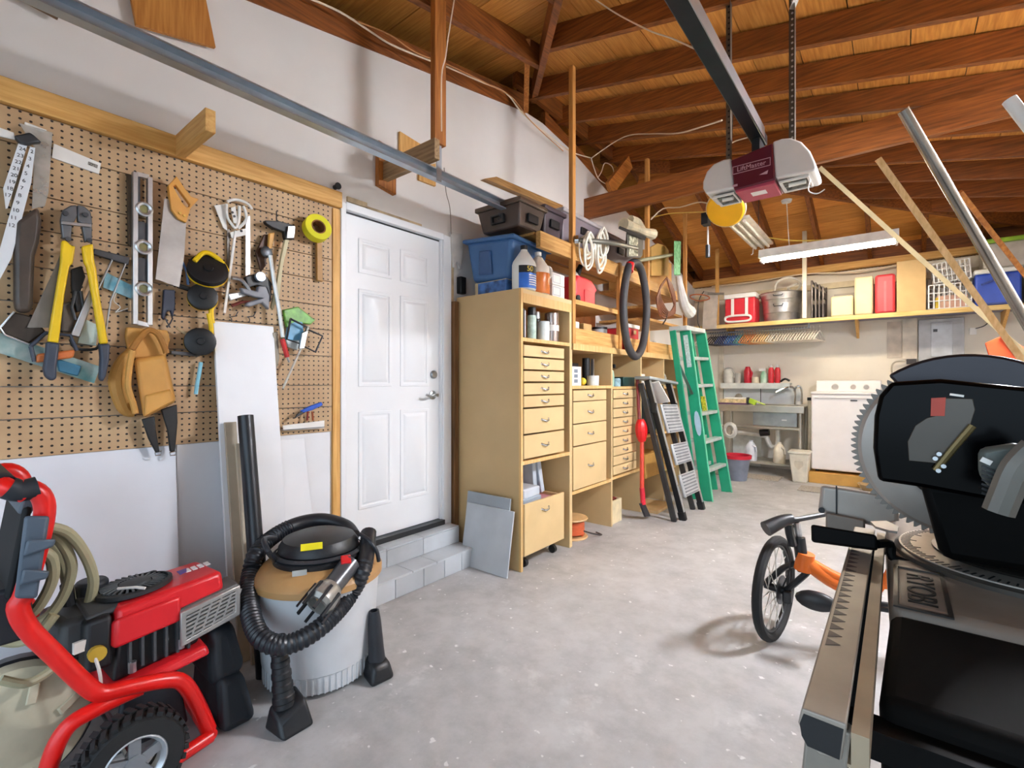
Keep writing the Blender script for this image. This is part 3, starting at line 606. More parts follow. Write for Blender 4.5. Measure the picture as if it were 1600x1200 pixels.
B().bb(.02, XF + .003, 4.535, 4.56, 0, 1.555).out('side_panel', CABF, c3)
B().bb(.02, .03, 3.935, 4.535, .4, 1.55).out('back_panel', M('#b58a4c', .6, var=.08), c3)
for z0, z1 in ((1.232, 1.255), (.415, .438)): B().bb(.03, XF + .002, 3.932, 4.535, z0, z1).out('shelf', CABE, c3)
for i in range(9): z1 = 1.226 - i * .0865; drawer(c3, 3.936, 4.42, z1 - .078, z1)
c4 = thing('storage_cabinet', 'open fronted tan cabinet behind the two ladders', 'cabinet', (.33, 5.1, 0))
for y0 in (5.14, 5.60): B().bb(.02, XF + .003, y0, y0 + .025, 0, 1.555).out('side_panel', CABF, c4)
B().bb(.02, .03, 4.562, 5.62, 0, 1.55).out('back_panel', M('#b58a4c', .6, var=.08), c4)
for z0, z1 in ((1.225, 1.25), (.72, .745), (.3, .32)): B().bb(.03, XF - .03, 4.562, 5.60, z0, z1).out('shelf', CABE, c4)
wt = thing('worktop', 'long tan worktop running over the lower cabinets', 'worktop', (.33, 4.4, 1.556))
B().bb(.02, .645, 3.24, 5.66, 1.557, 1.60).out('top', CABF, wt, bevel=.002); B().bb(.62, .65, 3.24, 5.66, 1.55, 1.60).out('edge', CABE, wt)
# pull-out bin in the bottom of the first cabinet
bn = thing('rolling_bin', 'open topped tan bin on casters pulled out below the tall cabinet', 'bin', (.4, 2.88, 0))
B().bb(.63, .648, 2.612, 3.11, .10, .455).out('front_panel', CABF, bn, bevel=.002)
w_ = B(); w_.bb(.12, .63, 2.612, 2.627, .1, .44); w_.bb(.12, .63, 3.095, 3.11, .1, .44); w_.bb(.12, .135, 2.627, 3.095, .1, .44); w_.bb(.135, .63, 2.627, 3.095, .1, .115); w_.out('box', CABF, bn)
handle(bn, (.648, 2.86, .385))
for y_ in (2.68, 3.04): B().cyl((.59, y_ - .014, .03), (.59, y_ + .014, .03), .03, n=14).out('caster', BLACK, bn)
t = thing('tool_case', 'light grey plastic case lying on top of the rolling bin', 'case', (.40, 2.72, .44))
B().box((.44, 2.75, .51), (.34, .20, .07)).out('lid', M('#c3ccd6', .4, var=.04), t, bevel=.012); B().box((.44, 2.75, .449), (.35, .22, .06)).out('base', M('#9aa6b4', .4, var=.04), t, bevel=.01)
B().bb(.16, .6, 2.86, 3.085, .38, .425).out('folded_cloth', M('#c9868c', .9, var=.15, bump=.3), label='pink folded cloth lying in the rolling bin', cat='cloth', bevel=.018)
for i, (y_, r_) in enumerate(((2.97, .1), (3.05, .22))):
    B().box((.36, y_ - .02, .57), (.26, .045, .26), (r_, 0, 0)).out('binder', M('#c6d2dd', .45), label=('left' if i == 0 else 'right') + ' one of two pale blue binders standing behind the rolling bin', cat='binder', bevel=.006)
# top cubby of first cabinet
def can(name, label, cat, x, y, z, prof, mat, group=None, extra=None, n=20):
    if extra is None: return B().lathe(prof, (x, y, z), n=n).out(name, mat, label=label, cat=cat, group=group)
    t = thing(name, label, cat, (x, y, z), group); B().lathe(prof, (x, y, z), n=n).out('body', mat, t)
    for nm, p2, m2 in extra: B().lathe(p2, (x, y, z), n=n).out(nm, m2, t)
    return t
SPC = [(.032, 0), (.033, .004), (.033, .16), (.028, .172)]
can('spray_can', 'pale green spray can with black cap in the tall cabinet top cubby', 'spray can', .585, X(831, 500, .585).y, 1.601, SPC, M('#b9d0c3', .35, var=.2, scale=30), extra=[('cap', [(.03, .172), (.03, .225), (.027, .23)], BLACK)])
can('paint_can', 'short plain white can in the tall cabinet top cubby', 'can', .575, X(849, 500, .575).y, 1.601, [(.045, 0), (.046, .004), (.046, .14), (.043, .144)], M('#e4ebea', .4))
can('metal_flask', 'tall silver flask with white label in the tall cabinet top cubby', 'flask', .55, X(862, 500, .55).y, 1.601, [(.055, 0), (.056, .005), (.056, .22), (.05, .226)], M('#b9a9a2', .25, .85), extra=[('label_band', [(.0565, .085), (.0565, .13)], WENAM)])
can('spray_can', 'dark spray can with silver neck behind the pale green one', 'spray can', .50, X(838, 500, .50).y, 1.601, SPC, M('#2d3330', .35), extra=[('cap', [(.03, .172), (.03, .222), (.027, .226)], STEEL)])
t = thing('notebook', 'thin black and white notebook standing at the left of the top cubby', 'notebook', (.5, 2.63, 1.601))
B().bb(.44, .63, 2.612, 2.634, 1.601, 1.80).out('cover', BLACK, t); B().bb(.45, .634, 2.634, 2.642, 1.604, 1.79).out('pages', WENAM, t)
# on top of first cabinet
t = thing('storage_tote', 'blue plastic tote standing tilted on top of the tall cabinet', 'tote', (.3, 2.86, 2.03)); BLU = M('#3f6a9c', .42, var=.05)
T0 = Matrix.Translation((.275, 2.87, 2.035)) @ Euler((0, .06, .08)).to_matrix().to_4x4()
q = B(); q.T = T0
a = [(-.17, -.21), (.17, -.21), (.17, .21), (-.17, .21)]; c_ = [(-.215, -.255), (.215, -.255), (.215, .255), (-.215, .255)]
q.hexa([(x_, y_, .0) for x_, y_ in a], [(x_, y_, .30) for x_, y_ in c_]); q.out('tub', BLU, t, bevel=.035, bseg=4)
q = B(); q.T = T0; q.box((0, 0, .30), (.47, .55, .03)); q.out('rim', BLU, t, bevel=.012, bseg=3)
q = B(); q.T = T0; q.hexa([(-.10, -.232, .05), (.03, -.232, .05), (.03, -.215, .05), (-.10, -.215, .05)], [(-.08, -.262, .22), (.02, -.262, .22), (.02, -.24, .22), (-.08, -.24, .22)]); q.out('handle_rib', M('#35598a', .42), t, bevel=.012)
t = thing('cardboard_box', 'small blue printed box under the blue tote', 'box', (.32, 2.72, 1.937))
B().bb(.17, .47, 2.63, 2.80, 1.937, 2.03).out('box', M('#c9b48c', .6), t); B().bb(.2, .4725, 2.6285, 2.80, 1.945, 2.025).out('print', M('#3f6fb0', .5, var=.5, scale=18), t)
JUG = [(.080, 0), (.086, .012), (.086, .18), (.078, .205), (.03, .275), (.024, .283), (.024, .298)]
t = thing('jug', 'white jug with black and blue label numbered 50 on the tall cabinet', 'jug', (.575, 2.70, 1.937)); J = Vector((.575, 2.70, 1.937))
B().lathe(JUG, J, n=24).out('bottle', M('#e9ebe6', .35, var=.03), t); B().lathe([(.026, .29), (.026, .318), (.022, .321)], J, n=16).out('cap', BLACK, t)
def band(z0, z1, a0, a1, r, mat, nm, nn=12):
    k_ = B(); A = [k_._v(J + Vector((r * math.cos(a0 + (a1 - a0) * i / nn), r * math.sin(a0 + (a1 - a0) * i / nn), z0))) for i in range(nn + 1)]
    C = [k_._v(J + Vector((r * math.cos(a0 + (a1 - a0) * i / nn), r * math.sin(a0 + (a1 - a0) * i / nn), z1))) for i in range(nn + 1)]
    for i in range(nn): k_.face([A[i], A[i + 1], C[i + 1], C[i]])
    return k_.out(nm, mat, t, flip=False)
band(.01, .16, -1.35, .75, .0867, M('#2f6fd0', .4, var=.2), 'label_blue'); band(.115, .165, -1.35, .75, .0872, BLACK, 'label_black')
pa = -.42; text('number', '50', .05, M('#f0d020', .4), t, J + Vector((.0882 * math.cos(pa), .0882 * math.sin(pa), .14)), (math.pi / 2, 0, math.pi / 2 + pa), .0003)
for i in range(5): band(.03 + i * .016, .038 + i * .016, -.5, .6, .0874, WENAM, 'print_line', 6)
t = thing('jug', 'clear jug of orange liquid beside the white numbered jug', 'jug', (.55, 2.885, 1.937)); J = Vector((.565, 2.885, 1.937))
B().lathe(JUG[:-2], J, n=24).out('bottle', M('#e6ded2', .3, var=.03), t); B().lathe([(.024, .285), (.026, .312), (.022, .315)], J, n=16).out('cap', WHITE, t)
B().lathe([(.0815, .002), (.0875, .012), (.0875, .15), (.087, .152)], J, n=24).out('liquid', M('#d97a35', .25, var=.1), t)
B().tube([J + Vector((.045, .05, .21)), J + Vector((.06, .075, .2)), J + Vector((.06, .085, .16)), J + Vector((.05, .07, .13))], .012, 8, sm=3).out('handle', M('#e6ded2', .3), t)
for i, zz in enumerate((1.937, 2.03)):
    t = thing('carton', ('lower' if i == 0 else 'upper') + ' of two small white cartons stacked beside the orange jug', 'box', (.53, 3.05, zz))
    B().bb(.44, .62, 2.99, 3.16, zz, zz + .091).out('box', M('#e8e6e0', .5, var=.04), t, bevel=.003)
    k_ = B(); zz2 = zz + .046; k_.frame([(.6205, 3.0, zz2 - .032), (.6205, 3.1, zz2 - .032), (.6205, 3.1, zz2 + .032), (.6205, 3.0, zz2 + .032)], [(.6205, 3.006, zz2 - .027), (.6205, 3.094, zz2 - .027), (.6205, 3.094, zz2 + .027), (.6205, 3.006, zz2 + .027)], (.0004, 0, 0)); k_.out('print', M('#b8bcc0', .5), t)
# black device and rag beside the door frame
B().bb(.002, .05, 2.60, 2.66, 1.97, 2.10).out('wall_box', BLACK, label='small black box on the wall between door frame and tall cabinet', cat='box', bevel=.006)
rg_ = B(); rg_.prism(XP((705, 362, .03), (722, 366, .03), (724, 392, .035), (719, 420, .03), (714, 408, .03), (709, 418, .03), (706, 392, .03)), (-.02, 0, 0)); rg_.out('rag', M('#d9d6d0', .8, bump=.4), label='crumpled white rag stuffed beside the top of the door frame', cat='rag')
# ---- upper shelving
us = thing('storage_shelf', 'tall open pine shelving above the cabinets along the left wall', 'shelving', (.3, 4.4, 1.6))
PO = {2: wood('#d9a25a', '#b87a34', 2, rnd=.1), 1: wood('#dfb06a', '#c48f4c', 1, rnd=.1), 0: PINE[0]}
for y_, z1 in ((3.275, 3.80), (4.10, 2.40), (4.745, 3.60), (5.88, 3.35)):
    B().bb(.60, .638, y_ - .022, y_ + .022, 1.602, z1).out('post', PO[2], us, bevel=.002)
for y0, y1 in ((2.83, 3.25), (3.30, 4.07), (4.13, 4.72)): B().bb(.585, .625, y0, y1, 2.27, 2.389).out('front_board', PO[1], us, bevel=.002)
for x0 in (.05, .24, .43): B().bb(x0, x0 + .14, 2.83, 4.72, 2.372, 2.39).out('shelf_plank', PO[1], us)
B().bb(.03, .6, 3.30, 4.08, 1.93, 1.952).out('shelf', PO[1], us); B().bb(.6, .615, 3.30, 4.08, 1.925, 1.962).out('shelf_edge', PO[1], us)
B().bb(.02, .28, 3.30, 4.08, 2.12, 2.145).out('shelf', PO[1], us)
B().bb(.595, .62, 3.30, 4.08, 1.602, 1.73).out('front_board', PO[1], us, bevel=.002); B().bb(.03, .59, 3.30, 4.08, 1.602, 1.62).out('shelf', PO[1], us)
B().bb(.595, .62, 4.3, 5.62, 1.602, 1.72).out('front_board', PO[1], us, bevel=.002)
for z_ in (1.95, 2.08, 2.28): B().bb(.05, .59, 4.77, 5.86, z_, z_ + .025).out('shelf', PO[1], us)
B().bb(.59, .62, 4.77, 5.86, 2.26, 2.36).out('front_board', PO[1], us, bevel=.002)
B().bb(.02, .03, 3.3, 4.72, 1.62, 2.12).out('back_panel', M('#9c5a26', .7, var=.2), us)
# totes on the top shelf
def tote(label, y0, y1, z0, z1, x0, x1, mat, lid, grp='plastic totes on the top shelf'):
    t = thing('storage_tote', label, 'tote', ((x0 + x1) / 2, (y0 + y1) / 2, z0), grp)
    k_ = B(); k_.hexa([(x0 + .03, y0 + .03, z0), (x1 - .03, y0 + .03, z0), (x1 - .03, y1 - .03, z0), (x0 + .03, y1 - .03, z0)], [(x0, y0, z1 - .03), (x1, y0, z1 - .03), (x1, y1, z1 - .03), (x0, y1, z1 - .03)]); k_.out('tub', mat, t, bevel=.012)
    B().bb(x0 - .015, x1 + .015, y0 - .015, y1 + .015, z1 - .035, z1).out('lid', lid, t, bevel=.008)
    xm = (x0 + x1) / 2; k_ = B(); k_.frame([(xm - .06, y0 + .006, z1 - .09), (xm + .06, y0 + .006, z1 - .09), (xm + .06, y0 + .012, z1 - .15), (xm - .06, y0 + .012, z1 - .15)], [(xm - .045, y0 + .006, z1 - .1), (xm + .045, y0 + .006, z1 - .1), (xm + .045, y0 + .012, z1 - .14), (xm - .045, y0 + .012, z1 - .14)], (0, -.02, 0)); k_.out('handle', BLACK, t)
    yc = (y0 + y1) / 2; B().bb(x1 - .012, x1 + .008, yc - .06, yc + .06, z1 - .15, z1 - .09).out('handle', BLACK, t, bevel=.004)
DT = M('#4a3c34', .35, var=.1); DT2 = M('#463c42', .4, var=.08); GT = M('#8b8188', .45, var=.06); GL = M('#b3aeae', .4, var=.05)
tote('dark brown tote nearest the door on the top shelf', 2.62, 2.93, 2.391, 2.58, .20, .60, DT, M('#5a4a3c', .3))
tote('dark plum tote beside the tall post on the top shelf', 2.965, 3.24, 2.391, 2.63, .15, .57, DT2, M('#52464a', .35))
tote('grey tote with pale lid just beyond the tall post', 3.33, 4.02, 2.391, 2.73, .08, .50, GT, GL)
tote('grey tote with pale lid behind the hanging camouflage bag', 4.06, 4.70, 2.391, 2.71, .08, .50, GT, GL)
# shelf contents
t = thing('fuel_can', 'red fuel can with black spout on the pine shelf', 'fuel can', (.42, 3.65, 1.953)); RC = M('#d9323c', .4, var=.05)
k_ = B(); k_.prism([(.32, 3.46, 1.953), (.32, 3.80, 1.953), (.32, 3.80, 2.08), (.32, 3.84, 2.12), (.32, 3.74, 2.19), (.32, 3.62, 2.20), (.32, 3.50, 2.20), (.32, 3.46, 2.15)], (.22, 0, 0)); k_.out('tank', RC, t, bevel=.02, bseg=3)
B().bb(.539, .546, 3.60, 3.70, 1.96, 2.09).out('rib', RC, t, bevel=.003); B().cyl((.49, 3.55, 2.2), (.52, 3.62, 2.35), .028, .02, 12).out('spout', BLACK, t); B().cyl((.47, 3.52, 2.19), (.49, 3.55, 2.215), .034, n=14).out('collar', WENAM, t)
c = Vector((.541, 3.49, 2.0)); B().lathe([(.028, 0), (.028, .012), (.012, .016), (.012, .02)], c, (1, 0, 0), 16).out('cap', DSTEEL, t)
def bxx(name, label, cat, x0, x1, y0, y1, z0, z1, mat, bevel=.004, group=None): return B().bb(x0, x1, y0, y1, z0, z1).out(name, mat, label=label, cat=cat, bevel=bevel, group=group)
t = thing('hand_plane', 'white and black tool lying in the pine crate beside the tall post', 'tool', (.5, 3.42, 1.622)); B().box((.5, 3.43, 1.775), (.07, .2, .06)).out('body', WENAM, t, bevel=.008); B().box((.50, 3.43, 1.70), (.06, .12, .09)).out('base', BLACK, t); bb9 = B().bb(.42, .58, 3.34, 3.52, 1.622, 1.66).out('foot', BLACK, t)
bxx('wooden_box', 'small wooden box in the pine crate behind the wooden discs', 'box', .35, .50, 3.66, 3.80, 1.622, 1.81, M('#d4ad70', .6, var=.1))
for i, y_ in enumerate((3.72, 3.87)):
    t = thing('wooden_disc', ('left' if i == 0 else 'right') + ' of two pale wooden discs standing in the pine crate', 'disc', (.56, y_, 1.70)); B().lathe([(.055, 0), (.055, .025)], (.54, y_, 1.70 - .02), (1, 0, 0), 22).out('disc', M('#e8cc94', .6, var=.06), t, bevel=.003)
t = thing('paint_tin', 'white tin with grey lid at the right end of the pine crate', 'tin', (.5, 3.98, 1.622)); B().lathe([(.07, 0), (.07, .16)], (.48, 3.98, 1.622), n=20).out('tin', M('#dfe6ea', .4), t); B().lathe([(.072, .16), (.072, .18)], (.48, 3.98, 1.622), n=20).out('lid', DSTEEL, t)
bxx('carton', 'white carton lying under the shelf behind the wooden discs', 'box', .2, .5, 3.70, 4.02, 1.83, 1.885, M('#eceae6', .5)) if False else None
# cubby of second cabinet (z 1.265)
t = thing('tape_measure_box', 'white box printed with grey squares at the left of the second cubby', 'box', (.52, 3.33, 1.266)); B().bb(.45, .615, 3.27, 3.42, 1.266, 1.42).out('box', WENAM, t)
for i in range(3): B().bb(.6153, .616, 3.31, 3.365, 1.29 + i * .04, 1.318 + i * .04).out('print', M('#7b8794', .5), t)
bxx('black_case', 'black case leaning behind the white boxes in the second cubby', 'case', .36, .46, 3.44, 3.64, 1.266, 1.46, M('#2a2522', .5))
bxx('carton', 'cream carton behind the printed white box in the second cubby', 'box', .25, .40, 3.27, 3.41, 1.266, 1.45, M('#dccfae', .5))
t = thing('caulk_tube', 'tall black tube with silver side standing in the second cubby', 'tube', (.5, 3.66, 1.266)); B().lathe([(.035, 0), (.035, .24)], (.50, 3.70, 1.266), n=14).out('tube', BLACK, t); B().bb(.52, .545, 3.745, 3.765, 1.266, 1.50).out('side', STEEL, t)
can('cup', 'white enamel cup in front of the black tube in the second cubby', 'cup', .585, 3.67, 1.266, [(.05, 0), (.052, .085), (.046, .085), (.044, .01)], M('#e6e8e4', .3))
B().ell((.55, 3.55, 1.30), .034).out('ball', M('#e6cf3c', .5), label='small yellow ball beside the white cup', cat='ball')
# cubby of third cabinet
t = thing('spray_bottle', 'pale green spray bottle with black trigger in the third cubby', 'spray bottle', (.5, 4.0, 1.256)); V = Vector((.58, 4.0, 1.256))
B().lathe([(.035, 0), (.037, .1), (.03, .14), (.014, .16)], V, n=16).out('bottle', M('#a9cdb4', .3), t); k_ = B(); k_.box(V + Vector((.01, 0, .185)), (.08, .025, .035)); k_.cyl(V + Vector((0, 0, .15)), V + Vector((0, 0, .18)), .016); k_.out('trigger', BLACK, t, bevel=.004)
can('jar', 'small clear blue jar beside the green spray bottle', 'jar', .59, 4.10, 1.256, [(.04, 0), (.042, .06), (.035, .075)], M('#9fc3cf', .15, var=.3, scale=30))
bxx('tackle_box', 'dark green box in the third cubby behind the black ring', 'box', .46, .62, 4.19, 4.44, 1.256, 1.345, M('#173a35', .4), .006)
bxx('carton', 'white carton in the open cabinet above the step ladder', 'box', .45, .58, 4.60, 4.78, 1.251, 1.38, M('#ece9df', .5))
# bottom of the lower cabinets
t = thing('cord_reel', 'orange extension cord wound on a tan reel under the second cabinet', 'cord reel', (.48, 3.45, 0)); V = Vector((.50, 3.46, 0))
for z0 in (.0, .15): B().lathe([(.03, z0), (.13, z0), (.135, z0 + .007), (.13, z0 + .015), (.03, z0 + .015)], V, n=26).out('flange', M('#e0b880', .5), t)
B().lathe([(.04, .015), (.04, .15)], V, n=14).out('hub', M('#e0b880', .5), t)
pts = [V + Vector((.10 * math.cos(a_ * .5), .10 * math.sin(a_ * .5), .027 + .11 * (a_ / 94))) for a_ in range(0, 95)]
B().tube(pts, .010, 6).out('cord', M('#d9683c', .5), t); B().tube([V + Vector((.10, .02, .06)), V + Vector((.16, .09, .03)), V + Vector((.19, .17, .01)), V + Vector((.12, .2, .01))], .006, 6, sm=5).out('cord_end', M('#3a3230', .5), t)
t = thing('open_crate', 'small open tan crate of red tools under the third cabinet', 'crate', (.5, 4.08, 0)); k_ = B()
k_.bb(.60, .615, 3.94, 4.16, 0, .21); k_.bb(.3, .6, 3.94, 3.95, 0, .21); k_.bb(.3, .6, 4.15, 4.16, 0, .21); k_.bb(.3, .6, 3.95, 4.15, 0, .01); k_.out('box', M('#e6d6ae', .6), t)
for i in range(4): B().box((.5, 3.98 + i * .045, .22), (.16, .018, .018), (.2 * i, .3, .4)).out('hand_tool', M('#8c3a30', .5), label='dark red tool handle in the open tan crate', cat='tool', group='red tools in the open crate')
bxx('cardboard_box', 'tan cardboard box on the low shelf behind the red handled edger', 'box', .30, .66, 4.60, 5.05, .321, .56, M('#c9964a', .6, var=.08))
bxx('black_bag', 'black bag on the shelf behind the step ladder', 'bag', .15, .60, 4.62, 5.08, .746, 1.12, BLACK, .05)
bxx('wood_plank', 'flat tan plank lying on the floor behind the step ladder', 'plank', .45, .80, 4.56, 5.0, 0, .03, M('#c8a878', .6))
t = thing('garden_edger', 'red long handled edging tool leaning on the nine drawer cabinet', 'garden tool', (.80, 4.42, 0))
B().tube(XP((996, 590, .69), (998, 640, .71), (1000, 672, .73)), .016, 10).out('grip', M('#7a1418', .4), t)
B().tube(XP((1001, 655, .73), (1002, 672, .735), (1003, 690, .74)), lambda q: .03 + .028 * math.sin(q * 3.14), 10, sm=4).out('socket', RED, t)
B().tube(XP((1003, 690, .74), (1003, 730, .76), (1003, 765, .78)), .02, 10).out('shaft', M('#d4402a', .4), t)
B().tube(XP((1003, 762, .78), (1004, 775, .785), (1005, 788, .79)), .024, 10).out('ferrule', M('#d92a3e', .35), t)
k_ = B(); k_.prism(XP((1001, 787, .79), (1008, 786, .79), (1017, 807, .80), (1009, 808, .80)), (-.02, 0, 0)); k_.out('blade', M('#26242b', .4), t, bevel=.004)
# ---- things hung off the shelving
t = thing('rope_bundle', 'bundle of white rope hanging from a bar at the shelving post', 'rope', (.70, 3.62, 2.2)); k_ = B(); ROPE = M('#ece8d8', .8, var=.1)
for i in range(9):
    u0 = 918 + random.uniform(0, 26); v0 = 352 + random.uniform(0, 22); L = random.uniform(30, 66); x_ = .70 + random.uniform(-.03, .04)
    k_.tube([X(u0, v0, x_), X(u0 - 6, v0 + L * .4, x_ + .02), X(u0 - 3, v0 + L, x_), X(u0 + 6, v0 + L * .8, x_ + .02), X(u0 + 5, v0 + L * .3, x_), X(u0, v0, x_)], .010, 6, sm=4)
k_.out('coils', ROPE, t, kind='stuff'); B().tube(XP((905, 375, .66), (906, 400, .67), (912, 415, .68), (922, 412, .69), (925, 385, .69), (920, 366, .68), (905, 375, .66)), .007, 6, sm=4).out('loop', ROPE, t)
t = thing('hanger_bar', 'grey steel bar sticking out from the shelving post holding the white rope', 'bar', (.7, 3.4, 2.4)); B().tube([(.64, 3.29, 2.42), (.78, 3.55, 2.44), (.80, 4.08, 2.50)], .02, 10, sm=3).out('bar', M('#77756a', .4, .5), t); B().cyl((.635, 3.285, 2.42), (.66, 3.30, 2.42), .04, n=14).out('mount', CHROME, t)
t = thing('folding_stool', 'camouflage and grey folded stool bag with beige canvas hanging from the shelving', 'stool', (.72, 4.2, 2.3))
k_ = B(); k_.hexa([X(976, 402, .64), X(979, 402, .80), X(1001, 404, .80), X(1004, 400, .64)], [X(979, 356, .64), X(980, 358, .80), X(1003, 372, .80), X(1006, 366, .64)]); k_.out('body', M('#6a665c', .6, .2, .2), t, bevel=.01)
k_ = B(); k_.prism(XP((983, 368, .806), (997, 372, .806), (997, 400, .806), (983, 400, .806)), (-.003, 0, 0)); k_.out('camouflage_panel', M('#e0ddc0', .8, scale=34, h2='#4c4a2c'), t)
k_ = B(); k_.hexa(XP((966, 357, .66), (966, 357, .82), (1008, 376, .82), (1008, 374, .66)), XP((968, 353, .66), (968, 353, .82), (1010, 370, .82), (1010, 368, .66))); k_.out('black_edge', BLACK, t)
k_ = B(); k_.tube(XP((974, 350, .74), (990, 355, .76), (1005, 362, .78), (1020, 366, .80)), lambda q: .055 - .02 * math.sin(q * 3), 10, sm=4); k_.tube(XP((985, 343, .72), (996, 348, .74), (1003, 360, .76)), .04, 8, sm=3); k_.out('canvas', M('#e0d3b0', .85, var=.2, bump=.3), t)
lp = XP((986, 412, .75), (979, 430, .75), (974, 470, .75), (976, 515, .75), (983, 545, .76), (993, 557, .76), (1003, 543, .76), (1009, 510, .75), (1010, 470, .75), (1004, 430, .75), (996, 412, .75))
t = thing('inner_tube', 'long black rubber loop hanging from the shelving in front of the worktop', 'inner tube', (.75, 4.2, 1.5)); B().tube(lp, .036, 12, closed=True, sm=4).out('loop', M('#3b3a3c', .55, var=.05), t); B().tube(XP((985, 412, .752), (984, 418, .753), (983, 424, .754)), .0375, 12).out('patch', RED, t)
t = thing('leaf_rake', 'green headed tool on a long grey pole lying across the shelving', 'rake', (.72, 5.0, 2.4)); B().tube(XP((994, 408, .72), (1050, 398, .72)), .018, 10).out('pole', M('#8b8a6a', .5), t)
k_ = B(); k_.hexa(XP((1053, 430, .70), (1053, 430, .76), (1063, 430, .76), (1063, 430, .70)), XP((1053, 376, .70), (1053, 376, .76), (1064, 377, .76), (1064, 377, .70))); k_.out('head', M('#7fc48c', .6, scale=30, h2='#3d8a4e'), t, bevel=.01)
bxx('cardboard_box', 'large cardboard box on the upper shelf behind the tan jig', 'box', .1, .52, 4.9, 5.7, 2.306, 2.72, M('#c9944c', .65, var=.06), .003)
k_ = B(); k_.prism(XP((1018, 431, .58), (1045, 431, .58), (1045, 392, .58), (1040, 384, .58), (1028, 380, .58), (1018, 386, .58)), (-.03, 0, 0)); k_.out('plywood_jig', M('#dcae62', .6, var=.06), label='rounded plywood jig standing before the cardboard box on the upper shelf', cat='jig', bevel=.003)
t = thing('extension_cord', 'brown extension cord coiled on a hook beside the shelving', 'cord', (.70, 5.1, 1.9)); k_ = B(); BR = M('#7b4428', .5, var=.2)
for i in range(6): k_.tube(XP((1042, 434, .68), (1031 - i, 450 + i * 3, .69), (1034, 470 + i * 5, .69), (1046, 488 + i, .7), (1055, 470 + i * 3, .69), (1050 - i, 446, .69), (1042, 434, .68)), .009, 6, sm=4)
k_.out('coil', BR, t, kind='stuff'); B().tube(XP((1043, 488, .7), (1040, 500, .7), (1036, 506, .7)), .008, 6).out('plug', BLACK, t)
k_ = B(); k_.tube(XP((1060, 432, .70), (1064, 455, .72), (1070, 478, .72), (1078, 488, .72)), lambda q: .03 + .045 * q, 10, sm=4); k_.out('white_rag', M('#e6e2dc', .85, bump=.4), label='white cloth hanging beside the coiled brown cord', cat='cloth')
t = thing('toolbox', 'red metal toolbox on the worktop seen through the black loop', 'toolbox', (.4, 4.5, 1.601)); B().bb(.25, .58, 4.36, 4.62, 1.601, 1.83).out('body', M('#c9303a', .4), t, bevel=.006); B().bb(.24, .59, 4.35, 4.63, 1.831, 1.87).out('lid', WENAM, t, bevel=.006); B().bb(.591, .60, 4.46, 4.52, 1.77, 1.81).out('latch', CHROME, t)
can('bottle', 'green bottle standing on the worktop right of the black loop', 'bottle', .52, 4.86, 1.601, [(.05, 0), (.05, .05), (.035, .09), (.012, .13), (.012, .2)], M('#5fae4c', .3))
can('container', 'tall white container on the worktop behind the black loop', 'container', .3, 4.75, 1.601, [(.1, 0), (.1, .3), (.09, .32)], M('#eeeae0', .5))
can('container', 'tall white container on the worktop left of the green ladder', 'container', .3, 5.0, 1.601, [(.1, 0), (.1, .3), (.09, .32)], M('#eeeae0', .5))
t = thing('grinder', 'white and grey bench tool on the worktop beside the green ladder', 'tool', (.5, 5.2, 1.601)); B().lathe([(.06, 0), (.07, .02), (.05, .06), (.03, .1), (.03, .15)], (.5, 5.2, 1.601), n=16).out('body', M('#c9c9c4', .4, .3), t)
can('bottle', 'white bottle standing in the open cabinet behind the step ladder', 'bottle', .5, 5.42, 1.251, [(.05, 0), (.055, .12), (.03, .16), (.02, .19)], M('#e8e6dc', .4))
can('bottle', 'second white bottle in the open cabinet nearer the green ladder', 'bottle', .48, 5.52, 1.251, [(.045, 0), (.045, .1), (.02, .14)], M('#dcd8c4', .4))
# ---- folded aluminium step ladder
t = thing('step_ladder', 'small silver step ladder with ribbed treads leaning on the cabinets', 'ladder', (1.0, 4.75, 0)); ALU = M('#c4c9ce', .3, .8, .06); 
L0, L1 = Vector((1.07, 4.517, 0)), X(1011, 594, .78); R0, R1 = Vector((1.084, 5.02, 0)), X(1044, 598, .78)
for a_, b_ in ((L0, L1), (R0, R1)):
    B().bar(a_.lerp(b_, .03), b_, .03, .055, up=(1, 0, 0)).out('rail', M('#26272a', .35, .3), t, bevel=.004); B().bar(a_.lerp(b_, .04) + Vector((.03, .0, 0)), b_ + Vector((.03, 0, 0)), .03, .006, up=(1, 0, 0)).out('rail_edge', ALU, t); B().bar(a_, a_.lerp(b_, .06), .045, .065, up=(1, 0, 0)).out('foot', BLACK, t, bevel=.004)
for a_, b_ in ((L0 + Vector((-.05, -.10, 0)), L1 + Vector((-.05, -.03, -.03))), (R0 + Vector((-.07, -.06, 0)), R1 + Vector((-.07, -.03, -.03)))):
    B().bar(a_, b_, .03, .05, up=(1, 0, 0)).out('rear_rail', M('#3a3a3a', .4, .3), t, bevel=.004)
nrm = (R0 - L0).cross(L1 - L0).normalized(); nrm = nrm if nrm.x > 0 else -nrm
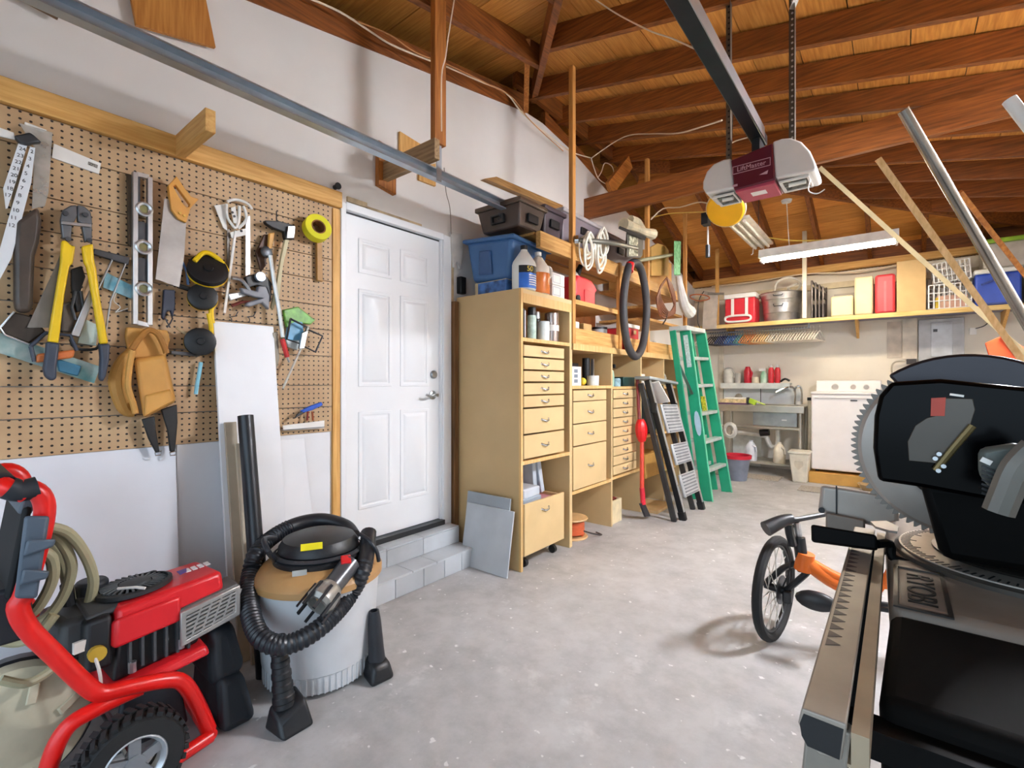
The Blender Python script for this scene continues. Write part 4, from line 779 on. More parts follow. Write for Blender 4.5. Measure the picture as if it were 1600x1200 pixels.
for t0, t1 in ((.18, .39), (.47, .62), (.69, .85)):
    t0, t1 = 1 - t0, 1 - t1
    q = [L0.lerp(L1, t1).lerp(R0.lerp(R1, t1), .12), L0.lerp(L1, t1).lerp(R0.lerp(R1, t1), .9), L0.lerp(L1, t0).lerp(R0.lerp(R1, t0), .9), L0.lerp(L1, t0).lerp(R0.lerp(R1, t0), .12)]
    tr_ = B().prism([p + nrm * .03 for p in q], nrm * .02).out('tread', M('#d3d7db', .35, .5), t, bevel=.006)
    k_ = B(); m_ = 9 if t0 - t1 > .18 else 7
    for i in range(m_):
        f0 = (i + .5) / m_; A, C = q[0].lerp(q[3], f0), q[1].lerp(q[2], f0); k_.bar(A.lerp(C, .1) + nrm * .052, A.lerp(C, .9) + nrm * .052, .012, .008, up=nrm)
    k_.out('tread_ribs', M('#8a9097', .4, .4), tr_, kind='stuff')
q = [L1.lerp(R1, -.12), L1.lerp(R1, 1.25)]; B().bar(q[0] + Vector((-.02, 0, .02)), q[1] + Vector((-.02, 0, .0)), .16, .03).out('top_tray', M('#b9c2c9', .3, .6), t, bevel=.008)
B().bar(L1.lerp(R1, .1) + Vector((.03, 0, -.02)), L0.lerp(L1, .84).lerp(R0.lerp(R1, .84), .4) + Vector((.02, 0, 0)), .13, .012, up=(0, 1, 0)).out('label_plate', WENAM, t)
for a_, b_ in ((L0, L1), (R0, R1)):
    p = a_.lerp(b_, .80); B().box(p + Vector((.0, -.02, 0)), (.06, .02, .10)).out('hinge', BLACK, t, bevel=.006)
    for ff in (.25, .5): 
        p = a_.lerp(b_, ff); B().cyl(p + Vector((.02, 0, 0)), p + Vector((.036, 0, 0)), .01, n=8).out('rivet', CHROME, t)
# ---- green fibreglass ladder
t = thing('step_ladder', 'tall green fibreglass step ladder leaning folded beyond the silver one', 'ladder', (1.0, 5.7, 0)); GRN = M('#1f9f76', .45, var=.06); SLV = M('#cfdcd8', .4, .5)
FL0, FR0 = Vector((1.03, 5.42, 0)), Vector((1.075, 6.02, 0)); FL1, FR1 = X(1072, 516, .80), X(1096, 520, .80)
BL0, BR0 = FL0 + Vector((-.10, -.12, .03)), FR0 + Vector((-.12, -.10, .03)); BL1, BR1 = FL1 + Vector((-.10, -.14, -.01)), FR1 + Vector((-.10, -.12, -.01))
for a_, b_ in ((FL0, FL1), (FR0, FR1)):
    d_ = B(); d_.bar(a_ + Vector((-.012, 0, 0)), b_ + Vector((-.012, 0, 0)), .028, .115, up=(1, 0, 0)); d_.out('rail', GRN, t, bevel=.003); B().bar(a_ + Vector((.045, 0, 0)), b_ + Vector((.045, 0, 0)), .034, .008, up=(1, 0, 0)).out('rail_edge', M('#5fc9a2', .4), t)
for a_, b_ in ((BL0, BL1), (BR0, BR1)): B().bar(a_, b_, .028, .065, up=(1, 0, 0)).out('rear_rail', GRN, t, bevel=.003)
for i in range(5):
    f0 = (.325 + i * .31) / 1.88; A, C = FL0.lerp(FL1, f0), FR0.lerp(FR1, f0); B().bar(A.lerp(C, .04), C.lerp(A, .04), .085, .035, up=(0, 0, 1)).out('step', SLV, t, bevel=.004)
    A2, C2 = BL0.lerp(BL1, f0), BR0.lerp(BR1, f0); B().bar(A2, C2, .025, .04).out('rear_brace', SLV, t)
B().bar(FL1.lerp(BL1, .5) + Vector((0, -.05, .02)), FR1.lerp(BR1, .5) + Vector((0, .05, .02)), .2, .05).out('top_cap', M('#cfd3d0', .45), t, bevel=.006)
for f0, f1 in ((.78, .97),):
    k_ = B(); k_.bar(FL0.lerp(FL1, f0) + Vector((-.01, -.018, 0)), FL0.lerp(FL1, f1) + Vector((-.01, -.018, 0)), .004, .05, up=(1, 0, 0)); k_.out('label_sheet', M('#cfe3dc', .5, var=.2, scale=60), t)
el = B(); a_ = FL0.lerp(FL1, .45) + Vector((0, -.017, 0)); dd = (FL1 - FL0).normalized()
el.prism([a_ + dd * (.14 * math.cos(i * .524)) + Vector((.034 * math.sin(i * .524), 0, 0)) for i in range(12)], (0, -.002, 0)); el.out('label_oval', M('#b9d3e2', .4), t)
B().bar(FL0.lerp(FL1, .62).lerp(BL0.lerp(BL1, .62), .1) + Vector((0, -.03, 0)), FL0.lerp(FL1, .80).lerp(BL0.lerp(BL1, .80), .8) + Vector((0, -.03, 0)), .012, .03, up=(1, 0, 0)).out('spreader', STEEL, t)
B().bar(FR0.lerp(FR1, .5).lerp(FL0.lerp(FL1, .5), .3) + Vector((-.05, 0, 0)), FR0.lerp(FR1, .6).lerp(FL0.lerp(FL1, .6), .3) + Vector((-.05, 0, 0)), .004, .05, up=(1, 0, 0)).out('warning_label', M('#d8d63a', .5, var=.4, scale=60), t)
A = FL0.lerp(FL1, .17); C = FR0.lerp(FR1, .17); B().bar(A + Vector((-.03, 0, -.02)), FL0.lerp(FR0, .3).lerp(C, .0) + (A - FL0) * .9 - Vector((.03, 0, .25)), .02, .03).out('knee_brace', GRN, t)
# ================================================================== OVERHEAD: track, opener, wires, poles, lamps
GALV = M('#b4c0cb', .35, .75, .08)
t = thing('garage_track', 'long galvanised garage door track running along the left wall', 'track', (.45, .9, 2.52))
k_ = B(); P = [(.425, -.95, 2.520), (.475, -.95, 2.520), (.475, -.95, 2.528), (.433, -.95, 2.528), (.433, -.95, 2.572), (.475, -.95, 2.572), (.475, -.95, 2.580), (.425, -.95, 2.580)]
k_.prism(P, (0, 3.70, 0)); k_.out('rail', GALV, t); B().bb(.42, .48, 2.72, 2.76, 2.48, 2.60).out('end_bracket', PINE[2], t)
B().bb(.478, .482, 1.96, 2.0, 2.50, 2.75).out('hanger', GALV, t)
B().tube(XP((779, 333, .45), (783, 340, .45), (778, 343, .45)), .004, 6).out('hook', DSTEEL, t)
t = thing('track_support', 'wooden post and cross beam hanging from the rafters to hold the track', 'support', (.3, 1.95, 2.6))
B().bb(.46, .50, 1.93, 2.02, 2.72, 3.60).out('post', OLDW[2], t, bevel=.002); B().bb(.001, .53, 1.90, 1.94, 2.60, 2.72).out('cross_beam', wood('#a88a62', '#7d6242', 0), t, bevel=.002)
B().prism(XP((592, 219, .04), (619, 236, .04), (619, 304, .04), (592, 288, .04)), (-.038, 0, 0)).out('wall_block', OLDW[2], t)
B().prism(XP((625, 205, .02), (662, 228, .02), (662, 262, .02), (625, 246, .02)), (-.018, 0, 0)).out('gusset', PINE[2], t); B().prism(XP((655, 262, .02), (681, 255, .02), (681, 291, .02), (655, 281, .02)), (-.018, 0, 0)).out('gusset', PINE[2], t)
B().prism(XP((202, -20, .05), (318, -20, .05), (337, 74, .05), (213, 38, .05)), (-.02, 0, 0)).out('plywood_sheet', wood('#c98a3e', '#a8661f', 2), label='brown plywood panel hanging high on the wall above the track', cat='board')
B().prism(XP((758, 279, .06), (776, 276, .06), (880, 321, .06), (876, 329, .06)), (-.055, 0, 0)).out('wood_batten', wood('#b58a52', '#8d6430', 1), label='brown wooden slat fixed to the wall above the blue tote', cat='slat')
B().prism(XP((30, -20, .05), (92, 16, .05), (91, 28, .05), (20, -10, .05)), (-.02, 0, 0)).out('wood_batten', wood('#8a6a4c', '#5e452e', 1), label='dark brown slat at the top left corner above the track', cat='slat')
# opener
t = thing('garage_opener', 'white and dark red garage door opener hanging from the rafters', 'opener', (2.03, 3.05, 2.36)); MAR = M('#5a1024', .3, var=.05); OW = M('#dedad4', .4, var=.03)
YF = 2.9
k_ = B(); k_.prism([Y(u, v, YF) for u, v in ((1142, 250), (1207, 223), (1211, 280), (1147, 297))], (0, .26, 0)); k_.out('motor_cover', MAR, t, bevel=.006)
for P in ([(1142, 247), (1130, 249), (1115, 256), (1104, 268), (1098, 284), (1098, 294), (1103, 303), (1147, 294)], [(1207, 221), (1222, 216), (1236, 215), (1252, 221), (1266, 236), (1274, 254), (1276, 263), (1270, 268), (1211, 278)]):
    k_ = B(); k_.prism([Y(u, v, YF + .01) for u, v in P], (0, .24, 0)); k_.out('light_cover', OW, t, bevel=.01, bseg=3)
zb_ = Y(1147, 297, YF).z; xa, xb_ = Y(1147, 297, YF).x, Y(1211, 280, YF).x
B().bb(xa + .004, xb_ - .004, YF + .01, YF + .22, zb_ - .012, zb_ + .01).out('bottom_cover', M('#b5485c', .3, var=.04), t, bevel=.004)
B().bb(xa + .07, xb_ - .06, YF + .07, YF + .13, zb_ - .0135, zb_ - .0115).out('button_label', WENAM, t)
for x0, x1 in ((1.785, xa - .01), (xb_ + .01, 2.27)):
    k_ = B(); k_.frame([(x0, YF + .04, zb_ - .004), (x1, YF + .04, zb_ - .004), (x1, YF + .22, zb_ - .004), (x0, YF + .22, zb_ - .004)], [(x0 + .015, YF + .055, zb_ - .004), (x1 - .01, YF + .055, zb_ - .004), (x1 - .01, YF + .205, zb_ - .004), (x0 + .015, YF + .205, zb_ - .004)], (0, 0, .01)); lf = k_.out('lens_frame', OW, t)
    B().bb(x0 + .015, x1 - .01, YF + .055, YF + .205, zb_ + .002, zb_ + .008).out('lens', M('#6d6a62', .15, .2, .5, 40), lf)
    B().cyl((x0 + .04, YF + .1, zb_ - .006), (x1 - .02, YF + .1, zb_ - .006), .012, n=10).out('bulb', M('#e9e4d8', .3), lf)
mx = (Y(1142, 250, YF).x + Y(1207, 223, YF).x) / 2; tz = Y(1175, 256, YF).z
PNK = M('#c9a0aa', .4, var=.02)
text('brand_text', 'LiftMaster', .036, PNK, t, (mx, YF - .001, tz - .012), RY)
k_ = B(); bw, bh = .096, .022; zc_ = tz - .012
k_.frame([(mx - bw, YF - .001, zc_ - bh), (mx + bw, YF - .001, zc_ - bh), (mx + bw, YF - .001, zc_ + bh), (mx - bw, YF - .001, zc_ + bh)], [(mx - bw + .003, YF - .001, zc_ - bh + .003), (mx + bw - .003, YF - .001, zc_ - bh + .003), (mx + bw - .003, YF - .001, zc_ + bh - .003), (mx - bw + .003, YF - .001, zc_ + bh - .003)], (0, -.001, 0)); k_.out('text_border', PNK, t)
B().bb(mx - .095, mx - .07, YF - .0015, YF, zb_ + .018, zb_ + .030).out('badge', PNK, t); k_ = B(); k_.prism([(mx + .04, YF - .001, zb_ + .05), (mx + .085, YF - .001, zb_ + .065), (mx + .08, YF - .001, zb_ + .045)], (0, -.001, 0)); k_.out('badge', PNK, t)
B().bb(1.985, 2.055, -.95, 3.05, 2.645, 2.70).out('rail', M('#2b2f34', .35, .7), t, bevel=.006); B().bb(2.056, 2.060, -.95, 2.95, 2.64, 2.705).out('rail_edge', STEEL, t)
B().bb(2.0, 2.04, 2.92, 3.1, 2.56, 2.65).out('rail_mount', BLACK, t)
for x_ in (1.868, 2.19):
    k_ = B(); k_.bb(x_ - .016, x_ + .016, 2.97, 2.974, 2.50, zr(x_) + .16); k_.bb(x_ + .013, x_ + .016, 2.94, 2.97, 2.50, zr(x_) + .16); sp = k_.out('hanging_strap', M('#6f675c', .45, .6), t)
    k_ = B(); zz = 2.55
    while zz < zr(x_): k_.cyl((x_, 2.9695, zz), (x_, 2.968, zz), .006, n=6); zz += .032
    k_.out('strap_holes', BLACK if x_ < 2 else M('#d8d2c8', .6), sp, kind='stuff')
B().bar((2.19, 2.96, 3.30), (2.42, 2.72, 3.58), .03, .004).out('brace_strap', M('#c9c4ba', .45, .5), t)
B().tube([(2.27, YF + .1, zb_ - .0), (2.262, YF + .1, zb_ - .06), (2.30, YF + .1, zb_ - .085), (2.335, YF + .1, zb_ - .07)], .003, 6, sm=4).out('pull_cord', WENAM, t)
# cord reel behind the opener
c = Y(1134, 326, 3.9); t = thing('cord_reel', 'round yellow cord reel hanging behind the garage door opener', 'cord reel', c); ax = Vector((-.1, -.75, -.65)).normalized()
B().lathe([(.02, -.03), (.135, -.03), (.14, -.02), (.14, .02), (.13, .028), (.02, .028)], c, ax, 30).out('drum', M('#f0b412', .4, var=.04), t, bevel=.003)
B().lathe([(.141, -.012), (.147, -.012), (.147, .012), (.141, .012), (.141, -.012)], c, ax, 30, cap=False).out('rim', M('#d9d2b8', .5), t)
p1 = Y(1103, 343, 3.95); B().box(p1, (.05, .08, .09)).out('bracket', BLACK, t); B().bar(c + Vector((0, .03, .02)), Vector((c.x, c.y + .16, zr(c.x) + .02)), .03, .04).out('hanger', DSTEEL, t)
B().tube([p1, Y(1106, 352, 4.0), Y(1106, 385, 4.0)], .007, 6).out('lead', WENAM, t); B().cyl(Y(1106, 383, 4.0), Y(1106, 402, 4.0), .018, n=10).out('socket', DGREY, t)
# wires
def wire(label, pts, r=.006, mat=None, sm=5): return B().tube(pts, r, 6, sm=sm).out('electric_cable', mat or M('#e9d8c0', .5, var=.03), label=label, cat='cable')
wire('white cable running along the top edge of the left wall under the rafters', XP((470, -8, .09), (530, 18, .09), (580, 50, .09), (612, 70, .09), (665, 92, .09), (700, 105, .09), (745, 125, .09), (790, 145, .09), (815, 175, .1), (850, 206, .1), (890, 236, .1), (924, 247, .1)))
wire('second thinner cable beside the white one along the wall top', XP((560, 34, .12), (610, 55, .12), (650, 82, .12), (700, 101, .12), (760, 130, .12), (800, 152, .12), (830, 190, .12), (880, 236, .12)), .004, M('#c98f5a', .5))
wire('thin white cord hanging in front of the wooden track post', XP((711, -8, .56), (700, 60, .56), (696, 90, .56), (690, 120, .56), (690, 205, .54)), .004)
wire('white cable looping from the wall top to the opener strap', [X(924, 247, .12), Y(960, 222, 4.5), Y(985, 211, 4.3), Y(1020, 209, 3.9), Y(1060, 208, 3.5), Y(1100, 197, 3.2), Y(1128, 188, 3.0)], .005)
wire('coiled white cable loop hanging near the wall top beyond the post', XP((924, 247, .14), (928, 262, .14), (936, 280, .16), (950, 287, .2), (959, 275, .2), (956, 260, .18), (945, 255, .16), (940, 268, .16), (934, 278, .16)), .005)
wire('white cord crossing the rafters towards the black opener rail', [Y(925, -4, 2.6), Y(958, 18, 2.6), Y(985, 33, 2.58), Y(1020, 50, 2.5), Y(1050, 60, 2.4), Y(1094, 80, 2.2)], .004)
wire('white cable dropping in a kink between shelving and yellow reel', [Y(1017, 343, 4.6), Y(1036, 326, 4.6), Y(1062, 324, 4.5), Y(1090, 316, 4.3), Y(1106, 318, 4.0)], .006, sm=3)
wire('yellow cord stretched between shelving and yellow reel', [Y(1018, 340, 4.7), Y(1045, 334, 4.6), Y(1075, 332, 4.4), Y(1106, 331, 4.0)], .005, M('#f0d060', .5))
wire('yellow cord stretched under the rear roof boards to the right', [Y(1165, 362, 7.0), Y(1195, 370, 7.0), Y(1245, 376, 7.05), Y(1320, 374, 7.1), Y(1410, 375, 7.2)], .008, M('#f2d766', .5))
wire('thin grey cord dangling from the track above the right corner of the door', XP((694, 262, .1), (697, 300, .03), (703, 325, .02), (705, 366, .03)), .003, M('#8c8478', .6))
wire('white cable stapled along the top of the back wall over the cooler', [Y(1112, 448, 8.0), Y(1180, 440, 8.0), Y(1260, 428, 8.0), Y(1340, 425, 8.0), Y(1420, 410, 8.0)], .01)
wire('orange cable hanging in a loop by the left end of the back shelf', [Y(1078, 462, 7.4), Y(1088, 460, 7.4), Y(1104, 462, 7.4), Y(1108, 467, 7.4), Y(1092, 470, 7.4), Y(1080, 466, 7.4), Y(1078, 462, 7.4)], .01, M('#b0623a', .5))
wire('thin white wire loop beside the right opener strap', [Y(1175, 192, 3.1), Y(1186, 196, 3.1), Y(1188, 206, 3.1), Y(1178, 212, 3.1), Y(1150, 220, 3.1), Y(1140, 226, 3.1)], .004)
# fluorescent lamps
def lamp(name, label, x0, x1, y_, z_, lit):
    t = thing(name, label, 'lamp', ((x0 + x1) / 2, y_, z_)); k_ = B(); k_.prism([(x0, y_ - .12, z_ - .035), (x0, y_ - .09, z_ + .07), (x0, y_ + .09, z_ + .07), (x0, y_ + .12, z_ - .035)], (x1 - x0, 0, 0)); k_.out('housing', M('#ece8e0', .4), t)
    for dy in (-.045, .045): B().cyl((x0 + .03, y_ + dy, z_ - .05), (x1 - .03, y_ + dy, z_ - .048), .013, n=12).out('tube', M('#fff2dc', .4, emit=lit), t)
    for xx in (x0 + .01, x1 - .03): B().bb(xx, xx + .02, y_ - .07, y_ + .07, z_ - .075, z_ - .03).out('socket', WENAM, t)
    return t
xl, xr = Y(1188, 398, 6.55), Y(1405, 383, 6.55)
lt = lamp('ceiling_lamp', 'lit white fluorescent fixture hanging over the back shelf', xl.x, xr.x, 6.55, 2.84, BACK_E)
B().tube([(1.63, 6.55, 2.905), (1.62, 6.55, 3.05), (1.6, 6.55, 3.47)], .005, 6).out('hanging_cord', WENAM, lt); B().lathe([(.06, 0), (.05, -.03)], (1.6, 6.55, 3.48), n=16).out('ceiling_rose', WENAM, lt)
B().bb(1.61, 1.66, 6.53, 6.57, 2.873, 2.91).out('plug_box', WENAM, lt)
k_ = Z(1148, 338, 2.98); k2 = Z(1190, 384, 2.98)
t = thing('ceiling_lamp', 'unlit twin tube fluorescent strip seen end on below the yellow reel', 'lamp', (k_.x, (k_.y + k2.y) / 2, 2.98))
yy0, yy1, xm = k_.y + .1, k2.y, (k_.x + k2.x) / 2
B().bb(xm - .12, xm + .12, yy0, yy1, 2.975, 3.0).out('reflector', M('#e6dcc8', .4), t)
for dx in (-.07, 0, .07): B().cyl((xm + dx, yy0 + .02, 2.955), (xm + dx, yy1 - .02, 2.955), .017, n=10).out('tube', M('#f2ead8', .35), t)
for dx in (-.1, .02): B().tube([(xm + dx, yy1 - .01, 2.97), (xm + dx - .01, yy1 + .01, 2.90), (xm + dx - .03, yy1 + .01, 2.89)], .006, 6).out('hook', WENAM, t)
for yq in (yy0 + .2, yy1 - .2): B().tube([(xm, yq, 3.0), (xm, yq, min(zr(xm), zb(yq)) + .1)], .004, 5).out('chain', DSTEEL, t)
# second lit fixture of the same kind over the right side of the garage, beyond the picture's edge
t = thing('ceiling_lamp', 'lit fluorescent strip hanging over the right side of the garage', 'lamp', (3.6, 3.4, 2.83))
B().bb(3.47, 3.73, 3.02, 3.73, 2.84, 2.87).out('housing', M('#ece8e0', .4), t)
for dx in (-.03, .03): B().cyl((3.6 + dx, 3.04, 2.815), (3.6 + dx, 3.71, 2.815), .017, n=12).out('tube', M('#f3f6ff', .4, emit=SIDE_E), t)
for yy in (3.02, 3.71): B().bb(3.56, 3.64, yy, yy + .02, 2.79, 2.84).out('socket', WENAM, t)
for yy in (3.1, 3.65): B().tube([(3.6, yy, 2.87), (3.6, yy, zr(3.6) + .1)], .004, 5).out('chain', DSTEEL, t)
# leaning poles, right
def pole(name, label, T, P, r, mat, flat=None):
    T, P = Vector(T), Vector(P); d = P - T; E_ = T + d * (T.z / -d.z) if d.z < 0 else P
    E_.z = .0
    k_ = B(); (k_.bar(T, E_, flat[0], flat[1], up=(0, 1, .2)) if flat else k_.tube([T, E_], r, 14)); return k_.out(name, mat, label=label, cat='pole')
pole('steel_pipe', 'thick shiny steel pipe leaning at right, tallest of the poles', Y(1411, 172, 2.2), Y(1600, 498, 2.6), .0175, M('#a89f94', .25, .95, .15))
pole('wood_strip', 'honey coloured wooden strip leaning left of the steel pipe', Y(1372, 248, 3.0), Y(1592, 556, 3.4), .02, wood('#dcb884', '#c29a60', 2), (.028, .02))
pole('wood_strip', 'thin pale strip, leftmost and lowest of the leaning poles', Y(1281, 262, 3.5), Y(1597, 548, 3.7), .01, M('#cdb98c', .5), (.024, .02))
pole('wood_strip', 'narrow orange wooden edge just behind the steel pipe', Y(1500, 300, 2.5), Y(1602, 430, 2.8), .01, OLDW[2], (.016, .016))
pole('broomstick', 'white pole tip at the upper right edge of the picture', Y(1577, 156, 2.0), Y(1602, 188, 2.0), .017, WENAM)
# ================================================================== BACK WALL
bs = thing('wall_shelf', 'long pine shelf across the back wall loaded with bins and coolers', 'shelf', (2.2, 7.85, 2.1))
for y0 in (7.57, 7.76, 7.95): B().bb(.02, 4.28, y0, y0 + .185, 2.135, 2.155).out('plank', M('#8e8aa0', .6, var=.1), bs)
B().bb(.02, 4.28, 7.53, 7.57, 2.10, 2.156).out('front_board', wood('#e9cf8c', '#d3ad62', 0), bs, bevel=.003)
B().bb(1.63, 1.68, 7.55, 7.59, 2.165, 3.35).out('post', M('#e6dcc4', .6, var=.06), bs); B().bb(.50, .545, 7.55, 7.59, 2.165, 3.3).out('post', PINE[2], bs)
for x_ in (.6, 2.2, 3.6): B().prism([(x_, 8.14, 1.9), (x_, 8.14, 2.13), (x_, 7.7, 2.13)], (.03, 0, 0)).out('bracket', PINE[2], bs)
B().bb(.02, 4.28, 8.10, 8.148, 2.62, 2.70).out('trim_4', M('#d8c9a8', .7, var=.1), kind='structure')
def P8(u, v, y_=7.56): return Y(u, v, y_)
ZS = 2.157
# red cooler
t = thing('cooler', 'red and white picnic cooler on the left part of the back shelf', 'cooler', (.83, 7.72, ZS)); CR = M('#cf2f3c', .4, var=.05)
x0, x1 = .63, 1.04; B().bb(x0, x1, 7.57, 7.88, ZS, 2.53).out('body', CR, t, bevel=.02, bseg=3); B().bb(x0 - .012, x1 + .012, 7.56, 7.89, 2.531, 2.60).out('lid', WHITE, t, bevel=.012)
for x_ in (x0 + .09, x1 - .13): B().bb(x_, x_ + .04, 7.558, 7.571, 2.26, 2.53).out('strap', WHITE, t)
k_ = B(); k_.tube([(x0 + .0 + .06, 7.55, 2.19), (x1 - .10, 7.55, 2.19), (x1 - .05, 7.55, 2.23), (x1 - .10, 7.55, 2.27), (x0 + .06, 7.55, 2.27), (x0 + .01, 7.55, 2.23)], .016, 8, closed=True, sm=4); k_.out('handle', WHITE, t)
# galvanised tubs
for i, (zz, r) in enumerate(((ZS, .25), (2.40, .275))):
    t = thing('washtub', ('lower' if i == 0 else 'upper') + ' galvanised metal tub nested beside the red cooler', 'tub', (1.335, 7.83, zz))
    h_ = .32 if i == 0 else .17
    B().lathe([(r * .88, 0), (r * .93, h_ * .35), (r * .95, h_ * .37), (r * .93, h_ * .4), (r, h_ - .01), (r + .012, h_), (r, h_ + .006), (r * .97, h_ - .005)], (1.335, 7.83, zz), n=36).out('tub', M('#c3bfba', .3, .8, .15), t)
    B().tube([(1.335 - .06, 7.83 - r - .0, zz + h_ * .75), (1.335 - .05, 7.83 - r - .02, zz + h_ * .65), (1.335 + .05, 7.83 - r - .02, zz + h_ * .65), (1.335 + .06, 7.83 - r, zz + h_ * .75)], .006, 6).out('handle', DSTEEL, t)
t = thing('garden_hose', 'white hose coiled on top of the galvanised tubs', 'hose', (1.4, 7.83, 2.58)); B().tube([(1.25, 7.8, 2.6), (1.3, 7.7, 2.72), (1.45, 7.7, 2.77), (1.58, 7.8, 2.7), (1.5, 7.9, 2.6), (1.42, 7.8, 2.64), (1.55, 7.75, 2.68)], .016, 8, sm=5).out('coil', M('#e3ddd0', .5), t)
for i in range(4):
    t = thing('folding_chair', ('first', 'second', 'third', 'fourth')[i] + ' folded dark metal chair counted from the white shelf post', 'chair', (1.75 + i * .04, 7.75, ZS), 'folded chairs on the back shelf'); x_ = 1.735 + i * .042
    k_ = B(); k_.tube([(x_, 7.60, ZS + .01), (x_, 7.60, ZS + .46 - .03 * i), (x_, 7.65, ZS + .5 - .03 * i), (x_, 7.95, ZS + .5 - .03 * i), (x_, 8.0, ZS + .45), (x_, 8.0, ZS + .01)], .012, 8, sm=2); k_.out('frame', M('#6b625e', .35, .5), t)
    B().bb(x_ - .012, x_ + .012, 7.63, 7.95, ZS + .02, ZS + .2).out('seat', M('#4d4444', .6), t); B().bb(x_ - .01, x_ + .01, 7.63, 7.95, ZS + .28, ZS + .44 - .03 * i).out('backrest', M('#4d4444', .6), t)
CRM = M('#dfcda4', .6, var=.04)
def sbox(name, label, u0, u1, vt, mat, dep=.3, cat='box', bevel=.02):
    a, c_ = P8(u0, 480, 7.58), P8(u1, 480, 7.58); zt = P8((u0 + u1) / 2, vt, 7.58).z
    return B().bb(a.x, c_.x, 7.58, 7.58 + dep, ZS, zt).out(name, mat, label=label, cat=cat, bevel=bevel, )
sbox('storage_bin', 'short cream plastic bin on the back shelf right of the folded chairs', 1298, 1333, 462, CRM)
sbox('storage_bin', 'taller cream plastic bin beside the red plastic canister', 1335, 1364, 432, CRM)
o = sbox('storage_bin', 'red plastic canister between the cream bin and the large tan box', 1367, 1399, 428, M('#d6414a', .45, var=.04), bevel=.03)
a = P8(1383, 455, 7.58); B().bb(a.x - .012, a.x + .012, 7.571, 7.579, ZS + .02, ZS + .40).out('ridge', M('#e0606a', .45), o)
sbox('cardboard_box', 'large tan box, tallest on the middle of the back shelf', 1401, 1447, 406, M('#cfae78', .6, var=.05), bevel=.006)
sbox('storage_bin', 'flat grey panel standing behind the cream bins on the shelf', 1285, 1395, 425, M('#b9b0a4', .6), .04) if False else None
B().bb(1.95, 3.0, 8.02, 8.06, ZS, 2.52).out('grey_panel_board', M('#c2b8ab', .6, var=.05), label='wide grey board standing behind the cream bins on the shelf', cat='board')
def basket(label, x0, x1, y0, y1, z0, z1, tilt=0):
    t = thing('wire_basket', label, 'basket', ((x0 + x1) / 2, (y0 + y1) / 2, z0)); k_ = B(); r = .0075
    k_.T = Matrix.Translation((x0, y0, z0)) @ Euler((0, tilt, 0)).to_matrix().to_4x4(); w, d, h_ = x1 - x0, y1 - y0, z1 - z0
    for z_ in (0, h_ * .33, h_ * .66, h_): k_.tube([(0, 0, z_), (w, 0, z_), (w, d, z_), (0, d, z_)], r, 5, closed=True)
    for i in range(9):
        f0 = i / 8
        for y_ in (0, d): k_.bar((f0 * w, y_, 0), (f0 * w, y_, h_), .012, .012)
        k_.bar((f0 * w, 0, 0), (f0 * w, d, 0), .008, .008)
    for i in range(1, 5):
        for x_ in (0, w): k_.bar((x_, d * i / 5, 0), (x_, d * i / 5, h_), .008, .008)
    k_.out('wires', WHITE, t, kind='stuff'); return t
basket('lower white wire basket on the back shelf beside the large tan box', 2.93, 3.30, 7.60, 7.9, ZS + .01, 2.45)
basket('upper white wire basket stacked tilted on the lower one', 2.98, 3.30, 7.60, 7.88, 2.475, 2.70, -.08)
t = thing('carton', 'pink and yellow printed carton in the lower wire basket', 'box', (3.1, 7.6, ZS + .01)); B().bb(3.0, 3.27, 7.62, 7.8, ZS + .01, 2.32).out('box', M('#e2b8a2', .6, var=.08), t); B().bb(2.99, 3.03, 7.619, 7.80, ZS + .011, 2.30).out('stripe', M('#f0cf30', .5), t)
t = thing('cooler', 'blue cooler with white lid on the right end of the shelf', 'cooler', (3.5, 7.72, ZS)); CB = M('#2a4fc0', .4, var=.06)
B().bb(3.33, 3.70, 7.58, 7.88, ZS, 2.52).out('body', CB, t, bevel=.02, bseg=3); B().bb(3.32, 3.71, 7.57, 7.89, 2.521, 2.575).out('lid', WHITE, t, bevel=.015); B().bar((3.38, 7.568, 2.40), (3.60, 7.568, 2.49), .02, .02).out('handle', M('#1c3690', .4), t); B().bb(3.37, 3.66, 7.572, 7.58, ZS + .01, ZS + .03).out('foot_strip', M('#1c3690', .4), t)
t = thing('storage_tote', 'grey bin with lime green lid stacked above the blue cooler', 'tote', (3.7, 7.8, 2.58)); B().bb(3.40, 3.98, 7.60, 8.02, 2.581, 2.86).out('tub', M('#c9c4bc', .5), t, bevel=.015); B().bb(3.38, 4.0, 7.58, 8.03, 2.861, 2.91).out('lid', M('#9cc93a', .4), t, bevel=.01)
bxx('storage_bin', 'grey bin at the far right end of the back shelf', 'bin', 3.75, 4.1, 7.6, 7.95, ZS, 2.55, M('#9a938c', .5), .01)
t = thing('hanging_panel', 'grey board hanging in front of the left end of the back shelf', 'board', (.42, 7.5, 2.1)); k_ = B(); k_.prism([Y(u, v, 7.508) for u, v in ((1101, 455), (1122, 458), (1119, 514), (1097, 514))], (0, .02, 0)); k_.out('board', M('#bdb3a8', .6), t); B().cyl(Y(1106, 459, 7.50), Y(1131, 459, 7.50), .018, n=10).out('bar', M('#9a958c', .4, .5), t); B().tube([Y(1100, 455, 7.44), Y(1092, 470, 7.44), Y(1090, 500, 7.44), Y(1094, 514, 7.44)], .008, 6, sm=4).out('cord', BLACK, t)
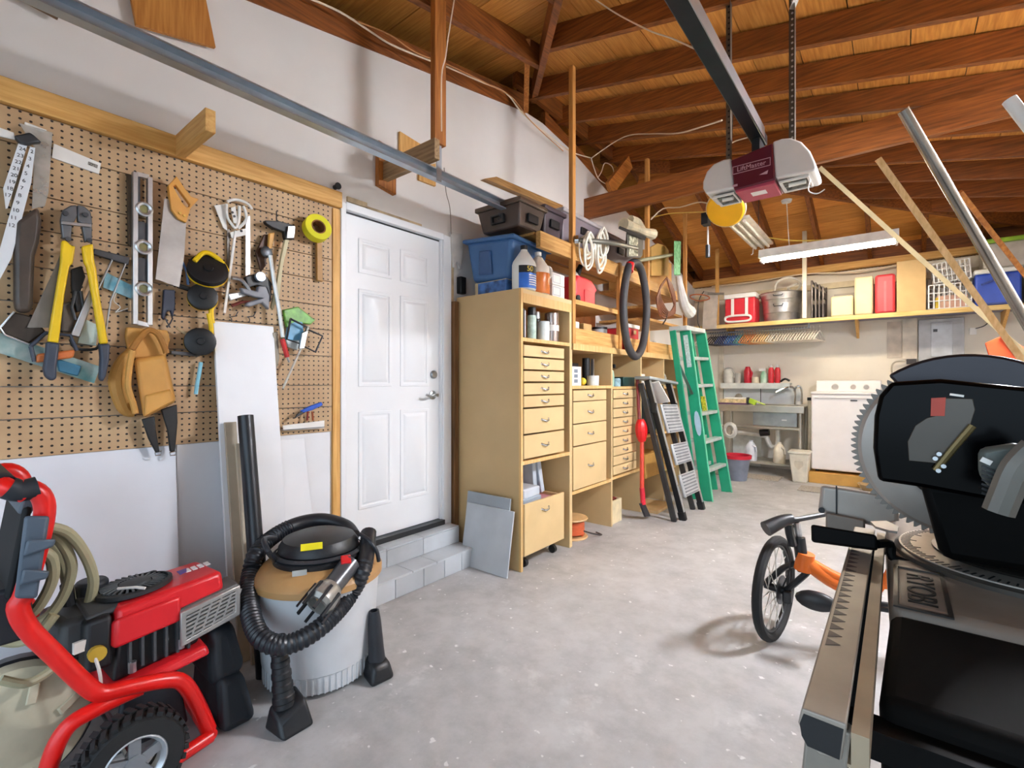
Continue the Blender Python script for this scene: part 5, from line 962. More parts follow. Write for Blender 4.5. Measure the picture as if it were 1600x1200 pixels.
# clothes rod and hangers
rd = thing('closet_rod', 'metal rod under the back shelf carrying the hangers', 'rod', (1.0, 7.78, 2.04)); B().cyl((.15, 7.78, 2.055), (1.70, 7.78, 2.055), .014, n=12).out('rod', STEEL, rd)
for x_ in (.2, 1.68): B().bb(x_ - .01, x_ + .01, 7.76, 7.80, 2.055, 2.134).out('bracket', STEEL, rd)
HM = {}
def hanger_mesh():
    k_ = B(); k_.tube([(0, -.02, .0), (0, -.015, .018), (0, .005, .022), (0, .02, .008), (0, .012, -.02), (0, 0, -.045)], .0035, 5, sm=3)
    k_.tube([(0, 0, -.045), (0, -.10, -.095), (0, -.21, -.16), (0, -.20, -.175), (0, 0, -.175), (0, .20, -.175), (0, .21, -.16), (0, .10, -.095)], .008, 6, closed=True, sm=2)
    return k_
HC = [('white', '#e8e0d0')] * 3 + [('black', '#1c1c20')] * 4 + [('navy', '#26386c')] * 4 + [('blue', '#3f6fae')] * 4 + [('teal', '#5fa0a0')] * 2 + [('orange', '#d88a4c')] * 5 + [('peach', '#ecc890')] * 5 + [('white', '#efe8dc')] * 18
xh = .22
for i, (nm, hx) in enumerate(HC):
    if nm not in HM:
        o = hanger_mesh().out('clothes_hanger', M(hx, .45, var=.04)); HM[nm] = o.data; bpy.data.objects.remove(o)
    o = bpy.data.objects.new('clothes_hanger', HM[nm]); COL.objects.link(o); o.location = (xh, 7.78, 2.049); o.rotation_euler = (0, 0, random.uniform(-.20, -.12)); o['_o'] = tuple(o.location)
    grp = 'first' if i < 3 else ('last' if nm == 'white' else '')
    o['label'] = {'first': 'white hanger at the left end of the rod before the black ones', 'last': 'white plastic hanger in the long right part of the hanger row'}.get(grp, nm + ' plastic hanger on the rod under the back shelf'); o['category'] = 'hanger'; o['group'] = {'first': 'white hangers at the left end', 'last': 'white hangers on the right'}.get(grp, nm + ' hangers on the rod')
    xh += .035 if i > 2 else .05
# wall oddments
B().bb(2.53, 2.68, 8.135, 8.149, 1.62, 2.10).out('trim_5', M('#d2c6b6', .75), kind='structure'); B().bb(2.69, 2.84, 8.12, 8.149, 1.6, 2.13).out('trim_6', M('#dcd2c2', .75), kind='structure')
B().bb(.40, .46, 8.11, 8.149, 0, 2.1).out('trim_7', M('#e0d6c2', .75), kind='structure')
t = thing('electrical_panel', 'grey electrical panel on the back wall under the shelf', 'electrical panel', (3.05, 8.09, 1.55)); B().bb(2.85, 3.28, 8.07, 8.149, 1.55, 2.095).out('box', M('#b6b8ba', .45), t, bevel=.006); B().bb(2.97, 3.17, 8.058, 8.069, 1.62, 2.05).out('door', M('#c6cbd0', .4), t, bevel=.004); B().bb(2.99, 3.03, 8.048, 8.058, 1.93, 1.965).out('latch', DGREY, t)
t = thing('wall_outlet', 'outlet with a plug and dangling cable left of the electrical panel', 'outlet', (2.74, 8.1, 1.55)); B().bb(2.73, 2.83, 8.10, 8.119, 1.53, 1.60).out('plate', M('#3a3430', .5), t); B().tube([(2.72, 8.09, 1.57), (2.62, 8.08, 1.565), (2.58, 8.09, 1.5), (2.585, 8.1, 1.38)], .011, 8, sm=4).out('cable', M('#b8ae9c', .5), t)
t = thing('wall_outlet', 'small white box with a wire loop under the right part of the shelf', 'outlet', (3.35, 8.12, 2.0)); B().bb(3.33, 3.39, 8.1, 8.149, 1.88, 1.96).out('box', WENAM, t); B().tube([(3.38, 8.1, 1.95), (3.46, 8.1, 1.98), (3.5, 8.1, 2.05), (3.42, 8.1, 2.11)], .006, 6, sm=4).out('wire', DGREY, t)
# upper ledge above the sink
t = thing('wall_ledge', 'grey metal ledge on the back wall above the sink bench', 'shelf', (.9, 8.0, 1.24)); B().bb(.47, 1.42, 7.93, 8.149, 1.265, 1.285).out('shelf', M('#9fa8a2', .4, .4), t); B().bb(.47, 1.42, 7.925, 7.935, 1.20, 1.285).out('front_lip', M('#d6dcd8', .4), t)
B().bb(.47, 1.55, 8.12, 8.145, .95, 1.20).out('splash_panel', M('#e6eaec', .3, var=.03), t); B().bb(1.0, 1.01, 8.118, 8.12, .95, 1.2).out('joint', DGREY, t)
ZL = 1.286
t = thing('jug', 'pale grey jug at the left end of the metal ledge', 'jug', (.56, 8.02, ZL)); B().lathe([(.075, 0), (.08, .02), (.08, .17), (.06, .22), (.03, .24)], (.57, 8.03, ZL), n=18).out('body', M('#cfccc2', .4), t); B().tube([(.63, 7.99, ZL + .2), (.67, 7.98, ZL + .15), (.65, 7.98, ZL + .08)], .012, 6).out('handle', M('#cfccc2', .4), t)
can('mug', 'small grey mug beside the pale jug on the metal ledge', 'mug', .71, 7.99, ZL, [(.04, 0), (.045, .15), (.04, .15)], M('#b9b8b2', .4))
t = thing('detergent_bottle', 'tall single red bottle on the left half of the metal ledge', 'bottle', (.86, 8.0, ZL)); B().lathe([(.05, 0), (.055, .02), (.055, .18), (.04, .22), (.03, .25)], (.85, 8.0, ZL), n=16).out('body', M('#c92236', .35), t); B().tube([(.89, 7.96, ZL + .2), (.92, 7.96, ZL + .15), (.90, 7.96, ZL + .08)], .014, 6).out('handle', M('#c92236', .35), t)
can('jar', 'short cream jar between the red bottle and the spray bottle', 'jar', .96, 7.98, ZL, [(.05, 0), (.05, .07), (.04, .09)], M('#d6cdb6', .4))
t = thing('spray_bottle', 'white and green spray bottle in the middle of the metal ledge', 'spray bottle', (1.06, 8.0, ZL)); B().lathe([(.045, 0), (.05, .1), (.03, .16), (.015, .18)], (1.07, 8.0, ZL), n=16).out('body', M('#c8d8c8', .35, h2='#7fae90'), t); B().box((1.055, 7.99, ZL + .2), (.09, .03, .04)).out('trigger', WENAM, t)
for i, x_ in enumerate((1.17, 1.255)):
    t = thing('detergent_bottle', ('left' if i == 0 else 'right') + ' of the pair of red bottles with white caps on the ledge', 'bottle', (x_, 8.0, ZL)); B().lathe([(.036, 0), (.04, .02), (.04, .19), (.025, .23)], (x_, 8.0, ZL), n=16).out('body', M('#cf2a36', .35), t); B().cyl((x_, 8.0, ZL + .23), (x_ - .01, 7.99, ZL + .265), .022, n=12).out('cap', WENAM, t)
t = thing('nozzle', 'dark hose nozzle lying at the right end of the metal ledge', 'nozzle', (1.36, 7.97, ZL)); B().tube([(1.30, 7.96, ZL + .02), (1.36, 7.95, ZL + .06), (1.42, 7.95, ZL + .03)], .015, 8, sm=3).out('body', BLACK, t)
# stainless sink bench
SST = M('#c4beb2', .3, .75, .08)
t = thing('sink_bench', 'stainless steel sink bench with open frame along the back wall', 'sink', (1.1, 7.7, 0)); 
tp = B(); tp.bb(.55, 1.67, 7.40, 7.46, .955, .975); tp.bb(.55, 1.67, 7.98, 8.05, .955, .975); tp.bb(.55, 1.04, 7.46, 7.98, .955, .975); tp.bb(1.58, 1.67, 7.46, 7.98, .955, .975); tp.bb(.55, 1.67, 7.395, 7.41, .88, .975); tp.out('top', SST, t, bevel=.006)
ba = B(); ba.bb(1.04, 1.58, 7.45, 7.46, .70, .955); ba.bb(1.04, 1.58, 7.97, 7.98, .70, .955); ba.bb(1.04, 1.05, 7.46, 7.97, .70, .955); ba.bb(1.57, 1.58, 7.46, 7.97, .70, .955); ba.bb(1.04, 1.58, 7.45, 7.98, .69, .70); ba.out('basin', M('#a9aaa8', .35, .7), t)
B().bb(1.40, 1.46, 7.445, 7.45, .77, .785).out('badge', WENAM, t)
for x_ in (.62, 1.62):
    for y_ in (7.45, 7.98): B().cyl((x_, y_, 0), (x_, y_, .955), .022, n=12).out('leg', SST, t)
for z_, nm in ((.66, 'mid_rail'),): B().cyl((.62, 7.45, z_), (1.62, 7.45, z_), .02, n=10).out(nm, SST, t)
for i in range(5): B().bb(.6, 1.64, 7.43 + i * .115, 7.50 + i * .115, .15, .175).out('shelf_slat', M('#b8b2a4', .45, .4), t)
k_ = B(); k_.tube([(1.48, 8.0, .975), (1.48, 8.0, 1.16), (1.46, 7.98, 1.22), (1.38, 7.92, 1.22), (1.26, 7.84, 1.15)], .016, 8, sm=4); k_.tube([(1.56, 8.0, .975), (1.56, 8.0, 1.2), (1.52, 7.98, 1.24), (1.48, 8.0, 1.2)], .014, 8, sm=4); k_.out('faucet', CHROME, t); B().cyl((1.52, 7.98, .975), (1.52, 7.98, 1.02), .03, n=12).out('faucet_base', WENAM, t)
t2 = thing('drain_pipe', 'white plastic drain trap under the sink basin', 'pipe', (1.25, 7.7, .4)); B().tube([(1.31, 7.7, .69), (1.31, 7.7, .45), (1.28, 7.7, .38), (1.22, 7.7, .38), (1.18, 7.7, .46), (1.12, 7.72, .52), (.7, 7.75, .55)], .03, 10, sm=4).out('trap', M('#ece8de', .4), t2); B().cyl((1.08, 7.7, .56), (1.2, 7.7, .58), .05, n=12).out('coupling', BLACK, t2)
t2 = thing('coiled_hose', 'white coiled hose hung at the left end of the sink bench', 'hose', (.75, 7.42, .55)); k_ = B()
for i in range(3): k_.tube([(.74 + (.06 + i * .012) * math.cos(j * .524), 7.41 + i * .012, .60 + (.08 + i * .012) * math.sin(j * .524)) for j in range(12)], .014, 6, closed=True, sm=2)
k_.out('coil', M('#dedcd6', .4), t2)
for i, (x_, mt) in enumerate(((1.0, M('#dfe4ee', .4)), (1.36, M('#ece2ce', .4)))):
    t2 = thing('jug', ('bluish white jug on the left of the bench slats' if i == 0 else 'cream white jug on the right of the bench slats'), 'jug', (x_, 7.52, .176))
    B().lathe([(.07, 0), (.078, .015), (.078, .17), (.06, .22), (.025, .27), (.025, .29)], (x_, 7.52, .176), n=20).out('body', mt, t2); B().tube([(x_ + .03, 7.47, .40), (x_ + .075, 7.46, .38), (x_ + .08, 7.46, .31)], .012, 6).out('handle', mt, t2)
t2 = thing('tray', 'purple edged tray of yellow papers on the left of the sink bench', 'tray', (.8, 7.55, .976)); B().bb(.58, .96, 7.42, 7.7, .976, 1.0).out('tray', M('#6a4c66', .5), t2); B().bb(.60, .95, 7.43, 7.7, 1.001, 1.05).out('papers', M('#e6cf9c', .7, var=.25, scale=30), t2); B().bb(.66, .92, 7.44, 7.62, 1.051, 1.075).out('cloth', WENAM, t2, bevel=.01)
t2 = thing('brush', 'lime green scrubbing brush on the sink bench beside the tray', 'brush', (1.03, 7.48, .976)); B().box((1.03, 7.48, 1.02), (.10, .06, .07), (0, .4, 0)).out('head', M('#b5d83a', .5), t2, bevel=.008); B().bar((1.06, 7.46, 1.03), (1.2, 7.43, .985), .025, .015).out('handle', M('#c9e070', .5), t2); B().box((.97, 7.47, 1.03), (.03, .04, .1)).out('bristles', DGREY, t2)
t2 = thing('sponge_holder', 'grey rounded caddy against the white splash panel', 'caddy', (.72, 8.0, .976)); B().ell((.72, 8.0, 1.05), (.06, .05, .075)).out('body', M('#8c8478', .5), t2)
# bucket, bin, mats, boards on the wall foot
t2 = thing('bucket', 'grey bucket with red rim behind the green ladder', 'bucket', (.98, 6.85, 0)); B().lathe([(.12, 0), (.165, .30), (.16, .30), (.12, .01)], (.97, 6.85, 0), n=24).out('pail', M('#7c8494', .5), t2); B().lathe([(.158, .29), (.178, .29), (.182, .335), (.16, .335), (.158, .29)], (.97, 6.85, 0), n=24, cap=False).out('rim', M('#d8243c', .4), t2); B().tube([(.81, 6.85, .31), (.9, 6.75, .30), (1.1, 6.78, .30), (1.13, 6.85, .31)], .007, 6, sm=3).out('handle', BLACK, t2)
t2 = thing('trash_bin', 'cream waste bin between the sink bench and the washing machine', 'bin', (1.64, 7.30, 0)); k_ = B(); k_.hexa([(1.57, 7.16, 0), (1.73, 7.16, 0), (1.73, 7.36, 0), (1.57, 7.36, 0)], [(1.53, 7.13, .37), (1.76, 7.13, .37), (1.76, 7.40, .37), (1.53, 7.40, .37)]); k_.out('body', M('#e3dcca', .45), t2, bevel=.012); B().bb(1.52, 1.77, 7.12, 7.41, .371, .40).out('rim', M('#ece6d6', .4), t2, bevel=.008)
sh = B(); sh.prism([(1.60, 7.136, .28), (1.69, 7.136, .28), (1.69, 7.138, .22), (1.645, 7.141, .17), (1.60, 7.138, .22)], (0, -.006, 0)); sh.out('emblem', M('#c9c0ac', .5), t2)
MAT = M('#8d857a', .9, scale=60, h2='#b5ada0')
bxx('floor_mat', 'grey woven mat on the floor under the sink bench front', 'mat', .62, 1.42, 7.05, 7.38, 0, .012, MAT, .003); bxx('floor_mat', 'small grey mat on the floor in front of the washing machine', 'mat', 1.70, 2.25, 6.62, 6.95, 0, .012, MAT, .003)
t2 = thing('leaning_board', 'white board leaning low on the back wall behind the bench', 'board', (.85, 8.1, 0)); k_ = B(); k_.prism([(.60, 8.02, .02), (1.02, 8.02, .02), (1.02, 8.10, .50), (.60, 8.10, .50)], (0, .02, 0)); k_.out('board', M('#e4e8e2', .5), t2)
# washing machine on its platform
bxx('platform', 'low wooden platform under the washing machine', 'platform', 1.74, 2.52, 7.26, 8.0, 0, .14, M('#c9994c', .6, var=.08), .004)
t2 = thing('washing_machine', 'white top loading washing machine on a wooden platform', 'washing machine', (2.12, 7.6, .141)); WM = M('#eeeae8', .35, var=.02)
B().bb(1.76, 2.475, 7.31, 7.98, .17, 1.14).out('body', WM, t2, bevel=.02, bseg=3); B().bb(1.755, 2.48, 7.30, 7.80, 1.141, 1.175).out('lid', WM, t2, bevel=.012)
k_ = B(); k_.prism([(1.76, 7.78, 1.141), (1.76, 7.84, 1.32), (1.76, 7.98, 1.32), (1.76, 7.98, 1.141)], (.715, 0, 0)); k_.out('control_panel', WM, t2, bevel=.012)
B().bb(1.80, 2.44, 7.30, 7.309, 1.09, 1.096).out('seam', M('#a8a4a0', .5), t2); B().bb(2.18, 2.25, 7.302, 7.309, 1.06, 1.075).out('badge', DGREY, t2)
for x_, r in ((1.98, .04), (2.18, .03), (2.32, .03)): B().cyl((x_, 7.815, 1.24), (x_, 7.785, 1.23), r, n=18).out('dial', CHROME, t2)
for x_ in (1.82, 2.42):
    for y_ in (7.37, 7.92): B().cyl((x_, y_, .141), (x_, y_, .17), .02, n=8).out('foot', BLACK, t2)
t2 = thing('plumbing_pipe', 'white standing pipe between the sink bench and washing machine', 'pipe', (1.70, 7.6, .3)); B().cyl((1.715, 7.6, 0.0), (1.715, 7.6, 1.05), .028, n=12).out('pipe', M('#e0d8c6', .5), t2); B().cyl((1.715, 7.6, 1.05), (1.715, 7.6, 1.09), .034, n=12).out('cap', BLACK, t2)
can('pet_bowl', 'cream basin lying beside the platform of the washing machine', 'bowl', 2.42, 7.08, 0.0, [(.10, 0), (.16, .09), (.15, .09), (.09, .01)], M('#b9986a', .5))
# orange cone shape and far fold at right
t2 = thing('snow_shovel', 'orange shovel blade showing behind the leaning poles', 'shovel', (3.1, 3.9, 0)); k_ = B(); k_.prism([Y(u, v, 3.9) for u, v in ((1538, 536), (1566, 524), (1600, 545), (1612, 575), (1545, 560))], (.02, .05, 0)); k_.out('blade', M('#e8592c', .4), t2, bevel=.006); pq = Y(1585, 560, 3.93); B().tube([pq, (pq.x + .1, 3.9, 0)], .016, 8).out('shaft', M('#c9b48c', .5), t2); B().prism([Y(u, v, 3.895) for u, v in ((1565, 524), (1570, 524), (1606, 560), (1600, 562))], (0, -.01, 0)).out('edge_strip', WENAM, t2)
# ================================================================== FOREGROUND MACHINES
FR = M('#e01b17', .3, var=.04); NB = M('#17191d', .45, var=.1); GP = M('#4d5a68', .5, var=.06); PB = M('#23282f', .5, var=.1)
# ---- pressure washer
t = thing('pressure_washer', 'red framed petrol pressure washer standing at the lower left', 'pressure washer', (.5, .5, 0))
XN, XF_ = .70, .26
near = [(XN, .165, .985), (XN, .205, .99), (XN, .235, .955), (XN, .236, .88), (XN, .20, .70), (XN, .185, .66), (XN, .205, .59), (XN, .26, .49), (XN, .325, .375), (XN, .365, .325), (XN, .43, .31), (XN, .53, .285), (XN, .585, .25), (XN, .63, .15), (XN, .665, .04)]
far = [(XF_, y_, z_) for _, y_, z_ in near]
B().tube(near, .025, 14, sm=4).out('frame_tube', FR, t); B().tube(far, .026, 14, sm=4).out('frame_tube', FR, t)
B().tube([(XN, .20, .975), (XN, .16, 1.0), (XN - .06, .15, 1.01), (XF_ + .06, .15, 1.01), (XF_, .16, 1.0), (XF_, .20, .975)], .026, 14, sm=4).out('crossbar', FR, t)
B().tube([(XN - .01, .155, 1.003), (XN - .06, .15, 1.01), (XF_ + .06, .15, 1.01), (XF_ + .01, .155, 1.003)], .033, 14, sm=4).out('grip', PB, t)
B().tube([(XN, .225, .99), (XN, .19, .985), (XN, .165, .998)], .031, 12, sm=3).out('grip', PB, t)
B().tube([(.72, .665, .03), (.74, .58, .03), (.77, .48, .035), (.77, .40, .04)], .022, 12, sm=4).out('bottom_rail', FR, t)
B().tube([X(222, 1074, .69), X(190, 1088, .69), X(150, 1108, .70), X(112, 1130, .70), X(90, 1160, .70), X(76, 1200, .70), X(66, 1245, .70)], .024, 12, sm=4).out('lower_tube', FR, t)
B().tube([(XF_, .665, .04), (.48, .68, .035), (.72, .665, .03)], .022, 12, sm=4).out('front_bar', FR, t)
# hose holder clipped on the near tube, panel between the tubes
k_ = B(); k_.hexa([X(22, 935, .75), X(22, 935, .65), X(58, 935, .65), X(58, 935, .75)], [X(38, 806, .75), X(38, 806, .65), X(78, 806, .65), X(78, 806, .75)]); k_.out('hose_holder', GP, t, bevel=.008)
for a_ in ((36, 870, 88, 842), (30, 915, 78, 892)):
    k_ = B(); k_.hexa([X(a_[0], a_[1], .79), X(a_[0], a_[1], .66), X(a_[2] - 4, a_[3] + 12, .66), X(a_[2] - 4, a_[3] + 12, .79)], [X(a_[0] + 6, a_[1] - 26, .79), X(a_[0] + 6, a_[1] - 26, .66), X(a_[2], a_[3], .66), X(a_[2], a_[3], .79)]); k_.out('hook', GP, t, bevel=.006)
B().box((.48, .19, .80), (.36, .02, .26), (-.15, 0, 0)).out('back_panel', M('#0d0e10', .8), t, bevel=.01); B().box((.48, .21, .93), (.34, .03, .05), (-.3, 0, 0)).out('panel_top', M('#5a626b', .6), t, bevel=.006)
B().box((.48, .17, .62), (.34, .10, .16)).out('holder_tray', PB, t, bevel=.012)
HOS = M('#a6a283', .5, var=.06)
for i, P in enumerate(([(70, 822, .55), (105, 832, .53), (132, 865, .5), (146, 905, .48), (140, 940, .46)], [(72, 830, .5), (98, 850, .5), (112, 885, .48), (102, 925, .46), (80, 958, .45), (55, 975, .44)],
                       [(60, 860, .6), (80, 872, .6), (82, 905, .58), (62, 945, .56), (40, 965, .54)], [(74, 845, .42), (95, 870, .4), (104, 905, .4), (110, 940, .4)], [(-5, 1000, .5), (30, 1003, .5), (60, 990, .52), (85, 960, .52)], [(0, 1062, .6), (40, 1068, .6), (75, 1050, .58), (95, 1030, .56)], [(0, 940, .45), (30, 990, .45), (75, 1020, .5)])):
    B().tube(XP(*P), .016 if i < 5 else .013, 10, sm=5).out('hose_loop', HOS, t)
B().tube(XP((104, 912, .44), (106, 930, .44), (108, 945, .44)), .018, 10).out('hose_fitting', NB, t)
# engine
def hx(name, b4, t4, mat, bev=.01, par=None, seg=3): k_ = B(); k_.hexa(b4, t4); return k_.out(name, mat, par or t, bevel=bev, bseg=seg)
ENR = M('#d9232b', .32, var=.05)
cw = hx('engine_cowl', [(.40, .41, .44), (.63, .415, .425), (.63, .745, .50), (.40, .75, .48)], [(.34, .42, .525), (.615, .42, .54), (.615, .74, .572), (.34, .75, .545)], ENR, .018)
hx('cowl_lip', [(.60, .40, .42), (.642, .41, .418), (.642, .60, .44), (.60, .60, .44)], [(.60, .405, .50), (.636, .415, .515), (.636, .60, .53), (.60, .60, .52)], ENR, .012)
SRD = M('#494d50', .6, .2, .15); fc = Vector((.47, .505, .545)); fx = Vector((-.05, -.07, 1)).normalized()
B().box((.47, .475, .535), (.235, .25, .02), (.06, .05, 0)).out('fan_shroud', SRD, t, bevel=.012)
B().lathe([(.112, .0), (.112, .014), (.10, .018), (.10, .006), (.02, .004)], fc, fx, 32).out('fan_ring', M('#2b2e30', .5), t)
k_ = B()
for i in range(30):
    a_ = i * 6.2832 / 30; d_ = Vector((math.cos(a_), math.sin(a_), 0)); tn = Vector((-d_.y, d_.x, 0)); p0 = fc + d_ * .05 + Vector((0, 0, .018)); p1 = fc + d_ * .098 + tn * .016 + Vector((0, 0, .014)); k_.bar(p0, p1, .007, .008)
k_.out('fan_fins', M('#5d6366', .45, .3), t, kind='stuff'); B().lathe([(.05, 0), (.046, .014), (.02, .02), (.01, .02)], fc + Vector((0, 0, .01)), fx, 20).out('fan_hub', SRD, t)
B().tube([fc + Vector((.05, -.06, .03)), fc + Vector((.10, -.02, .035)), fc + Vector((.12, .0, .03))], .005, 6).out('pull_cord', WENAM, t)
B().bb(.45, .615, .66, .735, .5725, .574).out('print_panel', M('#6a2a6a', .4, h2='#ece8ea', scale=40), t) if False else None
k_ = B(); k_.T = Matrix.Translation((.52, .68, .571)) @ Euler((.09, .03, 0)).to_matrix().to_4x4()
for i in range(4): k_.bb(-.03, .005, -.03 + i * .022, -.014 + i * .022, 0, .003)
k_.out('print_marks', M('#e9e4e6', .4), t, kind='stuff'); k_ = B(); k_.T = Matrix.Translation((.52, .64, .569)) @ Euler((.09, .03, 0)).to_matrix().to_4x4(); k_.prism([(-.03, -.012, 0), (.01, -.012, 0), (.0, .012, 0), (-.03, .02, 0)], (0, 0, .003)); k_.out('print_mark', M('#5a3f8a', .4), t)
hx('fuel_tank', [(.33, .25, .41), (.56, .29, .41), (.58, .40, .42), (.33, .42, .41)], [(.34, .27, .52), (.54, .295, .52), (.575, .40, .53), (.34, .41, .53)], M('#3b3d3f', .5, var=.12), .02)
B().lathe([(.045, 0), (.048, .01), (.048, .045), (.04, .055), (.01, .056)], (.38, .40, .53), n=24).out('fuel_cap', PB, t, bevel=.003)
hx('recoil_housing', [(.56, .33, .38), (.625, .34, .36), (.63, .41, .36), (.56, .41, .38)], [(.55, .34, .52), (.60, .345, .52), (.62, .41, .53), (.55, .41, .53)], NB, .015)
B().box((.60, .34, .45), (.012, .05, .035), (0, 0, .2)).out('label_plate', WENAM, t); B().cyl((.615, .37, .42), (.635, .37, .42), .024, n=14).out('oil_cap', M('#c9a93a', .4), t)
hx('engine_block', [(.38, .40, .30), (.62, .41, .30), (.62, .66, .33), (.38, .66, .33)], [(.38, .42, .46), (.60, .43, .46), (.60, .68, .48), (.38, .68, .48)], NB, .012)
k_ = B()
for i in range(6): k_.bb(.60, .635, .45 + i * .034, .458 + i * .034, .33, .44)
k_.out('cooling_fins', SRD, t, kind='stuff')
for y_, z_ in ((.46, .32), (.60, .34)): B().cyl((.63, y_, z_), (.63, y_, z_ + .035), .012, n=8).out('bolt', M('#b9bcc0', .3, .8), t)
hx('engine_deck', [(.30, .38, .262), (.68, .37, .262), (.68, .68, .30), (.30, .70, .30)], [(.31, .39, .295), (.665, .38, .295), (.665, .67, .335), (.31, .69, .335)], ENR, .012)
mg = B(); yA, yB = .592, .79; xs_ = .655
mg.frame([(xs_, yA, .352), (xs_, yB, .395), (xs_, yB, .51), (xs_, yA, .475)], [(xs_, yA + .018, .372), (xs_, yB - .018, .412), (xs_, yB - .018, .492), (xs_, yA + .018, .458)], (-.015, 0, 0))
mu = mg.out('muffler_guard', M('#b9b7b4', .35, .6, .1), t, bevel=.004)
k_ = B()
for i in range(6):
    f0 = (i + .5) / 6; z0 = .372 + f0 * .086; z1 = .412 + f0 * .08; k_.bar((xs_ - .006, yA + .015, z0), (xs_ - .006, yB - .015, z1), .010, .007, up=(0, 0, 1))
for i in range(5): y_ = yA + .03 + i * .034; k_.bar((xs_ - .005, y_, .365 + i * .007), (xs_ - .005, y_ + .035, .47 + i * .006), .007, .007, up=(1, 0, 0))
k_.out('guard_slats', M('#b9b7b4', .35, .6, .1), mu, kind='stuff')
hx('muffler_box', [(.54, yA, .35), (.635, yA, .35), (.635, yB, .39), (.54, yB, .39)], [(.54, yA + .01, .485), (.64, yA, .48), (.64, yB, .515), (.54, yB, .52)], M('#6d6a68', .45, .4, .2), .008)
hx('pump_cover', [(.36, .70, .14), (.66, .69, .14), (.66, .82, .17), (.36, .83, .18)], [(.38, .71, .37), (.60, .70, .36), (.60, .79, .35), (.38, .81, .36)], PB, .04, seg=4)
hx('front_foot', [(.36, .71, .0), (.72, .70, .0), (.72, .83, .0), (.36, .84, .0)], [(.38, .72, .20), (.66, .71, .19), (.67, .80, .17), (.38, .82, .18)], PB, .03)
hx('splash_guard', [(.55, .42, .03), (.58, .42, .03), (.58, .64, .03), (.55, .64, .03)], [(.55, .45, .27), (.58, .45, .27), (.58, .60, .27), (.55, .60, .27)], PB, .01)
def wheel(xc, yc, r, w, par, lab=None):
    wh = B().lathe([(r * .62, -w / 2), (r * .93, -w / 2), (r, -w * .3), (r, w * .3), (r * .93, w / 2), (r * .62, w / 2), (r * .60, 0), (r * .62, -w / 2)], (xc, yc, r), (1, 0, 0), 40, cap=False).out('tire', RUBBER, par)
    k_ = B()
    for i in range(30):
        a_ = i * 6.2832 / 30; R_ = Matrix.Translation((xc, yc, r)) @ Matrix.Rotation(a_, 4, 'X'); k_.T = R_; k_.box((-w * .22, 0, r + .003), (w * .42, .016, .012), (0, 0, .35)); k_.box((w * .22, r * math.sin(.10), r * math.cos(.1) + .002), (w * .42, .016, .012), (0, 0, -.35))
    k_.out('tread', RUBBER, wh, kind='stuff')
    k_ = B(); k_.lathe([(r * .50, .0), (r * .63, .0), (r * .63, w * .46), (r * .58, w * .5), (r * .5, w * .3), (r * .5, 0)], (xc, yc, r), (1, 0, 0), 36, cap=False); k_.out('rim', M('#c9ccd0', .3, .6), wh)
    k_ = B()
    for i in range(5):
        a_ = i * 1.2566 + .3; k_.bar((xc + w * .3, yc, r), (xc + w * .28, yc + math.cos(a_) * r * .55, r + math.sin(a_) * r * .55), .03, .012, up=(1, 0, 0))
    k_.cyl((xc + w * .1, yc, r), (xc + w * .42, yc, r), r * .2, n=16); k_.out('hub', M('#9da1a6', .35, .6), wh)
wheel(.80, .42, .135, .085, t); wheel(.18, .42, .135, .085, t)
B().cyl((.14, .42, .135), (.77, .42, .135), .012, n=10).out('axle', STEEL, t)
B().tube([(.62, .36, .43), (.645, .37, .38), (.65, .375, .33), (.655, .37, .29)], .005, 6, sm=3).out('spark_cable', WENAM, t)
t2 = thing('hose_drum', 'beige ribbed plastic drum with dark rim behind the red frame', 'drum', (.5, .20, 0)); BG = M('#bdb49a', .55, var=.12)
B().lathe([(.19, -.06), (.195, .0), (.18, .05), (.13, .085), (.06, .10), (.01, .10)], (.44, .20, .20), (1, -.1, .15), 36).out('drum', BG, t2)
for i in range(7):
    a_ = .4 + i * .9; d_ = Vector((0, math.cos(a_), math.sin(a_))); c0 = Vector((.44, .20, .20)); B().bar(c0 + d_ * .10 + Vector((.105, 0, 0)), c0 + d_ * .165 + Vector((.068, 0, 0)), .025, .012, up=(1, 0, 0)).out('rib', BG, t2, bevel=.003)
B().lathe([(.19, -.065), (.2, -.06), (.2, .0), (.192, .01), (.19, -.065)], (.44, .20, .2), (1, -.1, .15), 36, cap=False).out('rim', NB, t2)
# ---- shop vacuum
V = Vector((.60, 1.145, 0)); t = thing('shop_vacuum', 'grey and tan wet dry shop vacuum with its black hose coiled around it', 'vacuum', V); BUK = M('#c9cccf', .4, var=.04); TAN = M('#b98f5c', .45, var=.06)
B().lathe([(.222, .02), (.226, .022), (.228, .09), (.234, .095), (.258, .43), (.25, .435)], V, n=48).out('bucket', BUK, t)
k_ = B()
for i in range(60): a_ = i * .10472; k_.box(V + Vector((.2275 * math.cos(a_), .2275 * math.sin(a_), .056)), (.006, .006, .068), (0, 0, a_))
k_.out('base_ribs', BUK, t, kind='stuff')
B().lathe([(.262, .425), (.272, .43), (.272, .455), (.262, .47), (.225, .50), (.19, .51), (.18, .50)], V, n=48).out('lid', TAN, t)
for a_ in (-.45, 2.0, 4.2): B().box(V + Vector((.268 * math.cos(a_), .268 * math.sin(a_), .415)), (.03, .075, .06), (0, 0, a_)).out('latch', TAN, t, bevel=.008)
B().lathe([(.185, .49), (.19, .50), (.19, .525), (.178, .54), (.165, .545), (.170, .555), (.168, .572), (.150, .600), (.10, .618), (.02, .624)], V, n=40).out('motor_head', NB, t)
B().lathe([(.188, .538), (.176, .548), (.178, .552), (.192, .542)], V, n=40, cap=False).out('head_groove', M('#3a3d42', .35), t)
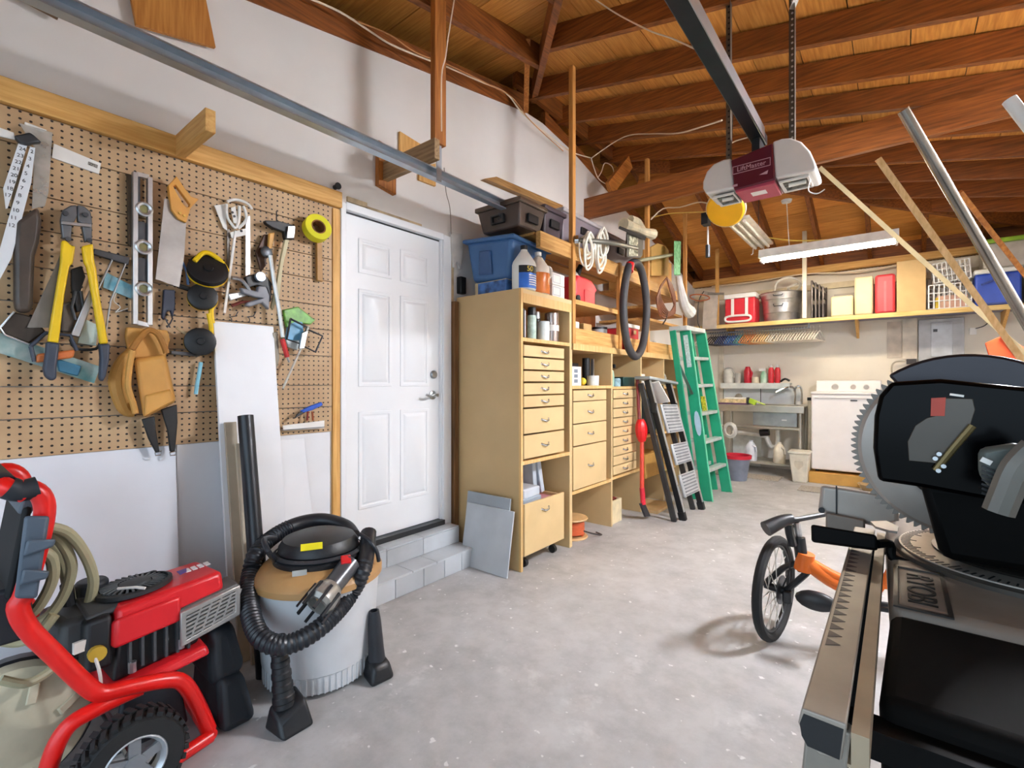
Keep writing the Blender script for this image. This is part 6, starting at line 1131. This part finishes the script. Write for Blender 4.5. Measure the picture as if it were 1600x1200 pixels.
hd = Vector((.87, -.49, 0)); sd = Vector((.49, .87, 0))
for nm, w_, h_, z_, o_, m_ in (('warning_sticker', .085, .03, .600, .145, M('#e8dc2a', .4)), ('name_plate', .055, .022, .515, .192, M('#b9b9b4', .35, .4))):
    k_ = B(); c = V + hd * o_ - sd * (.03 if nm[0] == 'w' else .075) + Vector((0, 0, z_)); sl = .9 if nm[0] == 'w' else .1; up = (Vector((0, 0, 1)) - hd * sl).normalized()
    k_.prism([c - sd * w_ / 2 - up * h_ / 2, c + sd * w_ / 2 - up * h_ / 2, c + sd * w_ / 2 + up * h_ / 2, c - sd * w_ / 2 + up * h_ / 2], hd * .006 + Vector((0, 0, .004 * sl))); k_.out(nm, m_, t)
def ON(u, v, base, k=.30):      # pixel seen on the tilted plane in which the hose lies
    d = Vector(_ray(u, v)); nn = Vector((hd.x * k, hd.y * k, 1)); o0 = Vector((CX, 0, CZ)); c0 = V + Vector((0, 0, base)); return o0 + d * ((c0 - o0).dot(nn) / d.dot(nn))
HP = [(575, 836), (574, 860), (566, 893), (548, 928), (522, 960), (494, 985), (462, 1003), (432, 1008), (406, 994), (393, 965), (388, 930), (392, 895), (400, 866), (425, 840), (462, 820), (502, 813), (538, 822), (552, 838)]
pts = []
for i, (u, v) in enumerate(HP):
    s_ = i / (len(HP) - 1); pts.append(ON(u, v, .56 if i < 3 else (.47 if i < 12 else .52), .38))
cp = catmull(pts, 12)
dense = [cp[0]]
for a_, b_ in zip(cp, cp[1:]):
    m_ = max(1, int((b_ - a_).length / .0025)); dense += [a_.lerp(b_, (j + 1) / m_) for j in range(m_)]
nD = len(dense); B().tube(dense, lambda q: .035 + (.0026 * math.sin(q * nD * .0025 / .0145 * 6.2832) if .12 < q < .80 else 0), 14).out('hose', M('#1d2026', .4, var=.05), t)
B().tube([ON(576, 832, .58, .38), ON(575, 845, .57, .38), ON(572, 870, .545, .38)], .036, 14).out('hose_cuff', M('#24272d', .35), t)
n0, n1 = ON(548, 880, .56, .2), ON(478, 968, .48, .2); nd = (n1 - n0).normalized()
B().cyl(n0, n0.lerp(n1, .45), .042, .040, 16).out('inlet_tube', M('#5b5c60', .3, .4), t); B().lathe([(.042, 0), (.056, .02), (.060, .075), (.050, .092), (.040, .092), (.036, .03)], n0.lerp(n1, .45), nd, 20, cap=False).out('swivel_collar', M('#a8a59e', .3, .5), t)
k_ = B(); rf_ = nd.orthogonal().normalized(); rg2 = nd.cross(rf_)
for i in range(8): a_ = i * .785; d_ = rf_ * math.cos(a_) + rg2 * math.sin(a_); k_.bar(n0.lerp(n1, .55) + d_ * .059, n0.lerp(n1, .93) + d_ * .058, .012, .008, up=d_)
k_.out('collar_ribs', M('#26282c', .35), t, kind='stuff'); B().cyl(n0.lerp(n1, .46) + nd * .02, n0.lerp(n1, .46) + nd * .03, .039, n=16).out('throat', NB, t)
B().box(n0.lerp(n1, .12) + Vector((0, 0, .035)), (.05, .04, .025), (0, .3, -.5)).out('red_latch', RED, t, bevel=.004)
B().tube([V + Vector((-.02, -.19, .54)), V + Vector((.02, -.235, .60)), V + Vector((-.05, -.22, .63)), V + Vector((-.12, -.14, .60))], .011, 8, sm=4).out('carry_handle', M('#2b2e34', .35), t)
B().tube([V + Vector((.12, .13, .60)), V + Vector((.19, .13, .585)), V + Vector((.215, .15, .54)), V + Vector((.22, .16, .49))], .009, 8, sm=4).out('carry_handle', M('#2b2e34', .35), t)
t2 = thing('floor_nozzle', 'black floor nozzle with ribbed neck standing left of the vacuum bucket', 'nozzle', (.86, .88, 0))
k_ = B(); c = Vector((.87, .875, 0)); k_.hexa([c + Vector(p) for p in ((-.08, -.06, 0), (.05, -.05, 0), (.05, .075, 0), (-.08, .06, 0))], [c + Vector(p) for p in ((-.06, -.05, .09), (.01, -.05, .05), (.02, .055, .10), (-.06, .05, .13))]); k_.out('head', NB, t2, bevel=.014, bseg=3)
a_, b_ = c + Vector((-.03, 0, .08)), V + Vector((.10, -.275, .36)); a_ = Vector((.84, .87, .08)); b_ = Vector((.80, .865, .33))
B().tube([a_.lerp(b_, i / 60) for i in range(61)], lambda q: .038 - .012 * q + (.003 if int(q * 12) % 2 else 0), 14).out('neck', NB, t2)
t2 = thing('utility_nozzle', 'black utility nozzle and crevice tool standing right of the vacuum bucket', 'nozzle', (.87, 1.27, 0)); c = Vector((.865, 1.275, 0))
k_ = B(); k_.hexa([c + Vector(p) for p in ((-.07, -.045, 0), (.045, -.075, 0), (.06, .045, 0), (-.055, .06, 0))], [c + Vector(p) for p in ((-.06, -.03, .10), (.03, -.05, .075), (.04, .03, .075), (-.05, .04, .10))]); k_.out('head', NB, t2, bevel=.02, bseg=3)
k_ = B(); k_.lathe([(.038, .07), (.034, .12), (.028, .24), (.022, .29), (.017, .29), (.024, .2)], c + Vector((-.012, 0, 0)), (-.05, -.03, 1), 18, cap=False); k_.out('crevice_tool', M('#2a2d33', .35), t2)
k_ = B(); q_ = [X(373, 650, .235), X(394, 649, .235)]; T_ = (q_[0] + q_[1]) / 2; Pp = X(400, 868, .36); D_ = Pp - T_; E_ = T_ + D_ * ((T_.z - .0) / -D_.z)
t2 = thing('vacuum_wand', 'long black vacuum wand tube leaning on the white boards', 'wand', E_); B().cyl(E_, T_, .036, .034, 20, cap=False).out('tube', M('#24272c', .32, .2), t2); B().cyl(E_ , T_ - (T_ - E_).normalized() * .002, .031, .029, 20).out('inner_tube', NB, t2); B().cyl(E_.lerp(T_, .42), E_.lerp(T_, .46), .039, n=20).out('joint_ring', NB, t2)
# ---- bicycle
t = thing('bicycle', 'small orange bicycle parked behind the miter saw', 'bicycle', (2.5, 2.8, 0)); WC = Vector((2.15, 2.714, .257)); hv = Vector((.144, .99, 0)).normalized(); ax = hv.cross(Vector((0, 0, 1)))
def circ(c, r, h_, n_=40): return [c + h_ * (r * math.cos(i * 6.2832 / n_)) + Vector((0, 0, r * math.sin(i * 6.2832 / n_))) for i in range(n_)]
def bwheel(c, h_):
    B().tube(circ(c, .235, h_), .023, 10, closed=True).out('tire', RUBBER, t); B().tube(circ(c, .208, h_), .009, 8, closed=True).out('rim', NB, t)
    a_ = h_.cross(Vector((0, 0, 1))); k_ = B()
    for i in range(20):
        q = i * 6.2832 / 20; d_ = h_ * math.cos(q) + Vector((0, 0, math.sin(q))); d2_ = h_ * math.cos(q + 1.1) + Vector((0, 0, math.sin(q + 1.1))); k_.bar(c + d2_ * .025 + a_ * (.02 if i % 2 else -.02), c + d_ * .205, .0036, .0036)
    k_.out('spokes', M('#cfcdc6', .4, .3), t, kind='stuff'); B().cyl(c - a_ * .045, c + a_ * .045, .018, n=12).out('hub', NB, t)
bwheel(WC, hv); bh = Vector((.98, .18, 0)).normalized(); RC_ = Vector((3.02, 2.92, .257)); bwheel(RC_, bh)
B().tube(circ(WC + ax * .004, .222, hv)[18:25], .012, 8).out('orange_stripe', M('#e8792a', .4), t); B().lathe([(.07, 0), (.07, .003)], WC + ax * .03, ax, 24).out('brake_disc', DSTEEL, t)
HT, HB = Vector((2.255, 2.72, .53)), Vector((2.275, 2.72, .40)); OR = M('#e8701c', .35, var=.05)
for s_ in (-1, 1): B().tube([WC + ax * (.05 * s_), Vector((2.235, 2.72, .36)) + ax * (.05 * s_), HB + ax * (.03 * s_)], .015, 8, sm=3).out('fork_leg', NB, t)
B().cyl(HB - Vector((0, 0, .03)), HT, .028, n=14).out('steerer', NB, t)
B().cyl(Vector((2.272, 2.72, .375)), Vector((2.285, 2.72, .46)), .04, n=14).out('head_tube', OR, t); B().tube([(2.285, 2.72, .42), (2.38, 2.76, .34), (2.52, 2.80, .27)], lambda q: .036 - .008 * q, 12, sm=3).out('down_tube', OR, t)
B().tube([(2.285, 2.72, .43), (2.45, 2.78, .345), (2.62, 2.83, .36)], .022, 12, sm=3).out('top_tube', OR, t); B().tube([(2.52, 2.80, .24), (2.60, 2.82, .40), (2.66, 2.84, .54)], .018, 10).out('seat_tube', OR, t)
for s_ in (-1, 1): B().tube([(2.52, 2.8 + .03 * s_, .25), (3.02, 2.92 + .05 * s_, .257)], .012, 8).out('chain_stay', NB, t); B().tube([(2.62, 2.83 + .02 * s_, .42), (3.02, 2.92 + .05 * s_, .257)], .010, 8).out('seat_stay', OR, t)
B().ell((2.68, 2.84, .56), (.12, .06, .03)).out('saddle', NB, t)
B().tube([HT, (2.25, 2.71, .58), (2.25, 2.68, .62)], .016, 8).out('stem', STEEL, t); gl = Vector((2.150, 2.58, .592)); B().tube([gl, (2.20, 2.63, .625), (2.26, 2.68, .63), (2.42, 2.86, .66)], .013, 10, sm=3).out('handlebar', NB, t)
B().tube([gl + Vector((-.012, -.012, -.006)), gl.lerp(Vector((2.20, 2.63, .625)), .5), Vector((2.205, 2.635, .625)), Vector((2.235, 2.66, .632))], lambda q: .036 - .012 * q, 12, sm=3).out('grip', NB, t); B().tube([(2.22, 2.66, .60), (2.225, 2.66, .56), (2.235, 2.68, .50)], .02, 8).out('brake_lever', NB, t)
B().tube([(2.24, 2.69, .60), (2.215, 2.68, .5), (2.22, 2.70, .38), (2.19, 2.70, .28)], .004, 6, sm=4).out('brake_cable', NB, t)
B().ell((2.34, 2.60, .285), (.085, .03, .045), 16, 8).out('pedal', NB, t); B().tube([(2.34, 2.63, .285), (2.5, 2.76, .25)], .012, 8).out('crank', DSTEEL, t)
B().box(WC + Vector((.06, -.02, -.02)), (.04, .05, .06)).out('brake_caliper', NB, t, bevel=.008)
# ---- miter saw on its stand
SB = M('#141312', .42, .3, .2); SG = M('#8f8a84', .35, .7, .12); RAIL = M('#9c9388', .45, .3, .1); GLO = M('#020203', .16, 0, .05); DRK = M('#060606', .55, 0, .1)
t = thing('miter_saw', 'large black and grey miter saw with toothed blade at the lower right', 'saw', (2.9, 1.4, .62))
WNG = M('#0b0a09', .75, 0, .3, 5)
for m_ in (GLO, DRK, WNG): m_.node_tree.nodes['Principled BSDF'].inputs['Specular IOR Level'].default_value = .10
# base and turntable
k_ = B(); k_.hexa([(2.625, 1.10, .74), (3.05, 1.10, .74), (3.05, 1.95, .74), (2.60, 1.95, .74)], [(2.618, 1.12, .885), (3.05, 1.12, .885), (3.05, 1.95, .885), (2.605, 1.95, .885)]); k_.out('base', M('#8a8076', .5, .2, .2, 6), t, bevel=.02, bseg=3)
k_ = B(); k_.hexa([(2.614, .80, .72), (3.0, .80, .72), (3.0, 1.095, .74), (2.63, 1.095, .74)], [(2.610, .815, .865), (3.0, .815, .865), (3.0, 1.095, .882), (2.62, 1.095, .882)]); k_.out('table_wing', WNG, t, bevel=.018, bseg=3)
TT = Vector((2.86, 1.53, .886)); B().lathe([(.235, -.04), (.235, .008), (.228, .012), (.17, .012)], TT, n=64).out('turntable', M('#57534e', .35, .6, .15), t)
k_ = B(); k_.lathe([(.226, .013), (.226, .016), (.165, .016), (.165, .013), (.226, .013)], TT, n=64, cap=False); k_.out('miter_scale', M('#b9b3aa', .35, .6), t)
k_ = B()
for i in range(48):
    a_ = 2.2 + i * .06; d_ = Vector((math.cos(a_), math.sin(a_), 0)); L_ = .03 if i % 5 == 0 else .018; k_.bar(TT + d_ * (.222 - L_) + Vector((0, 0, .0165)), TT + d_ * .222 + Vector((0, 0, .0165)), .003, .001)
k_.out('scale_marks', BLACK, t, kind='stuff')
B().lathe([(.16, .012), (.165, .02), (.15, .026), (.01, .026)], TT, n=40).out('table_insert', M('#3b3834', .4, .5), t)
for i in range(5): B().bar(TT + Vector((-.13 + i * .045, -.04 - i * .02, .03)), TT + Vector((-.14 + i * .045, .02 - i * .02, .06)), .016, .02).out('table_tooth', M('#cfc8be', .4, .4), t, bevel=.004)
# brand recess on the base
rc_ = B(); bx, by = 2.665, 1.235
rc_.frame([(bx - .04, by - .125, .8852), (bx + .042, by - .125, .8852), (bx + .042, by + .125, .8852), (bx - .04, by + .125, .8852)], [(bx - .033, by - .115, .8852), (bx + .035, by - .115, .8852), (bx + .035, by + .115, .8852), (bx - .033, by + .115, .8852)], (0, 0, .003)); rc_.out('badge_frame', M('#2b2622', .4), t)
text('brand_text', 'RYOBI', .062, M('#14110f', .5), t, (bx, by, .8856), (0, 0, -math.pi / 2), .0015)
# blade, guards, cover, motor
BC = Vector((2.745, 1.47, 1.14)); k_ = B(); N_ = 84; prof = []
for i in range(N_):
    a0 = i * 6.2832 / N_
    for r_, da in ((.193, 0), (.205, .35), (.203, .6)): a_ = a0 + da * 6.2832 / N_; prof.append(BC + Vector((r_ * math.cos(a_), 0, r_ * math.sin(a_))))
k_.prism(prof, (0, -.004, 0)); k_.out('blade', M('#77716a', .4, .7, .1), t)
B().lathe([(.115, 0), (.188, 0), (.190, .012), (.182, .022), (.150, .03), (.118, .028), (.115, 0)], BC + Vector((0, -.006, 0)), (0, -1, 0), 56, cap=False).out('lower_guard', M('#a39b93', .32, .35, .08), t)
gp = [BC + Vector((r_ * math.cos(a_), -.06, r_ * math.sin(a_))) for r_, aa in ((.212, [math.radians(q) for q in range(128, -2, -6)]), (.0, [0])) for a_ in aa]
k_ = B(); k_.prism(gp, (0, .09, 0)); k_.out('upper_guard', M('#2d2a2f', .28, .4, .1), t, bevel=.006)
cv = [Y(u, v, 1.20) for u, v in ((1392, 597), (1470, 592), (1615, 606), (1615, 790), (1545, 782), (1440, 762), (1372, 752), (1364, 700), (1366, 650), (1374, 618))]
k_ = B(); k_.prism(cv, (0, .13, 0)); k_.out('blade_cover', GLO, t, bevel=.008)
B().prism([Y(u, v, 1.197) for u, v in ((1418, 690), (1430, 665), (1448, 653), (1460, 650), (1466, 632), (1478, 622), (1520, 623), (1524, 640), (1512, 678), (1485, 705), (1462, 724), (1420, 720))], (0, .004, 0)).out('painted_reflection', M('#4d463d', .3, .2), t, bevel=.001)  # grey shape laid on the glossy cover to imitate a reflection in it
B().prism([Y(u, v, 1.194) for u, v in ((1455, 622), (1478, 621), (1476, 650), (1454, 650))], (0, .004, 0)).out('orange_reflection', M('#b8381a', .4), t)  # orange patch, part of the same painted reflection
B().tube([Y(1520, 665, 1.19), Y(1490, 700, 1.19), Y(1462, 735, 1.19)], .006, 8, sm=3).out('cover_edge', M('#8a7a52', .3, .6), t)
for u, v in ((1461, 716), (1467, 709), (1474, 728), (1466, 735)): c = Y(u, v, 1.188); B().cyl(c, c + Vector((0, -.006, 0)), .004, n=8).out('cover_screw', STEEL, t)
B().bar(Y(1484, 616, 1.19), Y(1506, 619, 1.19), .004, .004).out('white_line', WENAM, t)
k_ = B(); k_.hexa([Y(1528, 742, 1.08), Y(1584, 802, 1.08), Y(1584, 802, 1.16), Y(1528, 742, 1.16)], [Y(1528, 700, 1.08), Y(1596, 690, 1.08), Y(1596, 690, 1.16), Y(1528, 700, 1.16)]); mo = k_.out('motor', M('#59605c', .4, .2, .15), t, bevel=.01)
for i in range(7): B().bar(Y(1534, 728 + i * 7, 1.075), Y(1564, 740 + i * 7, 1.075), .003, .003).out('vent_slot', BLACK, mo)
B().bar(Y(1533, 717, 1.074), Y(1549, 724, 1.074), .004, .008).out('motor_label', WENAM, mo)
B().tube([Y(1560, 800, 1.05), Y(1572, 770, 1.05), Y(1590, 730, 1.05), Y(1620, 700, 1.05)], .02, 10, sm=4).out('motor_rim', M('#6a6862', .35, .4), t)
k_ = B(); k_.hexa([(2.70, 1.30, .93), (3.2, 1.30, .93), (3.2, 1.62, .93), (2.72, 1.62, .93)], [(2.66, 1.28, 1.09), (3.2, 1.28, 1.09), (3.2, 1.45, 1.12), (2.70, 1.45, 1.12)]); k_.out('arm_housing', DRK, t, bevel=.02)
k_ = B(); k_.hexa([(2.76, 1.56, .9), (3.05, 1.56, .9), (3.05, 1.9, .9), (2.76, 1.9, .9)], [(2.80, 1.6, 1.3), (3.05, 1.6, 1.3), (3.05, 1.8, 1.3), (2.80, 1.8, 1.3)]); k_.out('pivot_arm', DRK, t, bevel=.02)
# fence block and lever
FB = M('#a9a39b', .4, .4, .08)
k_ = B(); k_.hexa([Y(1278, 800, 1.80), Y(1405, 832, 1.80), Y(1405, 832, 1.86), Y(1278, 800, 1.86)], [Y(1283, 757, 1.80), Y(1405, 775, 1.80), Y(1405, 775, 1.86), Y(1283, 757, 1.86)]); k_.out('fence', FB, t, bevel=.012, bseg=3)
B().bar(Y(1307, 759, 1.797), Y(1307, 806, 1.797), .004, .004).out('fence_joint', BLACK, t); c = Y(1284, 797, 1.795); B().cyl(c, c + Vector((0, -.006, 0)), .009, n=10).out('fence_bolt', BLACK, t)
k_ = B(); k_.hexa([Y(1290, 850, 1.78), Y(1352, 858, 1.78), Y(1352, 858, 1.84), Y(1290, 850, 1.84)], [Y(1290, 800, 1.78), Y(1352, 812, 1.78), Y(1352, 812, 1.84), Y(1290, 800, 1.84)]); k_.out('fence_foot', M('#7a7168', .45, .4), t, bevel=.006)
k_ = B(); k_.hexa([Y(1268, 847, 1.36), Y(1372, 861, 1.36), Y(1372, 861, 1.40), Y(1268, 847, 1.40)], [Y(1267, 819, 1.36), Y(1370, 836, 1.36), Y(1370, 836, 1.40), Y(1267, 819, 1.40)]); k_.out('lock_lever', DRK, t, bevel=.006); B().tube([Y(1370, 850, 1.38), Y(1390, 850, 1.42), Y(1394, 870, 1.42), Y(1420, 882, 1.42)], .010, 10, sm=3).out('lever_rod', DRK, t)
B().prism([Z(u, v, .915) for u, v in ((1360, 818), (1385, 817), (1404, 826), (1402, 834), (1388, 832), (1368, 826))], (0, 0, .006)).out('pointer', M('#98928a', .4, .4), t)
# stand rail with printed triangles
st_ = thing('saw_stand', 'aluminium saw stand with toothed scale rail and grey legs under the miter saw', 'stand', (2.6, 1.2, 0))
x0, x1, yA, yB = 2.540, 2.600, .675, 1.62
k_ = B(); P = [(x0, yA, .895), (x0 + .045, yA, .895), (x0 + .045, yA, .890), (x0 + .040, yA, .850), (x0 + .018, yA, .846), (x0 + .003, yA, .856), (x0 - .004, yA, .875)]
k_.prism(P, (0, yB - yA, 0)); k_.out('scale_rail', RAIL, st_, bevel=.002); k_ = B(); k_.prism([(x0 + .0455, yA, .85), (x0 + .049, yA, .85), (x0 + .049, yA, .888), (x0 + .060, yA, .888), (x0 + .060, yA, .892), (x0 + .049, yA, .892), (x0 + .068, yA, .843), (x0 + .045, yA, .843)][:4] + [(x0 + .066, yA, .888), (x0 + .066, yA, .846), (x0 + .0455, yA, .846)], (0, yB - yA, 0)); k_.out('inner_rail', M('#a8977e', .5, .2), st_)
k_ = B()
for i in range(22): y_ = .86 + i * .03; k_.prism([(x0 + .006, y_, .8952), (x0 + .024, y_ + .012, .8952), (x0 + .006, y_ + .024, .8952)], (0, 0, .0006))
k_.out('rail_triangles', M('#4a4040', .5), st_, kind='stuff')
k_ = B(); k_.prism([(x0 + .000, yA - .001, .862), (x0 + .006, yA - .001, .852), (x0 + .038, yA - .001, .851), (x0 + .042, yA - .001, .888), (x0 + .002, yA - .001, .889), (x0 - .002, yA - .001, .876)], (0, .002, 0)); k_.out('rail_hollow', BLACK, st_)
for y_ in (.78, 1.75):
    for s_ in (0, 1):
        p0 = Vector((2.56 + .44 * s_, y_, .838)); p1 = Vector((2.48 + .62 * s_, y_ + (.10 if y_ < 1 else .1), 0)); B().bar(p0, p1, .05, .035, up=(0, 1, 0)).out('leg', M('#9d978d', .4, .5) if y_ < 1 else DRK, st_, bevel=.004)
for y_ in (.80, 1.75): B().bb(2.53, 3.05, y_ - .02, y_ + .02, .80, .838).out('cross_rail', DRK, st_)
for x_ in (2.75, 2.95): B().bb(x_ - .03, x_ + .03, .78, 1.80, .685, .718).out('saw_mount', DRK, st_)
k_ = B(); k_.hexa([(2.66, .98, 0), (2.93, .98, 0), (2.93, 1.62, 0), (2.66, 1.62, 0)], [(2.66, .96, .66), (2.93, .96, .66), (2.93, 1.62, .66), (2.66, 1.62, .66)]); k_.out('dark_fill_box', DRK, label='black box added to fill the dark space under the miter saw', cat='box', bevel=.04)  # added black block, stands in for the deep shade below the saw
